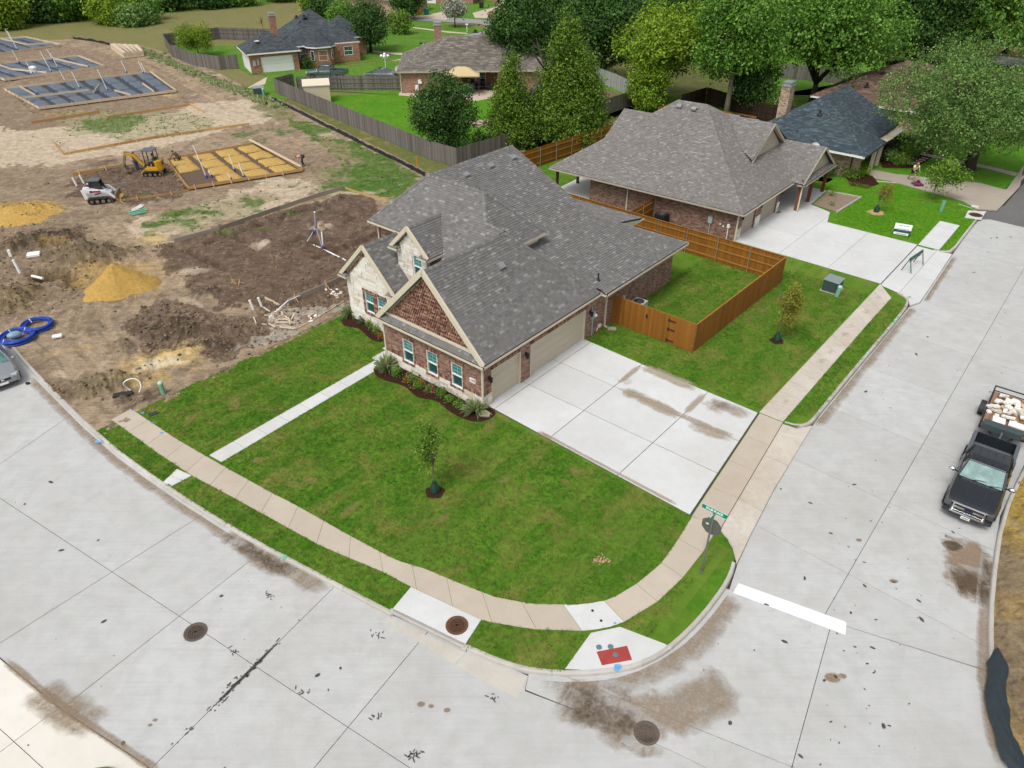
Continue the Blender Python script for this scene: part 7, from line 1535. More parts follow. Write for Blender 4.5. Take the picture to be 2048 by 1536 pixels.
pedestal('pale green round pedestal in front of the dark transformer',W(1673,593),.75,.13,R(6)); pedestal('green round pedestal at the dirt edge by the sidewalk end',W(327,787),.72,.12); pedestal('green pedestal by the small transformer near the track',W(528,192),.9,.14)
t=thing('marker_post','pair of pale green square marker posts on the bright lawn','marker post',W(1880,424)); m=MB(); m.box((0,0,.45),(.16,.1,.95)); m.build('post',M_PED,t); m=MB(); m.box((.2,.12,.45),(.1,.08,.9)); m.build('post',M_PED,t)
# ---for-sale board: the lettering is too small to read,so only its strokes stand on it
t=thing('yard_sign','white realtor board with navy band and a white rider on the lawn','yard sign',W(1801,472),R(-28)); m=MB(); m.box((0,0,.62),(1.15,.03,.62)); m.build('board',M_SW,t); m=MB(); m.box((0,-.018,.40),(1.15,.006,.17)); m.build('navy_band',plain('sign_navy',(.02,.035,.10),.5),t); m=MB(); m.box((-.03,0,.17),(1.0,.02,.17)); m.build('rider',M_SW,t)
m=MB()
for i,(z,L,h) in enumerate(((.80,.7,.05),(.55,.9,.05),(.41,.8,.05),(.17,.75,.06))):
 for k in range(9):
  x=-L/2+L*(k+.5)/9; m.box((x,-.0225,z),(L/13,.004,h*(.7+.5*((k*7) % 3)/3)))
m.build('lettering',plain('sign_teal',(.10,.25,.30),.5),t)
for x in (-.56,.56): m=MB(); m.box((x,.02,.45),(.03,.03,.95)); m.build('stake',M_BLACK,t)
# ---green barricade on the second apron
M_BARR=plain('barricade_green',(.012,.075,.06),.45)
p0,p1=W(1812,543),W(1837,526); L=(p1 -p0).length; d=(p1 -p0).normalized(); t=thing('barricade','dark green steel barricade rail standing on the second driveway apron','barricade',p0.lerp(p1,.5),math.atan2(d.y,d.x))
m=MB(); m.tube([(-L/2,0,.95),(L/2,0,.95)],.05,8); m.build('top_rail',M_BARR,t); m=MB(); m.box((0,0,.82),(L*.96,.03,.16)); m.build('slat_panel',M_BARR,t); m=MB(); m.tube([(-L/2+.05,0,.66),(L/2 -.05,0,.66)],.022,6); m.build('lower_rail',M_BARR,t)
for x in (-L/2+.03,L/2 -.03):
 for y in (-.32,.32): m=MB(); m.tube([(x,0,.97),(x,y,0)],.03,6); m.build('leg',M_BARR,t)
# ---air conditioners,splash blocks
def aircon(label,p,rz,top,side,w=.78,h=.78):
 t=thing('air_conditioner',label,'air conditioner',p,rz,'outdoor air conditioning units'); m=MB(); m.bb(-w/2,w/2,-w/2,w/2,.08,h*.94); m.build('coil_case',side,t,bevel=.03)
 m=MB()
 for k in range(14):
  z=.14+k*(h*.78/14)
  m.bb(-w/2 -.008,w/2+.008,-w/2 -.008,w/2+.008,z,z+.014)
 m.build('louvre',side,t); m=MB(); m.bb(-w/2 -.02,w/2+.02,-w/2 -.02,w/2+.02,h*.94,h); m.build('lid',top,t,bevel=.03); m=MB(); m.lathe((0,0,h),[(w*.42,0),(w*.42,.012),(w*.38,.014)],24); m.build('fan_opening',M_BLACK,t)
 m=MB()
 for q in (.36,.28,.2,.12): m.tube([(q*w*math.cos(a),q*w*math.sin(a),h+.03) for a in [6.283*k/20 for k in range(21)]],.006,4)
 for k in range(6): a=6.283*k/6; m.bar((0,0,h+.03),(w*.4*math.cos(a),w*.4*math.sin(a),h+.03),.012,.012)
 m.build('fan_guard',M_GREYM,t); m=MB(); m.bb(-w/2 -.1,w/2+.1,-w/2 -.1,w/2+.1,-.02,.07); m.build('pad',C_OLD,t); return t
aircon('pale grey air conditioner behind the gate fence on the back lawn',HF(13.0,-.62),YAW,plain('ac_lid',(.48,.50,.47),.5),plain('ac_side',(.36,.40,.40),.5)); aircon('black air conditioner against the brown brick wall',HF(26.0,5.4),YAW,M_BLACK,M_BLACK,.8,.9)
for p,lab in ((HF(-.75,-.42),'small concrete splash block in the mulch at the garage corner'),(HF(10.25,-.55),'small concrete splash block under the side wall downspout')):
 m=MB(); m.box((0,0,.05),(.5,.28,.05)); m.box((0,.12,.09),(.5,.04,.05)); m.box((0,-.12,.09),(.5,.04,.05)); m.box((.23,0,.09),(.04,.2,.05)); o=m.build('splash_block',C_OLD,None); o.location=p; o.rotation_euler=(0,0,YAW+2.2); tag(o,lab,'splash block','splash blocks')
#================================================================VEHICLES
M_TYRE=plain('tyre_rubber',(.02,.02,.02),.9); M_RIM=plain('alloy_rim',(.42,.43,.44),.3,.8); M_CHROME=plain('chrome',(.72,.73,.75),.12,1.0,var=.03); M_WSH=NT('windscreen',.3,.3); _n=M_WSH.noise(M_WSH.obj(),2.2,4,.6); M_WSH.col(M_WSH.ramp(_n,[(.3,(.045,.115,.11)),(.55,(.10,.22,.205)),(.75,(.22,.36,.33))])); M_WSH=M_WSH.m; M_DARKG=m_glass('tinted_glass',(.025,.035,.04),.05); M_TRIM=plain('black_trim',(.025,.025,.026),.6); M_LAMP=m_glass('lamp_lens',(.40,.42,.42),.1)  # windscreen ramp: the paler patches are reflections painted into the colour
M_BLKP=plain('black_car_paint',(.010,.013,.017),.25,.0,.5,.08,coat=.5); M_SILV=plain('grey_car_paint',(.26,.285,.30),.3,.35,.5,.05,coat=.8); M_GRNP=plain('dark_green_car_paint',(.06,.10,.095),.3,.2,.5,.06,coat=.8)
def loft(m,secs,mi=0):
 """secs: list of rings (equal point counts) joined along the car"""
 n=len(secs[0]); vs=[p for s in secs for p in s]; fs=[]
 for i in range(len(secs) -1):
  for k in range(n): fs.append((i*n+k,i*n+(k+1) % n,(i+1)*n+(k+1) % n,(i+1)*n+k))
 fs.append(tuple(range(n))[::-1]); fs.append(tuple((len(secs) -1)*n+k for k in range(n))); return m.add(vs,fs,mi)
def ring(x,wb,wm,wt,zb,zm,zt,crown=.02):
 return [(x,-wb,zb),(x,-wm,zm -(zm -zb)*.4),(x,-wm,zm),(x,-wt,zt),(x,-wt*.5,zt+crown),(x,wt*.5,zt+crown),(x,wt,zt),(x,wm,zm),(x,wm,zm -(zm -zb)*.4),(x,wb,zb)]
def wheel(t,x,y,r,w):
 m=MB(); n=20; sgn=1 if y>0 else -1; pr=[(-w/2,r*.72),(-w/2,r*.93),(-w*.35,r),(w*.35,r),(w/2,r*.93),(w/2,r*.72)]; vs=[]; fs=[]
 for (o,q) in pr:
  for k in range(n): a=6.283*k/n; vs.append((x+q*math.cos(a),y+o,r+q*math.sin(a)))
 for i in range(len(pr) -1):
  for k in range(n): fs.append((i*n+k,i*n+(k+1) % n,(i+1)*n+(k+1) % n,(i+1)*n+k))
 fs.append(tuple(range(n))); fs.append(tuple((len(pr) -1)*n+k for k in range(n))); m.add(vs,fs); wh=m.build('wheel',M_TYRE,t)
 m=MB()
 for k in range(6): a=6.283*k/6; m.bar((x,y+sgn*(w/2+.008),r),(x+r*.6*math.cos(a),y+sgn*(w/2+.008),r+r*.6*math.sin(a)),.03,.07,up=(0,1,0))
 m.build('rim',M_RIM,wh); return wh
def pickup(label,p,rz,paint,Wd=1.9,L=5.35,group=None,detail=True):
 t=thing('pickup_truck',label,'pickup truck',p,rz,group); h=Wd/2; f=L/2
 m=MB(); loft(m,[ring(f -.03,h*.80,h*.84,h*.76,.42,.72,.90),ring(f -.22,h*.92,h*.95,h*.86,.36,.78,.98),ring(f -.6,h*.95,h,h*.90,.34,.86,1.04),ring(f -1.1,h*.95,h,h*.90,.34,.90,1.09),ring(f -1.55,h*.95,h,h*.90,.34,.94,1.13),ring(-f+2.0,h*.95,h,h*.92,.34,.96,1.16),ring(-f+1.95,h*.95,h,h*.92,.34,.96,1.16)]); m.build('body',paint,t,smooth=False,bevel=.02)
 m=MB(); loft(m,[[(f -.34,-h*.62,.985),(f -.34,h*.62,.985),(f -.34,h*.62,1.02),(f -.34,-h*.62,1.02)],[(f -1.0,-h*.72,1.06),(f -1.0,h*.72,1.06),(f -1.0,h*.72,1.115),(f -1.0,-h*.72,1.115)],[(f -1.5,-h*.74,1.10),(f -1.5,h*.74,1.10),(f -1.5,h*.74,1.16),(f -1.5,-h*.74,1.16)]]); hd=m.build('hood',paint,t,bevel=.02)
 for s in (-1,1): m=MB(); m.bar((f -.5,s*h*.33,1.055),(f -1.45,s*h*.40,1.175),.03,.02); m.build('hood_crease',M_TRIM,hd)
 xw,xr,xb=f -1.62,f -2.10,-f+1.92
 m=MB(); loft(m,[[(xr,-h*.74,1.70),(xr,h*.74,1.70),(xr,h*.70,1.76),(xr,-h*.70,1.76)],[(xr -.45,-h*.76,1.73),(xr -.45,h*.76,1.73),(xr -.45,h*.72,1.80),(xr -.45,-h*.72,1.80)],[(xb+.12,-h*.75,1.70),(xb+.12,h*.75,1.70),(xb+.12,h*.70,1.76),(xb+.12,-h*.70,1.76)]]); rf=m.build('roof',paint,t,bevel=.02)
 for y in (-.45,-.15,.15,.45): m=MB(); m.bar((xr -.12,y*h,1.80),(xb+.2,y*h,1.79),.025,.012); m.build('roof_rib',M_TRIM,rf)
 for s in (-1,1):
  for a,b,w in (((xw,s*h*.88,1.14),(xr,s*h*.74,1.72),.07),((xr -.62,s*h*.9,1.14),(xr -.58,s*h*.76,1.72),.09),((xb+.02,s*h*.9,1.14),(xb+.14,s*h*.75,1.72),.10)): m=MB(); m.bar(a,b,w,.06); m.build('pillar',paint,t)
  m=MB(); m.add([(xw -.06,s*h*.875,1.15),(xb+.06,s*h*.885,1.15),(xb+.16,s*h*.745,1.70),(xr -.02,s*h*.735,1.70)],[(0,1,2,3)]); m.build('side_window',M_DARKG,t)
  m=MB(); m.bar((xr -.02,s*h*.75,1.72),(xb+.14,s*h*.76,1.72),.03,.03); m.build('roof_rail',M_TRIM,t)
  mr=MB(); mr.ball((xw+-.15,s*(h+.16),1.22),(.09,.15,.10),10); mi_=mr.build('mirror',M_CHROME,t,smooth=True); mr=MB(); mr.bar((xw -.18,s*h*.9,1.15),(xw -.16,s*(h+.1),1.2),.05,.05); mr.build('mirror_arm',M_TRIM,mi_)
  m=MB(); m.bar((xw -.8,s*(h+.004),.98),(xw -.62,s*(h+.004),.98),.02,.05); m.bar((xw -1.6,s*(h+.004),.98),(xw -1.42,s*(h+.004),.98),.02,.05); m.build('door_handle',M_CHROME,t)
  m=MB(); m.box((f -.13,s*h*.80,.80),(.26,h*.24,.26)); m.build('headlight',M_LAMP if not detail else plain('smoked_lamp',(.06,.06,.065),.2,coat=.8),t,bevel=.04)
 m=MB(); m.add([(xw+.03,-h*.83,1.15),(xw+.03,h*.83,1.15),(xr+.01,h*.70,1.715),(xr+.01,-h*.70,1.715)],[(0,1,2,3)]); ws=m.build('windscreen',M_WSH,t)
 m=MB(); m.bar((xr+.02,-h*.70,1.745),(xr+.02,h*.70,1.745),.04,.03); m.build('roof_trim',M_CHROME,t)
 for y in (-.3,.35): m=MB(); m.bar((xw+.06,y*h,1.17),(xw -.06,(y+.5)*h,1.23),.03,.015); m.build('wiper',M_TRIM,ws)
 if detail:
  m=MB(); m.box((xw -.02,.12,1.235),(.10,.20,.008),0,0,0,R(-42)); m.build('dash_paper',plain('red_paper',(.55,.12,.13),.8),ws); m=MB(); m.box((xw -.02,-.14,1.235),(.07,.2,.008),0,0,0,R(-42)); m.build('dash_paper',M_SW,ws)
 m=MB(); m.add([(xb+.03,-h*.8,1.2),(xb+.03,h*.8,1.2),(xb+.13,h*.7,1.7),(xb+.13,-h*.7,1.7)],[(0,1,2,3)]); m.build('rear_window',M_DARKG,t)
 # bed
 m=MB(); x0,x1=-f+.06,xb -.03; m.bb(x0,x1,-h*.97,-h*.80,.42,1.18); m.bb(x0,x1,h*.80,h*.97,.42,1.18); m.bb(x0 -.05,x0,-h*.95,h*.95,.45,1.17); m.bb(x1 -.05,x1,-h*.8,h*.8,.6,1.17); bd=m.build('bed',paint,t,bevel=.02)
 m=MB(); m.bb(x0,x1 -.05,-h*.8,h*.8,.55,.62)
 for k in range(9): y=-h*.7+k*h*1.4/8; m.bb(x0,x1 -.05,y -.03,y+.03,.62,.635)
 m.build('bed_floor',plain('bed_liner',(.10,.12,.13),.8,var=.5,sc=9),bd)
 for s in (-1,1): m=MB(); m.bb(x0,x1,s*h*.885 -.07,s*h*.885+.07,1.18,1.20); m.build('bed_rail',plain('rail_cap',(.09,.105,.12),.5),bd)
 for x in (f -.95,-f+1.05):
  for s in (-1,1):
   wheel(t,x,s*(h -.13),.39,.26); m=MB(); a=[math.pi*k/10 for k in range(11)]; m.tube([(x+.46*math.cos(q),s*(h+.0),.40+.46*math.sin(q)) for q in a],.035,6); m.build('wheel_arch',paint,t)
 m=MB(); m.bb(f -.10,f+.02,-h*.62,h*.62,.60,.93); gr=m.build('grille',M_CHROME,t,bevel=.02)
 for z in (.67,.85): m=MB(); m.bb(f+.02,f+.028,-h*.56,h*.56,z -.045,z+.045); m.build('grille_mesh',M_TRIM,gr)
 m=MB(); m.add([(f+.035,y,z) for y,z in ((-.17,.76),(-.08,.80),(-.055,.825),(.10,.825),(.08,.79),(.17,.76),(.08,.72),(.055,.695),(-.10,.695),(-.08,.73))]+[(f+.05,y,z) for y,z in ((-.17,.76),(-.08,.80),(-.055,.825),(.10,.825),(.08,.79),(.17,.76),(.08,.72),(.055,.695),(-.10,.695),(-.08,.73))],[tuple(range(10))[::-1],tuple(range(10,20))]+[(k,(k+1) % 10,10+(k+1) % 10,10+k) for k in range(10)]); m.build('badge',plain('badge_navy',(.02,.025,.06),.3),gr)
 m=MB(); loft(m,[[(f -.2,-h*.95,.36),(f -.2,-h*.95,.58),(f -.02,-h*.95,.58),(f -.04,-h*.95,.36)],[(f -.1,-h*.5,.36),(f -.1,-h*.5,.58),(f+.10,-h*.5,.58),(f+.07,-h*.5,.36)],[(f -.1,h*.5,.36),(f -.1,h*.5,.58),(f+.10,h*.5,.58),(f+.07,h*.5,.36)],[(f -.2,h*.95,.36),(f -.2,h*.95,.58),(f -.02,h*.95,.58),(f -.04,h*.95,.36)]]); bu=m.build('bumper',paint,t,bevel=.02)
 m=MB(); m.bb(f -.02,f+.12,-h*.66,h*.66,.525,.60); m.build('bumper_trim',M_CHROME,bu); m=MB(); m.bb(f+.10,f+.115,-.16,.16,.36,.48); pt=m.build('number_plate',M_SW,bu)
 m=MB()
 for k in range(7): m.bb(f+.115,f+.118,-.12+k*.037,-.095+k*.037,.39,.45)
 m.build('plate_characters',M_TRIM,pt)
 m=MB(); m.bb(-f -.06,-f+.02,-h*.9,h*.9,.45,.62); m.build('rear_bumper',M_CHROME,t)
 for s in (-1,1): m=MB(); m.bb(-f -.01,-f+.1,s*h*.88 -.07,s*h*.88+.07,.75,1.1); m.build('tail_light',plain('tail_red',(.35,.01,.01),.3),t)
 return t
HD=math.atan2(-3.64,-2.9)
pickup('black pickup truck with chrome grille parked at the right kerb',Vector((20.05,23.05,ZR)),HD,M_BLKP)
# the trailer behind it and what lies on it
tc=Vector((23.85,27.62,ZR)); tr=thing('utility_trailer','black flatbed trailer with wooden floor and low rails behind the pickup','trailer',tc,HD)
tl,tw=1.85,.95
m=MB(); m.bb(-tl,tl,-tw,tw,.50,.55); m.build('frame',M_TRIM,tr)
for k in range(9): y=-tw+.06+k*(2*tw -.12)/9; m=MB(); m.bb(-tl+.05,tl -.05,y,y+(2*tw -.12)/9 -.015,.55,.585); m.build('floor_plank',m_wood('trailer_plank',[(.16,.09,.05),(.24,.14,.08),(.30,.19,.12)],0) if k==0 else bpy.data.materials['trailer_plank'],tr)
for s in (-1,1):
 m=MB(); m.tube([(-tl,s*tw,.86),(tl,s*tw,.86)],.035,6); m.build('top_rail',M_TRIM,tr)
 for x in np.linspace(-tl,tl,5): m=MB(); m.bb(x -.025,x+.025,s*tw -.025,s*tw+.025,.52,.86); m.build('rail_post',M_TRIM,tr)
 wheel(tr,-.25,s*(tw+.17),.33,.2); m=MB(); a=[math.pi*k/8 for k in range(9)]; vs=[]
 for q in a:
  for o in (.05,.30): vs.append((-.25+.42*math.cos(q),s*(tw+o),.34+.40*math.sin(q)))
 m.add(vs,[(2*k,2*k+1,2*k+3,2*k+2) for k in range(8)]); m.build('mudguard',M_TRIM,tr)
for x in (-tl,tl): m=MB(); m.tube([(x,-tw,.86),(x,tw,.86)],.035,6); m.tube([(x,-tw,.6),(x,tw,.6)],.025,6); m.build('end_rail',M_TRIM,tr)
m=MB(); m.bar((tl,-.5,.48),(tl+.95,0,.46),.07,.1); m.bar((tl,.5,.48),(tl+.95,0,.46),.07,.1); m.build('drawbar',M_TRIM,tr); m=MB(); m.bar((tl+.4,0,.4),(tl+.4,0,.85),.07,.07); m.build('jack',M_GREYM,tr)
Mt=Matrix.Translation(tc) @ Matrix.Rotation(HD,4,'Z')
def on_trailer(x,y,z): return Mt @ Vector((x,y,z))
m=MB(); m.bb(-.22,.22,-.8,.8,0,.34); o=m.build('tool_chest',plain('chest_green',(.045,.065,.065),.5),None,bevel=.02); o.location=on_trailer(tl+.02,-.05,.62); o.rotation_euler=(0,0,HD); tag(o,'long dark green tool chest across the front of the trailer','tool chest')
cl=thing('cooler','red cooler with white lid on the trailer floor behind the tool chest','cooler',on_trailer(tl -.55,.42,.59),HD); m=MB(); m.bb(-.2,.2,-.32,.32,0,.28); m.build('body',plain('cooler_red',(.45,.02,.04),.5),cl,bevel=.02); m=MB(); m.bb(-.21,.21,-.33,.33,.28,.38); m.build('lid',M_WHITE,cl,bevel=.02); m=MB(); m.bb(.2,.21,-.14,.1,.06,.2); m.build('label',plain('label_yellow',(.65,.35,.03),.6),cl)
m=MB(); m.bb(-.24,.24,-.26,.26,0,.36); o=m.build('white_box',M_WHITE,None,bevel=.01); o.location=on_trailer(tl -.5,-.3,.59); o.rotation_euler=(0,0,HD+.1); tag(o,'plain white box beside the red cooler on the trailer','box')
rb=random.Random(12); me=unit_block(M_STONE)
for k in range(46):
 x=rb.uniform(-1.5,.75); y=rb.uniform(-.85,.75); ly=rb.choice((0,0,.12,.2)); o=link('stone_piece',me,None,on_trailer(x,y,.66+ly),0); o.scale=(rb.uniform(.15,.5),rb.uniform(.14,.22),rb.uniform(.08,.14)); o.rotation_euler=(rb.uniform(-.3,.3),rb.uniform(-.3,.3),rb.uniform(0,3)); tag(o,'broken white stone piece heaped on the trailer floor','stone','white stone pieces on the trailer')
# rolled silt fence lying by the kerb
pl=resample(smooth_line([W(x,y) for x,y in ((1992,1302),(1997,1330),(1990,1375),(1994,1420),(2006,1470),(2030,1530),(2062,1590))],2),.14); m=MB(); vs=[]; fs=[]; NS=9
for i,p in enumerate(pl):
 d=(pl[min(i+1,len(pl) -1)] -pl[max(i -1,0)]).normalized(); n=Vector((-d.y,d.x,0)); w=.30*min(1,.25+i*.16)*(1+.12*math.sin(i*.5))
 for k in range(NS):
  q=k/(NS -1)*2 -1; vs.append(p+n*(-q*w)+Vector((0,0,.05+.13*(1 -q*q)+.035*math.sin(i*.8+k*1.7)+.02*math.sin(i*2.1 -k*2.3))))
for i in range(len(pl) -1):
 for k in range(NS -1): fs.append((i*NS+k,i*NS+k+1,(i+1)*NS+k+1,(i+1)*NS+k))
m.add(vs,fs); tag(m.build('filter_sock',plain('black_fabric',(.022,.032,.038),.55,var=.35,sc=5),None,smooth=True),'long black fabric filter sock lying along the right kerb','filter sock')
m=MB(); m.tube([W(2003,1357),W(2012,1384),W(2020,1400)],.012,4); 
# grey saloon at the left edge
def car(label,p,rz,paint,L=4.5,Wd=1.76,group=None):
 t=thing('parked_car',label,'car',p,rz,group); h=Wd/2; f=L/2
 m=MB(); loft(m,[ring(f -.02,h*.62,h*.70,h*.55,.25,.48,.60),ring(f -.18,h*.86,h*.88,h*.74,.20,.56,.70),ring(f -.55,h*.95,h*.97,h*.86,.18,.64,.80),ring(f -1.25,h*.96,h,h*.88,.18,.70,.90),ring(-f+1.0,h*.96,h,h*.88,.18,.76,.98),ring(-f+.25,h*.93,h*.95,h*.82,.2,.78,.98),ring(-f,h*.85,h*.86,h*.75,.28,.7,.9)]); m.build('body',paint,t,smooth=False,bevel=.03)
 xw,xr,xb,xe=f -1.2,f -1.9,-f+1.55,-f+.75
 m=MB(); loft(m,[[(xr,-h*.66,1.36),(xr,h*.66,1.36),(xr,h*.6,1.40),(xr,-h*.6,1.40)],[(xr -.6,-h*.68,1.40),(xr -.6,h*.68,1.40),(xr -.6,h*.6,1.45),(xr -.6,-h*.6,1.45)],[(xb,-h*.66,1.34),(xb,h*.66,1.34),(xb,h*.6,1.38),(xb,-h*.6,1.38)]]); m.build('roof',paint,t,bevel=.03)
 m=MB(); m.add([(xw,-h*.82,.91),(xw,h*.82,.91),(xr,h*.62,1.385),(xr,-h*.62,1.385)],[(0,1,2,3)]); m.build('windscreen',M_WSH,t); m=MB(); m.add([(xe,-h*.78,.96),(xe,h*.78,.96),(xb,h*.62,1.365),(xb,-h*.62,1.365)],[(0,1,2,3)]); m.build('rear_window',M_DARKG,t)
 for s in (-1,1):
  m=MB(); m.add([(xw,s*h*.86,.93),(xe,s*h*.84,.97),(xb,s*h*.66,1.36),(xr,s*h*.66,1.37)],[(0,1,2,3)]); m.build('side_window',M_DARKG,t)
  for a,b in (((xw,s*h*.84,.9),(xr,s*h*.65,1.38)),((xr -.75,s*h*.87,.94),(xr -.7,s*h*.68,1.4)),((xe,s*h*.82,.95),(xb,s*h*.65,1.36))): m=MB(); m.bar(a,b,.06,.05); m.build('pillar',paint,t)
  m=MB(); m.ball((xw -.1,s*(h+.08),.98),(.09,.12,.08),8); m.build('mirror',paint,t,smooth=True); m=MB(); m.box((f -.22,s*h*.68,.64),(.3,.3,.13),s*-.45); m.build('headlight',M_LAMP,t,bevel=.03)
  for x in (f -.85,-f+.85): wheel(t,x,s*(h -.1),.31,.2)
 m=MB(); m.bb(f -.08,f -.005,-h*.42,h*.42,.50,.62); m.build('grille',M_TRIM,t); m=MB(); m.bb(f+.0,f+.02,-.2,.2,.33,.44); m.build('number_plate',M_SW,t); m=MB(); m.bb(f -.06,f+.01,-h*.7,h*.7,.24,.32); m.build('lower_grille',M_TRIM,t); m=MB(); m.ball((f -.0,0,.575),(.02,.09,.045),8); m.build('badge',M_CHROME,t)
 return t
d=KERB_FRONT[6] -KERB_FRONT[3]; hd=R(-46); fr=W(8,766,.42+ZR); car('grey saloon car parked at the left kerb, only its front showing',Vector((fr.x,fr.y,ZR)) -Vector((math.cos(hd),math.sin(hd),0))*2.25,hd,M_SILV)
# vehicles at the old houses
p=W(655,158); pickup('dark green pickup parked on the drive behind the grey fence',Vector((p.x,p.y+.3,.02)),R(172),M_GRNP,1.9,5.4,detail=False); p=W(762,160); car('dark grey car parked behind the fence below the globe lamp',Vector((p.x,p.y+.5,.02)),R(165),plain('charcoal_car_paint',(.07,.085,.095),.3,.3,coat=.8))
#================================================================BUILDING SITE: foundations,machines,workers,material
M_FORM=m_wood('form_board',[(.36,.205,.075),(.46,.28,.115),(.52,.345,.16),(.42,.25,.10)],0); M_FORMG=m_wood('grey_form_board',[(.22,.19,.15),(.30,.26,.21),(.36,.32,.26)],0); M_STAKE=m_wood('stake_wood',[(.45,.27,.12),(.56,.37,.19),(.62,.44,.26)],2); M_PVC=plain('white_pvc',(.78,.78,.77),.4,var=.05); M_PVCB=plain('blue_tape',(.03,.06,.30),.5); M_PVCG=plain('green_pvc',(.16,.42,.27),.45)
M_PALE=m_wood('pale_lumber',[(.48,.38,.27),(.58,.47,.34),(.66,.55,.42)],0)
M_PADY=NT('yellow_fill',.97,.1); _n=M_PADY.noise(M_PADY.pos(),6,7,.75); M_PADY.col(M_PADY.mix(M_PADY.ramp(_n,[(.3,0),(.7,1)]),(.32,.195,.05),(.58,.40,.14))); M_PADY.bump(_n,.9,.06); M_PADY=M_PADY.m
M_POLY=NT('black_poly_sheet',.35,.5); _o=M_POLY.pos(); _n=M_POLY.noise(M_POLY.scale(_o,(1,2.2,1)),2.6,7,.7,.6); M_POLY.col(M_POLY.ramp(_n,[(.3,(.055,.075,.105)),(.6,(.105,.135,.175)),(.8,(.20,.24,.29))])); M_POLY.bump(_n,.9,.12); M_POLY=M_POLY.m
M_POLYD=plain('black_poly_trench',(.016,.020,.030),.45,var=.4)
def gz(x,y): return W(x,y)
def foundation(name,label,px,nx,ny,pm,floor,bm,trench=.45,rise=.16,edges=(1,1,1,1),board=.24,seed=1,splits=None,skip=()):
 """form boards round a grid of raised pads parted by footing trenches; px runs near-left, near-right, far-right, far-left"""
 c=[W(*q) for q in px]; o=sum(c,Vector())/4; t=thing(name,label,'foundation',o); c=[p -o for p in c]; rg=random.Random(seed); nr=np.random.default_rng(seed)
 def at(a,b): return c[0].lerp(c[1],a).lerp(c[3].lerp(c[2],a),b)
 m=MB(); m.add([(p.x,p.y,.03) for p in c],[(0,1,2,3)]); m.build('trench_floor',floor,t)
 L0=(c[1] -c[0]).length; L1=(c[3] -c[0]).length
 xs=splits[0] if splits else [i/nx for i in range(nx+1)]; ys=splits[1] if splits else [j/ny for j in range(ny+1)]
 for i in range(len(xs) -1):
  for j in range(len(ys) -1):
   if (i,j) in skip: continue
   g=trench/2; a0,a1=xs[i]+g/L0,xs[i+1] -g/L0; b0,b1=ys[j]+g/L1*.8,ys[j+1] -g/L1*.8
   N=7; vs=[]; ph=rg.uniform(0,9)
   for q in range(N):
    for p in range(N):
     ex=min(p,N -1 -p); ey=min(q,N -1 -q); e=min(ex,ey); fx=[0,.05,.2,.5,.8,.95,1][p]; fy=[0,.05,.2,.5,.8,.95,1][q]
     w=at(a0+(a1 -a0)*fx,b0+(b1 -b0)*fy); z=(.03 if e==0 else (rise*.75 if e==1 else rise))+(rg.uniform(-.03,.03) if e else 0)
     vs.append((w.x+(rg.uniform(-.07,.07) if e<2 else 0),w.y+(rg.uniform(-.07,.07) if e<2 else 0),z))
   m=MB(); m.add(vs,[(q*N+p,q*N+p+1,(q+1)*N+p+1,(q+1)*N+p) for q in range(N -1) for p in range(N -1)]); m.build('pad',pm,t,smooth=True)
 for k in range(4):
  if not edges[k]: continue
  a,b=c[k],c[(k+1) % 4]; d=(b -a); L=d.length; d.normalize(); nb=max(1,int(L/4.5)); n=Vector((-d.y,d.x,0)); n=n if n.dot(-(a+b)/2)<0 else -n
  for i in range(nb):
   m=MB(); m.bar(a+d*(L*i/nb+.01)+Vector((0,0,board/2)),a+d*(L*(i+1)/nb -.01)+Vector((0,0,board/2+rg.uniform(-.015,.015))),.045,board); m.build('form_board',bm,t)
  for i in range(int(L/1.5)):
   p=a+d*(i*1.5+.5); m=MB(); m.bar(p+n*.05,p+n*.05+Vector((0,0,board+.16)),.045,.045); m.bar(p+n*.08+Vector((0,0,board*.9)),p+n*.5+Vector((0,0,0)),.04,.03); m.build('stake',M_STAKE,t)
 return t,at,o
fy,aty,oy=foundation('foundation_pad','foundation with yellow fill pads between bare trenches, workers beside it',[(378,379),(606,342),(511,289),(334,322)],4,4,M_PADY,M_SOIL if False else plain('trench_soil',(.11,.072,.045),.95,var=.4),M_FORM,.5,.2,(1,1,1,1),.26,3,skip=((0,0),(0,1)))
m=MB(); m.bar(W(500,286) -oy+Vector((0,0,.35)),W(603,340) -oy+Vector((0,0,.32)),.28,.06); m.build('screed_plank',M_PALE,fy)
f1_,at1,o1=foundation('foundation_pad','large black sheeted foundation nearest the camera of the three, pipes standing in it',[(79,219),(353,184),(301,146),(8,180)],8,3,M_POLY,M_POLYD,M_PALE,.6,.18,(1,1,1,1),.3,5)
f2_,at2,o2=foundation('foundation_pad','middle black sheeted foundation with a white lidded drum',[(10,162),(211,135),(158,114),(-70,136)],7,3,M_POLY,M_POLYD,M_PALE,.6,.18,(1,1,1,1),.3,6)
f3_,at3,o3=foundation('foundation_pad','farthest black sheeted foundation at the left edge',[(-45,116),(124,92),(53,76),(-90,86)],6,3,M_POLY,M_POLYD,M_PALE,.6,.18,(1,1,1,1),.3,7)
for t,at,o,ls in ((f1_,at1,o1,(((.0,.45),(.45,.45)),((.45,.3),(.56,.62)),((.84,.05),(.84,.45)),((.1,.5),(.1,.98)),((.66,.02),(.60,.3)))),(f2_,at2,o2,(((.25,.5),(.42,.05)),((.85,.1),(.75,.95)),((.25,.98),(.25,.5)))),(f3_,at3,o3,(((.7,.3),(.62,.95)),((.7,.3),(.98,.2))))):
 for a,b in ls: m=MB(); m.bar(at(*a)+Vector((0,0,.26)),at(*b)+Vector((0,0,.26)),.05,.24); m.build('inner_form_board',M_PALE,t)
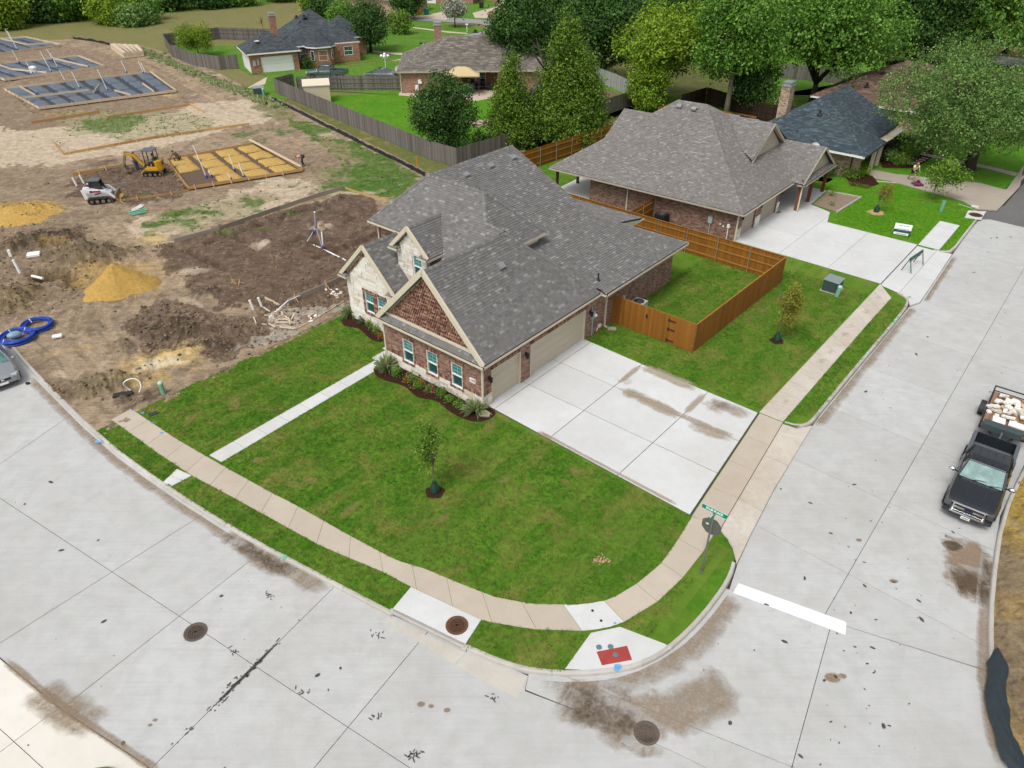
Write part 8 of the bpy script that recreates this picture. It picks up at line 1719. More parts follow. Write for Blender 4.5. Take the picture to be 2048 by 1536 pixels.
def pipes(label,lst,group='plumbing pipes standing in the foundations'):
 for i,(x,y,h,lean,lab) in enumerate(lst):
  t=thing('plumbing_pipe',lab,'pipe',W(x,y),0,group); m=MB(); h*=.82; m.tube([(0,0,0),(lean*.5,0,h)],.048,8); m.build('pipe',M_PVC,t); m=MB(); m.cyl((0,0,0),.09,.3,8); m.build('tape_wrap',M_PVCB,t)
  m=MB(); m.tube([(lean*.5,0,h -.12),(lean*.5,0,h)],.06,8); m.build('coupling',M_PVC,t)
pipes('',[(400,324,1.9,-.5,'leaning white pipe at the back of the yellow pads'),(414,357,2.2,-.6,'tallest white pipe among the yellow pads, behind the front board'),(424,356,.7,-.3,'short blue wrapped pipe beside the tallest one'),(470,344,1.9,-.4,'white pipe in the middle of the yellow pads'),(489,358,1.7,-.4,'white pipe at the near edge of the yellow pads'),(463,362,.8,-.3,'short white pipe at the near board of the yellow pads')])
pipes('',[(132,165,1.9,-.7,'white pipe left of centre in the nearest black foundation'),(161,179,2.6,-.8,'white pipe in the middle of the nearest black foundation'),(216,183,3.2,-1.0,'tallest white pipe in the nearest black foundation'),(254,147,2.0,-.6,'white pipe behind the nearest black foundation'),(288,148,2.0,-.6,'left pipe of the pair at the right end of the nearest black foundation'),(293,150,1.8,-.6,'right pipe of the pair at the right end of the nearest black foundation'),(66,149,2.0,-.7,'white pipe beside the lidded drum'),(96,132,2.4,-.8,'white pipe left of the middle of the second black foundation'),(106,121,2.0,-.7,'white pipe at the back of the second black foundation'),(117,138,2.6,-.8,'white pipe at the right of the second black foundation'),(104,146,1.6,-.6,'short white pipe at the front of the second black foundation'),(39,127,2.2,-.8,'white pipe at the notch of the second black foundation'),(36,101,3.4,-1.2,'tall white pipe in the farthest black foundation'),(25,84,2.4,-.9,'white pipe at the back of the farthest black foundation')])
t=thing('lidded_drum','white round drum with domed lid inside the middle black foundation','drum',W(69,147)); m=MB(); m.lathe((0,0,0),[(.45,0),(.45,.7)],16); m.build('drum',M_PVC,t); m=MB(); m.lathe((0,0,0),[(.5,.68),(.5,.76),(.38,.92),(.1,1.0)],16); m.build('lid',M_PVC,t)
# loose form boards of the plots not yet filled
fb_n=[0]
def form_line(label,pxs,bm,h=.25,stakes=True,z=.0):
 p0=W(*pxs[0]); t=thing('form_boards',label,'form boards',p0)
 for a,b in zip(pxs,pxs[1:]):
  a,b=W(*a) -p0,W(*b) -p0; d=b -a; L=d.length; d.normalize(); nb=max(1,round(L/4.2)); n=Vector((d.y,-d.x,0))
  for i in range(nb): m=MB(); m.bar(a+d*(L*i/nb+.01)+Vector((0,0,h/2+z)),a+d*(L*(i+1)/nb -.01)+Vector((0,0,h/2+z+random.uniform(-.03,.03))),.045,h); m.build('board',bm,t)
  if stakes:
   for i in range(max(1,int(L/1.6))): p=a+d*(i*1.6+.5); m=MB(); m.bar(p+n*.05,p+n*.05+Vector((0,0,h+.2)),.045,.045); m.bar(p+n*.07+Vector((0,0,h)),p+n*.45,.04,.03); m.build('stake',M_STAKE,t)
 return t
form_line('long orange form board left part behind the weedy plot',[(64,248),(201,226)],M_FORM,.3,False); form_line('long orange form board right part behind the weedy plot, with a returning end',[(214,237),(381,211),(408,226)],M_FORM,.28,False)
form_line('staked form boards along the front of the weedy plot',[(107,285),(128,311),(229,292),(321,275),(499,250)],M_FORM,.25); form_line('orange form boards behind the excavator',[(147,352),(200,343),(254,332)],M_FORM,.3)
form_line('low form boards running from the skid loader to the yellow pads',[(231,409),(262,400),(330,391),(378,382)],M_FORM,.16); form_line('grey board lying in the soil behind the skid loader',[(215,378),(256,370)],M_FORMG,.28,False)
form_line('long grey form board along the far side of the raked brown pad',[(349,486),(440,461),(560,420),(640,393),(689,379)],M_FORMG,.34,False); form_line('pale form boards at the right end of the raked brown pad',[(690,378),(730,392),(775,404)],M_FORM,.2,False)
form_line('thick grey staked form board in front of the white gable',[(577,610),(640,584),(698,556)],M_FORMG,.42); form_line('pale plank from the corner stakes into the brown pad',[(531,600),(560,615)],M_PALE,.24,False)
form_line('small staked corner board on the brown pad',[(463,562),(478,576),(480,560)],M_FORM,.16); form_line('thin straight plank at the lawn edge',[(597,657),(640,633),(688,603)],M_PALE,.07,False); form_line('thin plank lying beside the spoil near the lawn',[(523,649),(594,657)],M_PALE,.07,False)
form_line('pale wooden boards at the left edge of the brown pad',[(302,492),(352,484)],M_PALE,.1)
# scattered lumber and rubbish by the corner stakes
rb=random.Random(5)
for i in range(26):
 x,y=rb.gauss(562,22),rb.gauss(636,13)
 a=rb.uniform(0,3.14); L=rb.uniform(.2,.95); m=MB(); m.box((0,0,.03),(L,rb.uniform(.05,.1),.035)); o=m.build('lumber_scrap',M_PALE,None); o.location=W(x,y,.04+rb.random()*.08); o.rotation_euler=(0,rb.uniform(-.15,.15),a); tag(o,'pale lumber scrap lying in the dirt between the lawn and the spoil','lumber scrap','lumber scraps near the lawn edge')
for i in range(22):
 x,y=(rb.gauss(672,9),rb.gauss(588,6)) if i<15 else (rb.gauss(625,8),rb.gauss(632,5)); m=MB(); m.ball((0,0,.04),(rb.uniform(.06,.2),rb.uniform(.05,.12),rb.uniform(.04,.08)),6); o=m.build('litter_scrap',M_SW if i % 3 else M_PALE,None); o.location=W(x,y,.02); o.rotation_euler=(0,0,rb.uniform(0,3)); tag(o,'white litter scrap in the dirt beside the thick grey form board','litter','litter beside the grey form board')
for x,y,lab in ((508,622,'left of two upright white pipes in the soil near the lumber scraps'),(525,617,'right of two upright white pipes in the soil near the lumber scraps')):
 t=thing('stub_pipe',lab,'pipe',W(x,y),0,'stub pipes by the lumber scraps'); m=MB(); m.tube([(0,0,0),(-.12,0,.75)],.075,10); m.build('pipe',M_PVC,t)
def long_pipe(label,pts,r=.05,name='loose_pipe',mat=None):
 ps=[W(x,y,z) for x,y,z in pts]; m=MB(); m.tube(ps,r,7); return tag(m.build(name,mat or M_PVC,None),label,'pipe')
long_pipe('long white pipe lying along the grey form board',[(538,635,.1),(575,602,.45),(602,590,.3),(685,553,.3)],.04); long_pipe('white striped pipe lying across the brown pad',[(613,484,.08),(650,500,.1),(692,521,.08)],.05)
t=thing('pipe_tripod','tall blue banded white pipe standing on two splayed pipe legs','pipe',W(647,500)); b0=W(647,500); m=MB(); top=W(629,421,0) ; 
q=lambda x,y,z: W(x,y,z) -b0
m.tube([q(632,455,2.0),q(629,424,3.6)],.055,8); m.build('upright_pipe',M_PVC,t); m=MB(); m.tube([q(632,455,2.0),(0,0,0)],.05,8); m.build('leg_pipe',M_PVC,t); m=MB(); m.tube([q(632,455,2.0),q(614,484,.05)],.045,8); m.build('leg_pipe',M_PVC,t); m=MB(); m.tube([q(643,463,1.2),(0,0,.05)],.045,8); m.build('short_pipe',M_PVC,t)
for a,b in ((q(632,455,2.0),q(631,443,2.5)),((0,0,.15),q(646,492,.5)),(q(629,462,1.7),q(627,467,1.45))): m=MB(); m.tube([a,b],.085,8); m.build('blue_band',M_PVCB,t)
for x,y,z,lab in ((45,552,-.5,'white pipe standing in the spoil pit'),):
 t=thing('stub_pipe',lab,'pipe',W(x,y,-.2)); m=MB(); m.tube([(0,0,-.4),(-.25,.1,1.15)],.09,8); m.build('pipe',M_PVC,t)
long_pipe('white pipe lying at the foot of the spoil pit',[(64,552,.05),(86,557,.05)],.09); 
for x,y,s,lab in ((68,511,(.8,.6,.18),'flat white box lying between two spoil heaps'),(115,674,(.5,.3,.12),'pale crumpled sack in the tan dirt'),(22,513,(.18,.18,.5),'small white post with green tape beside the spoil')):
 m=MB(); m.box((0,0,s[2]/2),s,.4); o=m.build('site_item',M_SW,None,bevel=.02); o.location=W(x,y,.05); tag(o,lab,'site item')
for x,y,lab in ((154,372,'left white stub pipe behind the skid loader'),(168,367,'right white stub pipe behind the skid loader')):
 t=thing('stub_pipe',lab,'pipe',W(x,y),0,'stub pipes behind the skid loader'); m=MB(); m.tube([(0,0,0),(-.15,0,.75)],.08,8); m.build('pipe',M_PVC,t)
for i,(a,b,mt) in enumerate((((262,424),(285,413),M_PVC),((264,420),(283,409),M_PVC),((268,419),(288,410),M_PVC),((257,425),(290,417),M_PVCG),((259,428),(296,419),M_PVCG),((262,430),(294,423),M_PVCG))):
 m=MB(); m.tube([W(*a,.08+.05*(i % 2)),W(*b,.08+.05*(i % 2))],.06,8); tag(m.build('loose_pipe',mt,None),('white' if mt is M_PVC else 'green')+' pipe in the small stack before the skid loader','pipe',('white' if mt is M_PVC else 'green')+' pipes stacked before the skid loader')
# lumber stack by the track: long pale poles
for i in range(5):
 for j in range(2):
  a,b=W(228+i*11,98.5+i*.6),W(254+i*7.5,117 -i*.8); n=Vector((0,0,.25+j*.42)); m=MB(); m.bar(a+n,b+n,.75,.38); tag(m.build('lumber_bundle',M_PALE,None),('upper' if j else 'lower')+' long pale lumber bundle, %s of five from the left, beside the track' % ('first','second','third','fourth','last')[i],'lumber bundle','lumber bundles by the track')
# sand piles
def pile(label,px,rx,ry,h,mat,rot,seed):
 c=W(*px); N,K=26,15; nr=np.random.default_rng(seed); vs=[(0,0,h)]; fs=[]
 for k in range(1,K):
  f=k/(K -1)
  for i in range(N):
   a=6.283*i/N; w=1+.10*math.sin(3*a+seed)+.06*math.sin(7*a); z=h*(1 -f)**1.12*(1+.12*math.sin(2*a+1)*f)+(nr.uniform(-.05,.05) if 0<f<1 else -.03); r=f*w*(1+nr.uniform(-.02,.02))
   x,y=rx*r*math.cos(a),ry*r*math.sin(a); vs.append((x*math.cos(rot) -y*math.sin(rot),x*math.sin(rot)+y*math.cos(rot),z))
 for i in range(N): fs.append((0,1+i,1+(i+1) % N))
 for k in range(K -2):
  for i in range(N): fs.append((1+k*N+i,1+(k+1)*N+i,1+(k+1)*N+(i+1) % N,1+k*N+(i+1) % N))
 m=MB(); m.add(vs,fs); o=m.build('sand_pile',mat,None,smooth=True); o.location=c; tag(o,label,'sand pile'); return o
M_SANDY=NT('yellow_sand',.97,.1); _n=M_SANDY.noise(M_SANDY.pos(),5,8,.78); M_SANDY.col(M_SANDY.mix(M_SANDY.ramp(_n,[(.3,0),(.7,1)]),(.36,.22,.055),(.58,.38,.12))); M_SANDY.bump(_n,1,.09); M_SANDY=M_SANDY.m
pile('steep yellow sand pile beside the spoil heap',(240,576),2.3,1.75,1.75,M_SANDY,.35,2); pile('low flattened yellow sand pile at the left edge',(30,432),3.4,2.4,.75,M_SANDY,.1,5)
# blue pipe coils,bag
M_HOSE=plain('blue_hose',(.012,.055,.36),.4,var=.2)
def coil(label,px,R0,n):
 t=thing('pipe_coil',label,'pipe coil',W(*px,.04),0,'blue pipe coils by the kerb'); rg=random.Random(n)
 for k in range(n):
  r=R0*(1 -.075*(k % 4))+rg.uniform(-.03,.03); z=.06+.07*(k//4)+rg.uniform(0,.03); ox,oy=rg.uniform(-.05,.05),rg.uniform(-.05,.05); m=MB(); m.tube([(ox+r*math.cos(a),oy+r*math.sin(a),z+.03*math.sin(2*a+k)) for a in [6.283*i/30 for i in range(31)]],.036,6,cap=False); m.build('pipe_loop',M_HOSE,t,smooth=True)
 for a in (.6,2.6,4.3): m=MB(); m.tube([(R0*.66*math.cos(a),R0*.66*math.sin(a),.1),(R0*.85*math.cos(a),R0*.85*math.sin(a),.30),(R0*1.04*math.cos(a),R0*1.04*math.sin(a),.1)],.02,5); m.build('tie',M_SW if a>1 else M_TRIM,t)
 return t
coil('blue pipe coil nearest the kerb with a bag lying in it',(37,676),.92,12); coil('blue pipe coil farther from the kerb, empty in the middle',(76,653),.85,12)
m=MB(); m.ball((0,0,.2),(.42,.3,.2),10); o=m.build('plastic_bag',plain('pale_blue_bag',(.22,.33,.42),.4,var=.3),None,smooth=True); o.location=W(31,676,.08); o.rotation_euler=(0,.1,.9); tag(o,'pale blue plastic bag lying inside the nearer pipe coil','bag'); m=MB(); m.ball((0,0,.1),(.16,.12,.1),8); o=m.build('plastic_bag',M_SW,None,smooth=True); o.location=W(42,671,.12); tag(o,'small white bag beside the pale blue bag in the coil','bag')
t=thing('pipe_coil','white pipe loop on black rubber scraps by the green pedestal','pipe coil',W(270,785)); m=MB(); m.tube([(.42*math.cos(a),.1*math.sin(a*2),.42+.42*math.sin(a)) for a in [-.9+5.0*i/24 for i in range(25)]],.03,7); m.build('loop',M_PVC,t); m=MB(); m.box((-.5,-.25,.06),(.9,.35,.1),.3); m.build('rubber_mat',M_TRIM,t)
m=MB(); m.bar(W(-3,604,.1),W(14,617,.08),.1,.08); tag(m.build('grey_post',M_FORMG,None),'grey post lying at the left edge near the spoil','post')
m=MB(); m.box((0,0,.05),(.16,.12,.1)); o=m.build('black_block',M_TRIM,None); o.location=W(56,768,ZR+.01); tag(o,'small black block on the road near the grey car','block')
#================================================================PEOPLE (one skinned body each,clothes as closer skins)
def skin(name,mat,P,E,rad,parent,sub=1):
 me=bpy.data.meshes.new(name); keys=list(P); ix={k: i for i,k in enumerate(keys)}; me.from_pydata([P[k] for k in keys],[(ix[a],ix[b]) for a,b in E],[]); me.materials.append(mat); o=link(name,me,parent)
 md=o.modifiers.new('skin','SKIN'); md.use_smooth_shade=True
 for k in keys:
  sv=me.skin_vertices[0].data[ix[k]]; sv.radius=(rad[k],rad[k]) if not isinstance(rad[k],tuple) else rad[k]; sv.use_root=(k==keys[0])
 s=o.modifiers.new('smooth','SUBSURF'); s.levels=s.render_levels=sub; return o
def person(label,p,rz,J,shirt,pants,skin_c,hair,bare=False,shorts=False,shoes=(.05,.04,.035),hat=None):
 t=thing('person',label,'person',p,rz); ms=plain('skin_'+str(round(skin_c[0],2)),skin_c,.6,var=.08); J={k: Vector(v) for k,v in J.items()}
 J['belly']=J['pelvis'].lerp(J['chest'],.5)
 E=[('pelvis','belly'),('belly','chest'),('chest','neck'),('neck','head')]; rad=dict(pelvis=(.15,.12),belly=(.14,.11),chest=(.17,.12),neck=.06,head=.1)
 for s in 'lr': E+=[('chest',s+'sh'),(s+'sh',s+'el'),(s+'el',s+'wr'),('pelvis',s+'hip'),(s+'hip',s+'kn'),(s+'kn',s+'an'),(s+'an',s+'to')]; rad.update({s+'sh': .07,s+'el': .048,s+'wr': .034,s+'hip': .1,s+'kn': .065,s+'an': .045,s+'to': .04})
 P={k: J[k] for k in ['pelvis']+[k for k in J if k !='pelvis' and k in rad]}; b=skin('body',ms,P,E,rad,t)
 h=J['head']; f=(J['face'] -h).normalized() if 'face' in J else Vector((1,0,0)); m=MB(); m.ball(h+Vector((0,0,.02)) -f*.01,(.088,.085,.115),12); hd=m.build('head',ms,t,smooth=True)
 side=f.cross(Vector((0,0,1))).normalized() if abs(f.z)<.95 else Vector((0,1,0)); m=MB(); m.ball(h+f*.09 -Vector((0,0,.005)),.018,6); 
 for s in (-1,1): m.ball(h+side*s*.085,.02,6)
 m.build('nose_and_ears',ms,hd); m=MB()
 for s in (-1,1): m.ball(h+f*.078+side*s*.032+Vector((0,0,.03)),.011,6)
 m.bar(h+f*.083 -side*.022 -Vector((0,0,.045)),h+f*.083+side*.022 -Vector((0,0,.045)),.012,.01); m.build('eyes_and_mouth',M_TRIM,hd)
 m=MB(); m.ball(h -f*.025+Vector((0,0,.045)),(.092,.09,.098),12); m.build('hair' if not hat else 'cap',hat or hair,hd,smooth=True)
 m=MB()
 for s in 'lr':
  w=J[s+'wr']; d=(w -J[s+'el']).normalized(); sx=d.orthogonal().normalized(); m.ball(w+d*.045,(.035,.035,.045),6)
  for k in range(4): q=w+d*.07+sx*(k -1.5)*.019; m.tube([q,q+d*(.045+.01*(k in (1,2))),q+d*.065+d.cross(sx)*.03],.009,5)
  m.tube([w+d*.03+sx*.03,w+d*.06+sx*.055,w+d*.09+sx*.05],.010,5)
 m.build('hands',ms,t)
 if not bare:
  P={k: J[k] for k in ('pelvis','belly','chest')}; E2=[('pelvis','belly'),('belly','chest')]; r2=dict(pelvis=(.175,.145),belly=(.17,.14),chest=(.19,.14))
  for s in 'lr': P[s+'sh']=J[s+'sh']; P[s+'sl']=J[s+'sh'].lerp(J[s+'el'],.62); E2+=[('chest',s+'sh'),(s+'sh',s+'sl')]; r2[s+'sh']=.09; r2[s+'sl']=.068
  skin('shirt',shirt,P,E2,r2,t)
 P={'pelvis': J['pelvis']}; E3=[]; r3=dict(pelvis=(.17,.145))
 for s in 'lr':
  P[s+'hip']=J[s+'hip']; r3[s+'hip']=.12; e=J[s+'hip'].lerp(J[s+'kn'],.8) if shorts else J[s+'kn']; P[s+'kn']=e; r3[s+'kn']=.09; E3+=[('pelvis',s+'hip'),(s+'hip',s+'kn')]
  if not shorts: P[s+'an']=J[s+'kn'].lerp(J[s+'an'],.9); r3[s+'an']=.065; E3.append((s+'kn',s+'an'))
 skin('shorts' if shorts else 'trousers',pants,P,E3,r3,t)
 mt=plain('shoe_leather',shoes,.7)
 for s in 'lr': a,q=J[s+'an'],J[s+'to']; m=MB(); m.tube([a -(q -a)*.3 -Vector((0,0,.03)),a.lerp(q,.5) -Vector((0,0,.02)),q+(q -a)*.25],[.05,.055,.04],8); m.build('shoe',mt,t,smooth=True)
 return t
def stand(**k):
 J=dict(pelvis=(0,0,.95),chest=(.02,0,1.33),neck=(.03,0,1.5),head=(.05,0,1.64),lhip=(0,.1,.88),rhip=(0,-.1,.88),lkn=(.02,.11,.48),rkn=(.02,-.11,.48),lan=(0,.11,.07),ran=(0,-.11,.07),lto=(.15,.12,.03),rto=(.15,-.12,.03),lsh=(.02,.19,1.4),rsh=(.02,-.19,1.4),lel=(.03,.24,1.12),rel=(.03,-.24,1.12),lwr=(.12,.24,.88),rwr=(.12,-.24,.88)); J.update(k); return J
SK1=(.42,.21,.13); SK2=(.22,.11,.07); HAIR=plain('dark_hair',(.015,.011,.009),.7); GREYH=plain('grey_hair',(.35,.27,.2),.8)
# man pushing a mower on the drive of the blue roofed house
d=W(1836,373) -W(1821,361); an=math.atan2(d.y,d.x); mp=W(1822,361)
person('man in pale yellow sleeveless shirt and dark shorts pushing a mower down the drive',mp,an,stand(pelvis=(0,0,.93),chest=(.20,0,1.28),neck=(.30,0,1.44),head=(.38,0,1.56),face=(.6,0,1.48),lkn=(.25,.11,.50),lan=(.22,.11,.08),lto=(.37,.12,.04),rkn=(-.05,-.11,.50),ran=(-.42,-.11,.16),rto=(-.32,-.12,.04),lsh=(.22,.19,1.36),rsh=(.22,-.19,1.36),lel=(.36,.25,1.10),rel=(.36,-.25,1.10),lwr=(.60,.2,.98),rwr=(.60,-.2,.98)),plain('pale_yellow_cloth',(.72,.70,.38),.8),plain('black_cloth',(.025,.025,.03),.85),SK1,GREYH,shorts=True)
mw=thing('lawn_mower','purple red push mower in front of the walking man','lawn mower',mp+Vector((math.cos(an),math.sin(an),0))*1.25,an); m=MB(); m.lathe((0,0,0),[(.36,.10),(.36,.2),(.24,.26),(.1,.27)],14); m.build('deck',plain('mower_purple',(.22,.015,.09),.4),mw); m=MB(); m.lathe((0.02,0,.26),[(.15,0),(.15,.14),(.08,.2)],12); m.build('engine',M_TRIM,mw)
for s in (-1,1): m=MB(); m.tube([(-.3,s*.2,.2),(-.68,s*.2,1.0)],.016,6); m.build('handle_bar',M_GREYM,mw); [wheel(mw,x,s*.34,.1,.06) for x in (-.27,.27)]
m=MB(); m.tube([(-.68,-.2,1.0),(-.68,.2,1.0)],.018,6); m.build('grip',M_TRIM,mw)
# workers
person('shirtless worker bending over the plank end at the right corner of the yellow pads',W(608,332),R(190),stand(pelvis=(0,0,.85),chest=(.36,0,.98),neck=(.50,0,.90),head=(.60,0,.80),face=(.75,0,.62),lkn=(.14,.12,.46),rkn=(.12,-.12,.46),lsh=(.38,.19,.94),rsh=(.38,-.19,.94),lel=(.45,.21,.66),rel=(.45,-.21,.66),lwr=(.55,.18,.42),rwr=(.55,-.18,.42)),None,plain('dark_jeans',(.04,.045,.06),.85),(.55,.28,.18),HAIR,bare=True)
person('worker in brown shirt kneeling on the back row of yellow pads',W(360,325),R(170),stand(pelvis=(0,0,.55),chest=(.30,0,.82),neck=(.42,0,.92),head=(.52,0,.98),face=(.7,0,.88),lhip=(0,.1,.5),rhip=(0,-.1,.5),lkn=(.42,.14,.42),lan=(.35,.14,.07),lto=(.5,.14,.03),rkn=(.12,-.13,.1),ran=(-.3,-.13,.08),rto=(-.42,-.13,.05),lsh=(.32,.19,.86),rsh=(.32,-.19,.86),lel=(.55,.22,.66),rel=(.62,-.22,.7),lwr=(.75,.18,.45),rwr=(.9,-.15,.55)),plain('brown_cloth',(.10,.065,.04),.9),plain('olive_trousers',(.09,.075,.05),.9),SK2,HAIR)
person('worker in grey vest and jeans standing in the trench beside the excavator arm',W(276,342),R(-20),stand(lel=(.2,.26,1.18),lwr=(.42,.2,1.30),rel=(.12,-.26,1.12),rwr=(.34,-.16,1.06)),plain('grey_cloth',(.16,.15,.17),.9),plain('blue_jeans',(.09,.13,.20),.9),SK2,HAIR)
ex_p=W(311,349); ex_a=R(186)
person('operator in teal shirt seated in the excavator cab',ex_p+Vector((math.cos(ex_a),math.sin(ex_a),0))*-.15+Vector((0,0,.60)),ex_a,stand(pelvis=(0,0,.48),chest=(-.02,0,.86),neck=(0,0,1.02),head=(.02,0,1.16),lhip=(.02,.1,.44),rhip=(.02,-.1,.44),lkn=(.42,.13,.5),rkn=(.42,-.13,.5),lan=(.48,.13,.12),ran=(.48,-.13,.12),lto=(.62,.13,.08),rto=(.62,-.13,.08),lsh=(0,.18,.92),rsh=(0,-.18,.92),lel=(.14,.24,.68),rel=(.14,-.24,.68),lwr=(.4,.2,.68),rwr=(.4,-.2,.68)),plain('teal_cloth',(.06,.28,.30),.85),plain('dark_trousers',(.04,.045,.055),.9),SK1,HAIR,hat=plain('black_cap',(.02,.02,.02),.8))
#================================================================EXCAVATOR AND SKID LOADER
M_CATY=plain('machine_yellow',(.55,.29,.012),.45,var=.15); M_MBLK=plain('machine_black',(.022,.022,.024),.5,var=.2); M_MUD=plain('muddy_steel',(.20,.15,.10),.8,var=.4); M_MWHT=plain('machine_white',(.70,.71,.72),.4,var=.08); M_MRED=plain('machine_red',(.42,.02,.03),.45); M_CABROOF=plain('cab_roof',(.085,.105,.12),.45)
def track(t,y,L,r,w,z0=.0):
 m=MB(); n=10; pts=[]
 for k in range(n+1): a=-math.pi/2+math.pi*k/n; pts.append((L/2 -r+r*math.cos(a),z0+r+r*math.sin(a)))
 for k in range(n+1): a=math.pi/2+math.pi*k/n; pts.append((-L/2+r+r*math.cos(a),z0+r+r*math.sin(a)))
 N=len(pts); vs=[(x,y -w/2,z) for x,z in pts]+[(x,y+w/2,z) for x,z in pts]+[(x*.86,y -w/2,z0+r+(z -z0 -r)*.72) for x,z in pts]+[(x*.86,y+w/2,z0+r+(z -z0 -r)*.72) for x,z in pts]
 fs=[]
 for k in range(N): q=(k+1) % N; fs+=[(k,q,N+q,N+k),(k,2*N+k,2*N+q,q),(N+k,N+q,3*N+q,3*N+k),(2*N+k,3*N+k,3*N+q,2*N+q)]
 m.add(vs,fs); tk=m.build('track',M_MBLK,t); m=MB()
 for k in range(34):
  f=k/34*N; i=int(f); a,b=pts[i % N],pts[(i+1) % N]; x=a[0]+(b[0] -a[0])*(f -i); z=a[1]+(b[1] -a[1])*(f -i); m.box((x*1.012,y,z0+r+(z -z0 -r)*1.05),(.04,w,.04))
 m.build('track_lug',M_MUD,tk)
 for x in np.linspace(-L/2+r,L/2 -r,4): m=MB(); m.tube([(x,y -w*.35,z0+r*.8),(x,y+w*.35,z0+r*.8)],r*.52,12); m.build('roller',M_MUD,tk)
 return tk
E_=thing('excavator','yellow mini excavator with black canopy working beside the yellow pads','excavator',ex_p,ex_a)
for y in (-.62,.62): track(E_,y,1.9,.26,.34)
m=MB(); m.bb(-.55,.55,-.5,.5,.3,.52); m.build('undercarriage',M_MBLK,E_)
m=MB(); m.prism([(.55,-.62),(.62,.62),(-.6,.66),(-.98,.4),(-.98,-.4),(-.6,-.66)],.55,.86); m.build('turntable',M_CATY,E_,bevel=.03); m=MB(); m.prism([(-.38,.62),(-.6,.64),(-.98,.4),(-.98,-.4),(-.6,-.64),(-.38,-.62)],.86,1.5); m.build('engine_cover',M_CATY,E_,bevel=.06)
m=MB(); m.bb(-.995,-.985,-.25,.25,1.0,1.3); m.build('engine_grille',M_MBLK,E_); m=MB(); m.bb(-.45,.0,-.28,.28,.86,1.2); m.bb(-.5,-.38,-.28,.28,1.2,1.75); m.build('seat',M_MBLK,E_)
for x,y in ((.5,.52),(.5,-.52),(-.52,.52),(-.52,-.52)): m=MB(); m.bar((x,y,.86),(x*.92,y*.95,2.45),.07,.07); m.build('canopy_post',M_MBLK,E_)
for s in (-.52,.52): m=MB(); m.bar((.5,s,1.25),(-.5,s,1.25),.05,.05); m.build('side_rail',M_MBLK,E_)
m=MB(); m.bb(-.62,.6,-.58,.58,2.44,2.54); m.build('canopy_roof',M_CABROOF,E_,bevel=.04)
m=MB(); m.bar((.55,-.25,.75),(.9,-.25,.8),.25,.3); m.build('swing_post',M_MBLK,E_); m=MB(); m.bar((.85,-.25,.8),(1.7,-.25,1.95),.2,.24); m.bar((1.66,-.25,1.9),(2.45,-.25,2.05),.18,.22); m.build('boom',M_CATY,E_)
m=MB(); m.bar((2.38,-.25,2.15),(2.85,-.25,.95),.16,.2); m.build('stick',M_MUD,E_); m=MB(); m.tube([(1.0,-.25,1.25),(1.85,-.25,2.1)],.045,8); m.tube([(1.9,-.25,2.2),(2.5,-.25,2.25)],.04,8); m.build('hydraulic_ram',M_MBLK,E_)
m=MB(); pr=[(2.75,1.0),(3.0,.9),(3.02,.55),(2.75,.35),(2.5,.38),(2.62,.55),(2.7,.75)]; m.add([(x,y,z) for y in (-.5,.0) for x,z in pr],[tuple(range(7))[::-1],tuple(range(7,14))]+[(k,(k+1) % 7,7+(k+1) % 7,7+k) for k in range(7)]); bk=m.build('bucket',M_MUD,E_)
for k in range(4): m=MB(); m.bar((2.5,-.44+k*.12,.38),(2.38,-.44+k*.12,.34),.04,.04); m.build('bucket_tooth',M_MUD,bk)
m=MB(); m.bb(.98,1.06,-.75,.75,.1,.45); m.bar((.5,-.4,.35),(1.0,-.4,.3),.08,.1); m.bar((.5,.4,.35),(1.0,.4,.3),.08,.1); m.build('blade',M_CATY,E_)
k_p=W(206,402); k_a=R(14); K_=thing('skid_loader','white compact track loader with red stripe and dark cab on the dirt','skid loader',k_p,k_a)
for y in (-.68,.68): track(K_,y,2.1,.30,.36)
m=MB(); loft(m,[[(x,-w,zb),(x,w,zb),(x,w,zt),(x,-w,zt)] for x,w,zb,zt in ((-1.25,.42,.55,1.45),(-.9,.5,.4,1.55),(.2,.5,.35,1.2),(.95,.46,.4,.85))]); m.build('body',M_MWHT,K_,bevel=.03)
m=MB(); m.bb(-1.32,-1.24,-.5,.5,.5,1.4); m.build('rear_door',M_MRED,K_); m=MB(); m.bb(-1.1,-.7,-.3,.3,1.5,1.57); m.build('engine_hood',M_MBLK,K_)
for s in (-1,1):
 m=MB(); m.bar((-1.2,s*.78,1.35),(-.55,s*.78,1.2),.14,.3); m.bar((-.6,s*.78,1.22),(.75,s*.74,1.15),.14,.26); m.bar((.7,s*.74,1.18),(1.35,s*.7,.45),.13,.22); m.bar((-1.2,s*.78,1.4),(-1.05,s*.78,.55),.12,.3); la=m.build('lift_arm',M_MWHT,K_,bevel=.02)
 m=MB(); m.bar((-.35,s*.856,1.2),(.3,s*.84,1.17),.01,.16); m.build('red_stripe',M_MRED,la); m=MB(); m.bar((-.62,s*.856,1.2),(-.38,s*.852,1.2),.01,.18); m.build('black_stripe',M_MBLK,la); m=MB(); m.tube([(-.3,s*.6,.85),(.5,s*.66,1.05)],.05,8); m.build('hydraulic_ram',M_MBLK,K_)
for x,y,z0,x1 in ((.5,.46,1.0,.22),(.5,-.46,1.0,.22),(-.6,.46,1.3,-.55),(-.6,-.46,1.3,-.55)): m=MB(); m.bar((x,y,z0),(x1,y,2.0),.08,.08); m.build('cab_post',M_MBLK,K_)
m=MB(); m.bb(-.68,.34,-.52,.52,1.98,2.1); m.build('cab_roof',M_CABROOF,K_,bevel=.05)
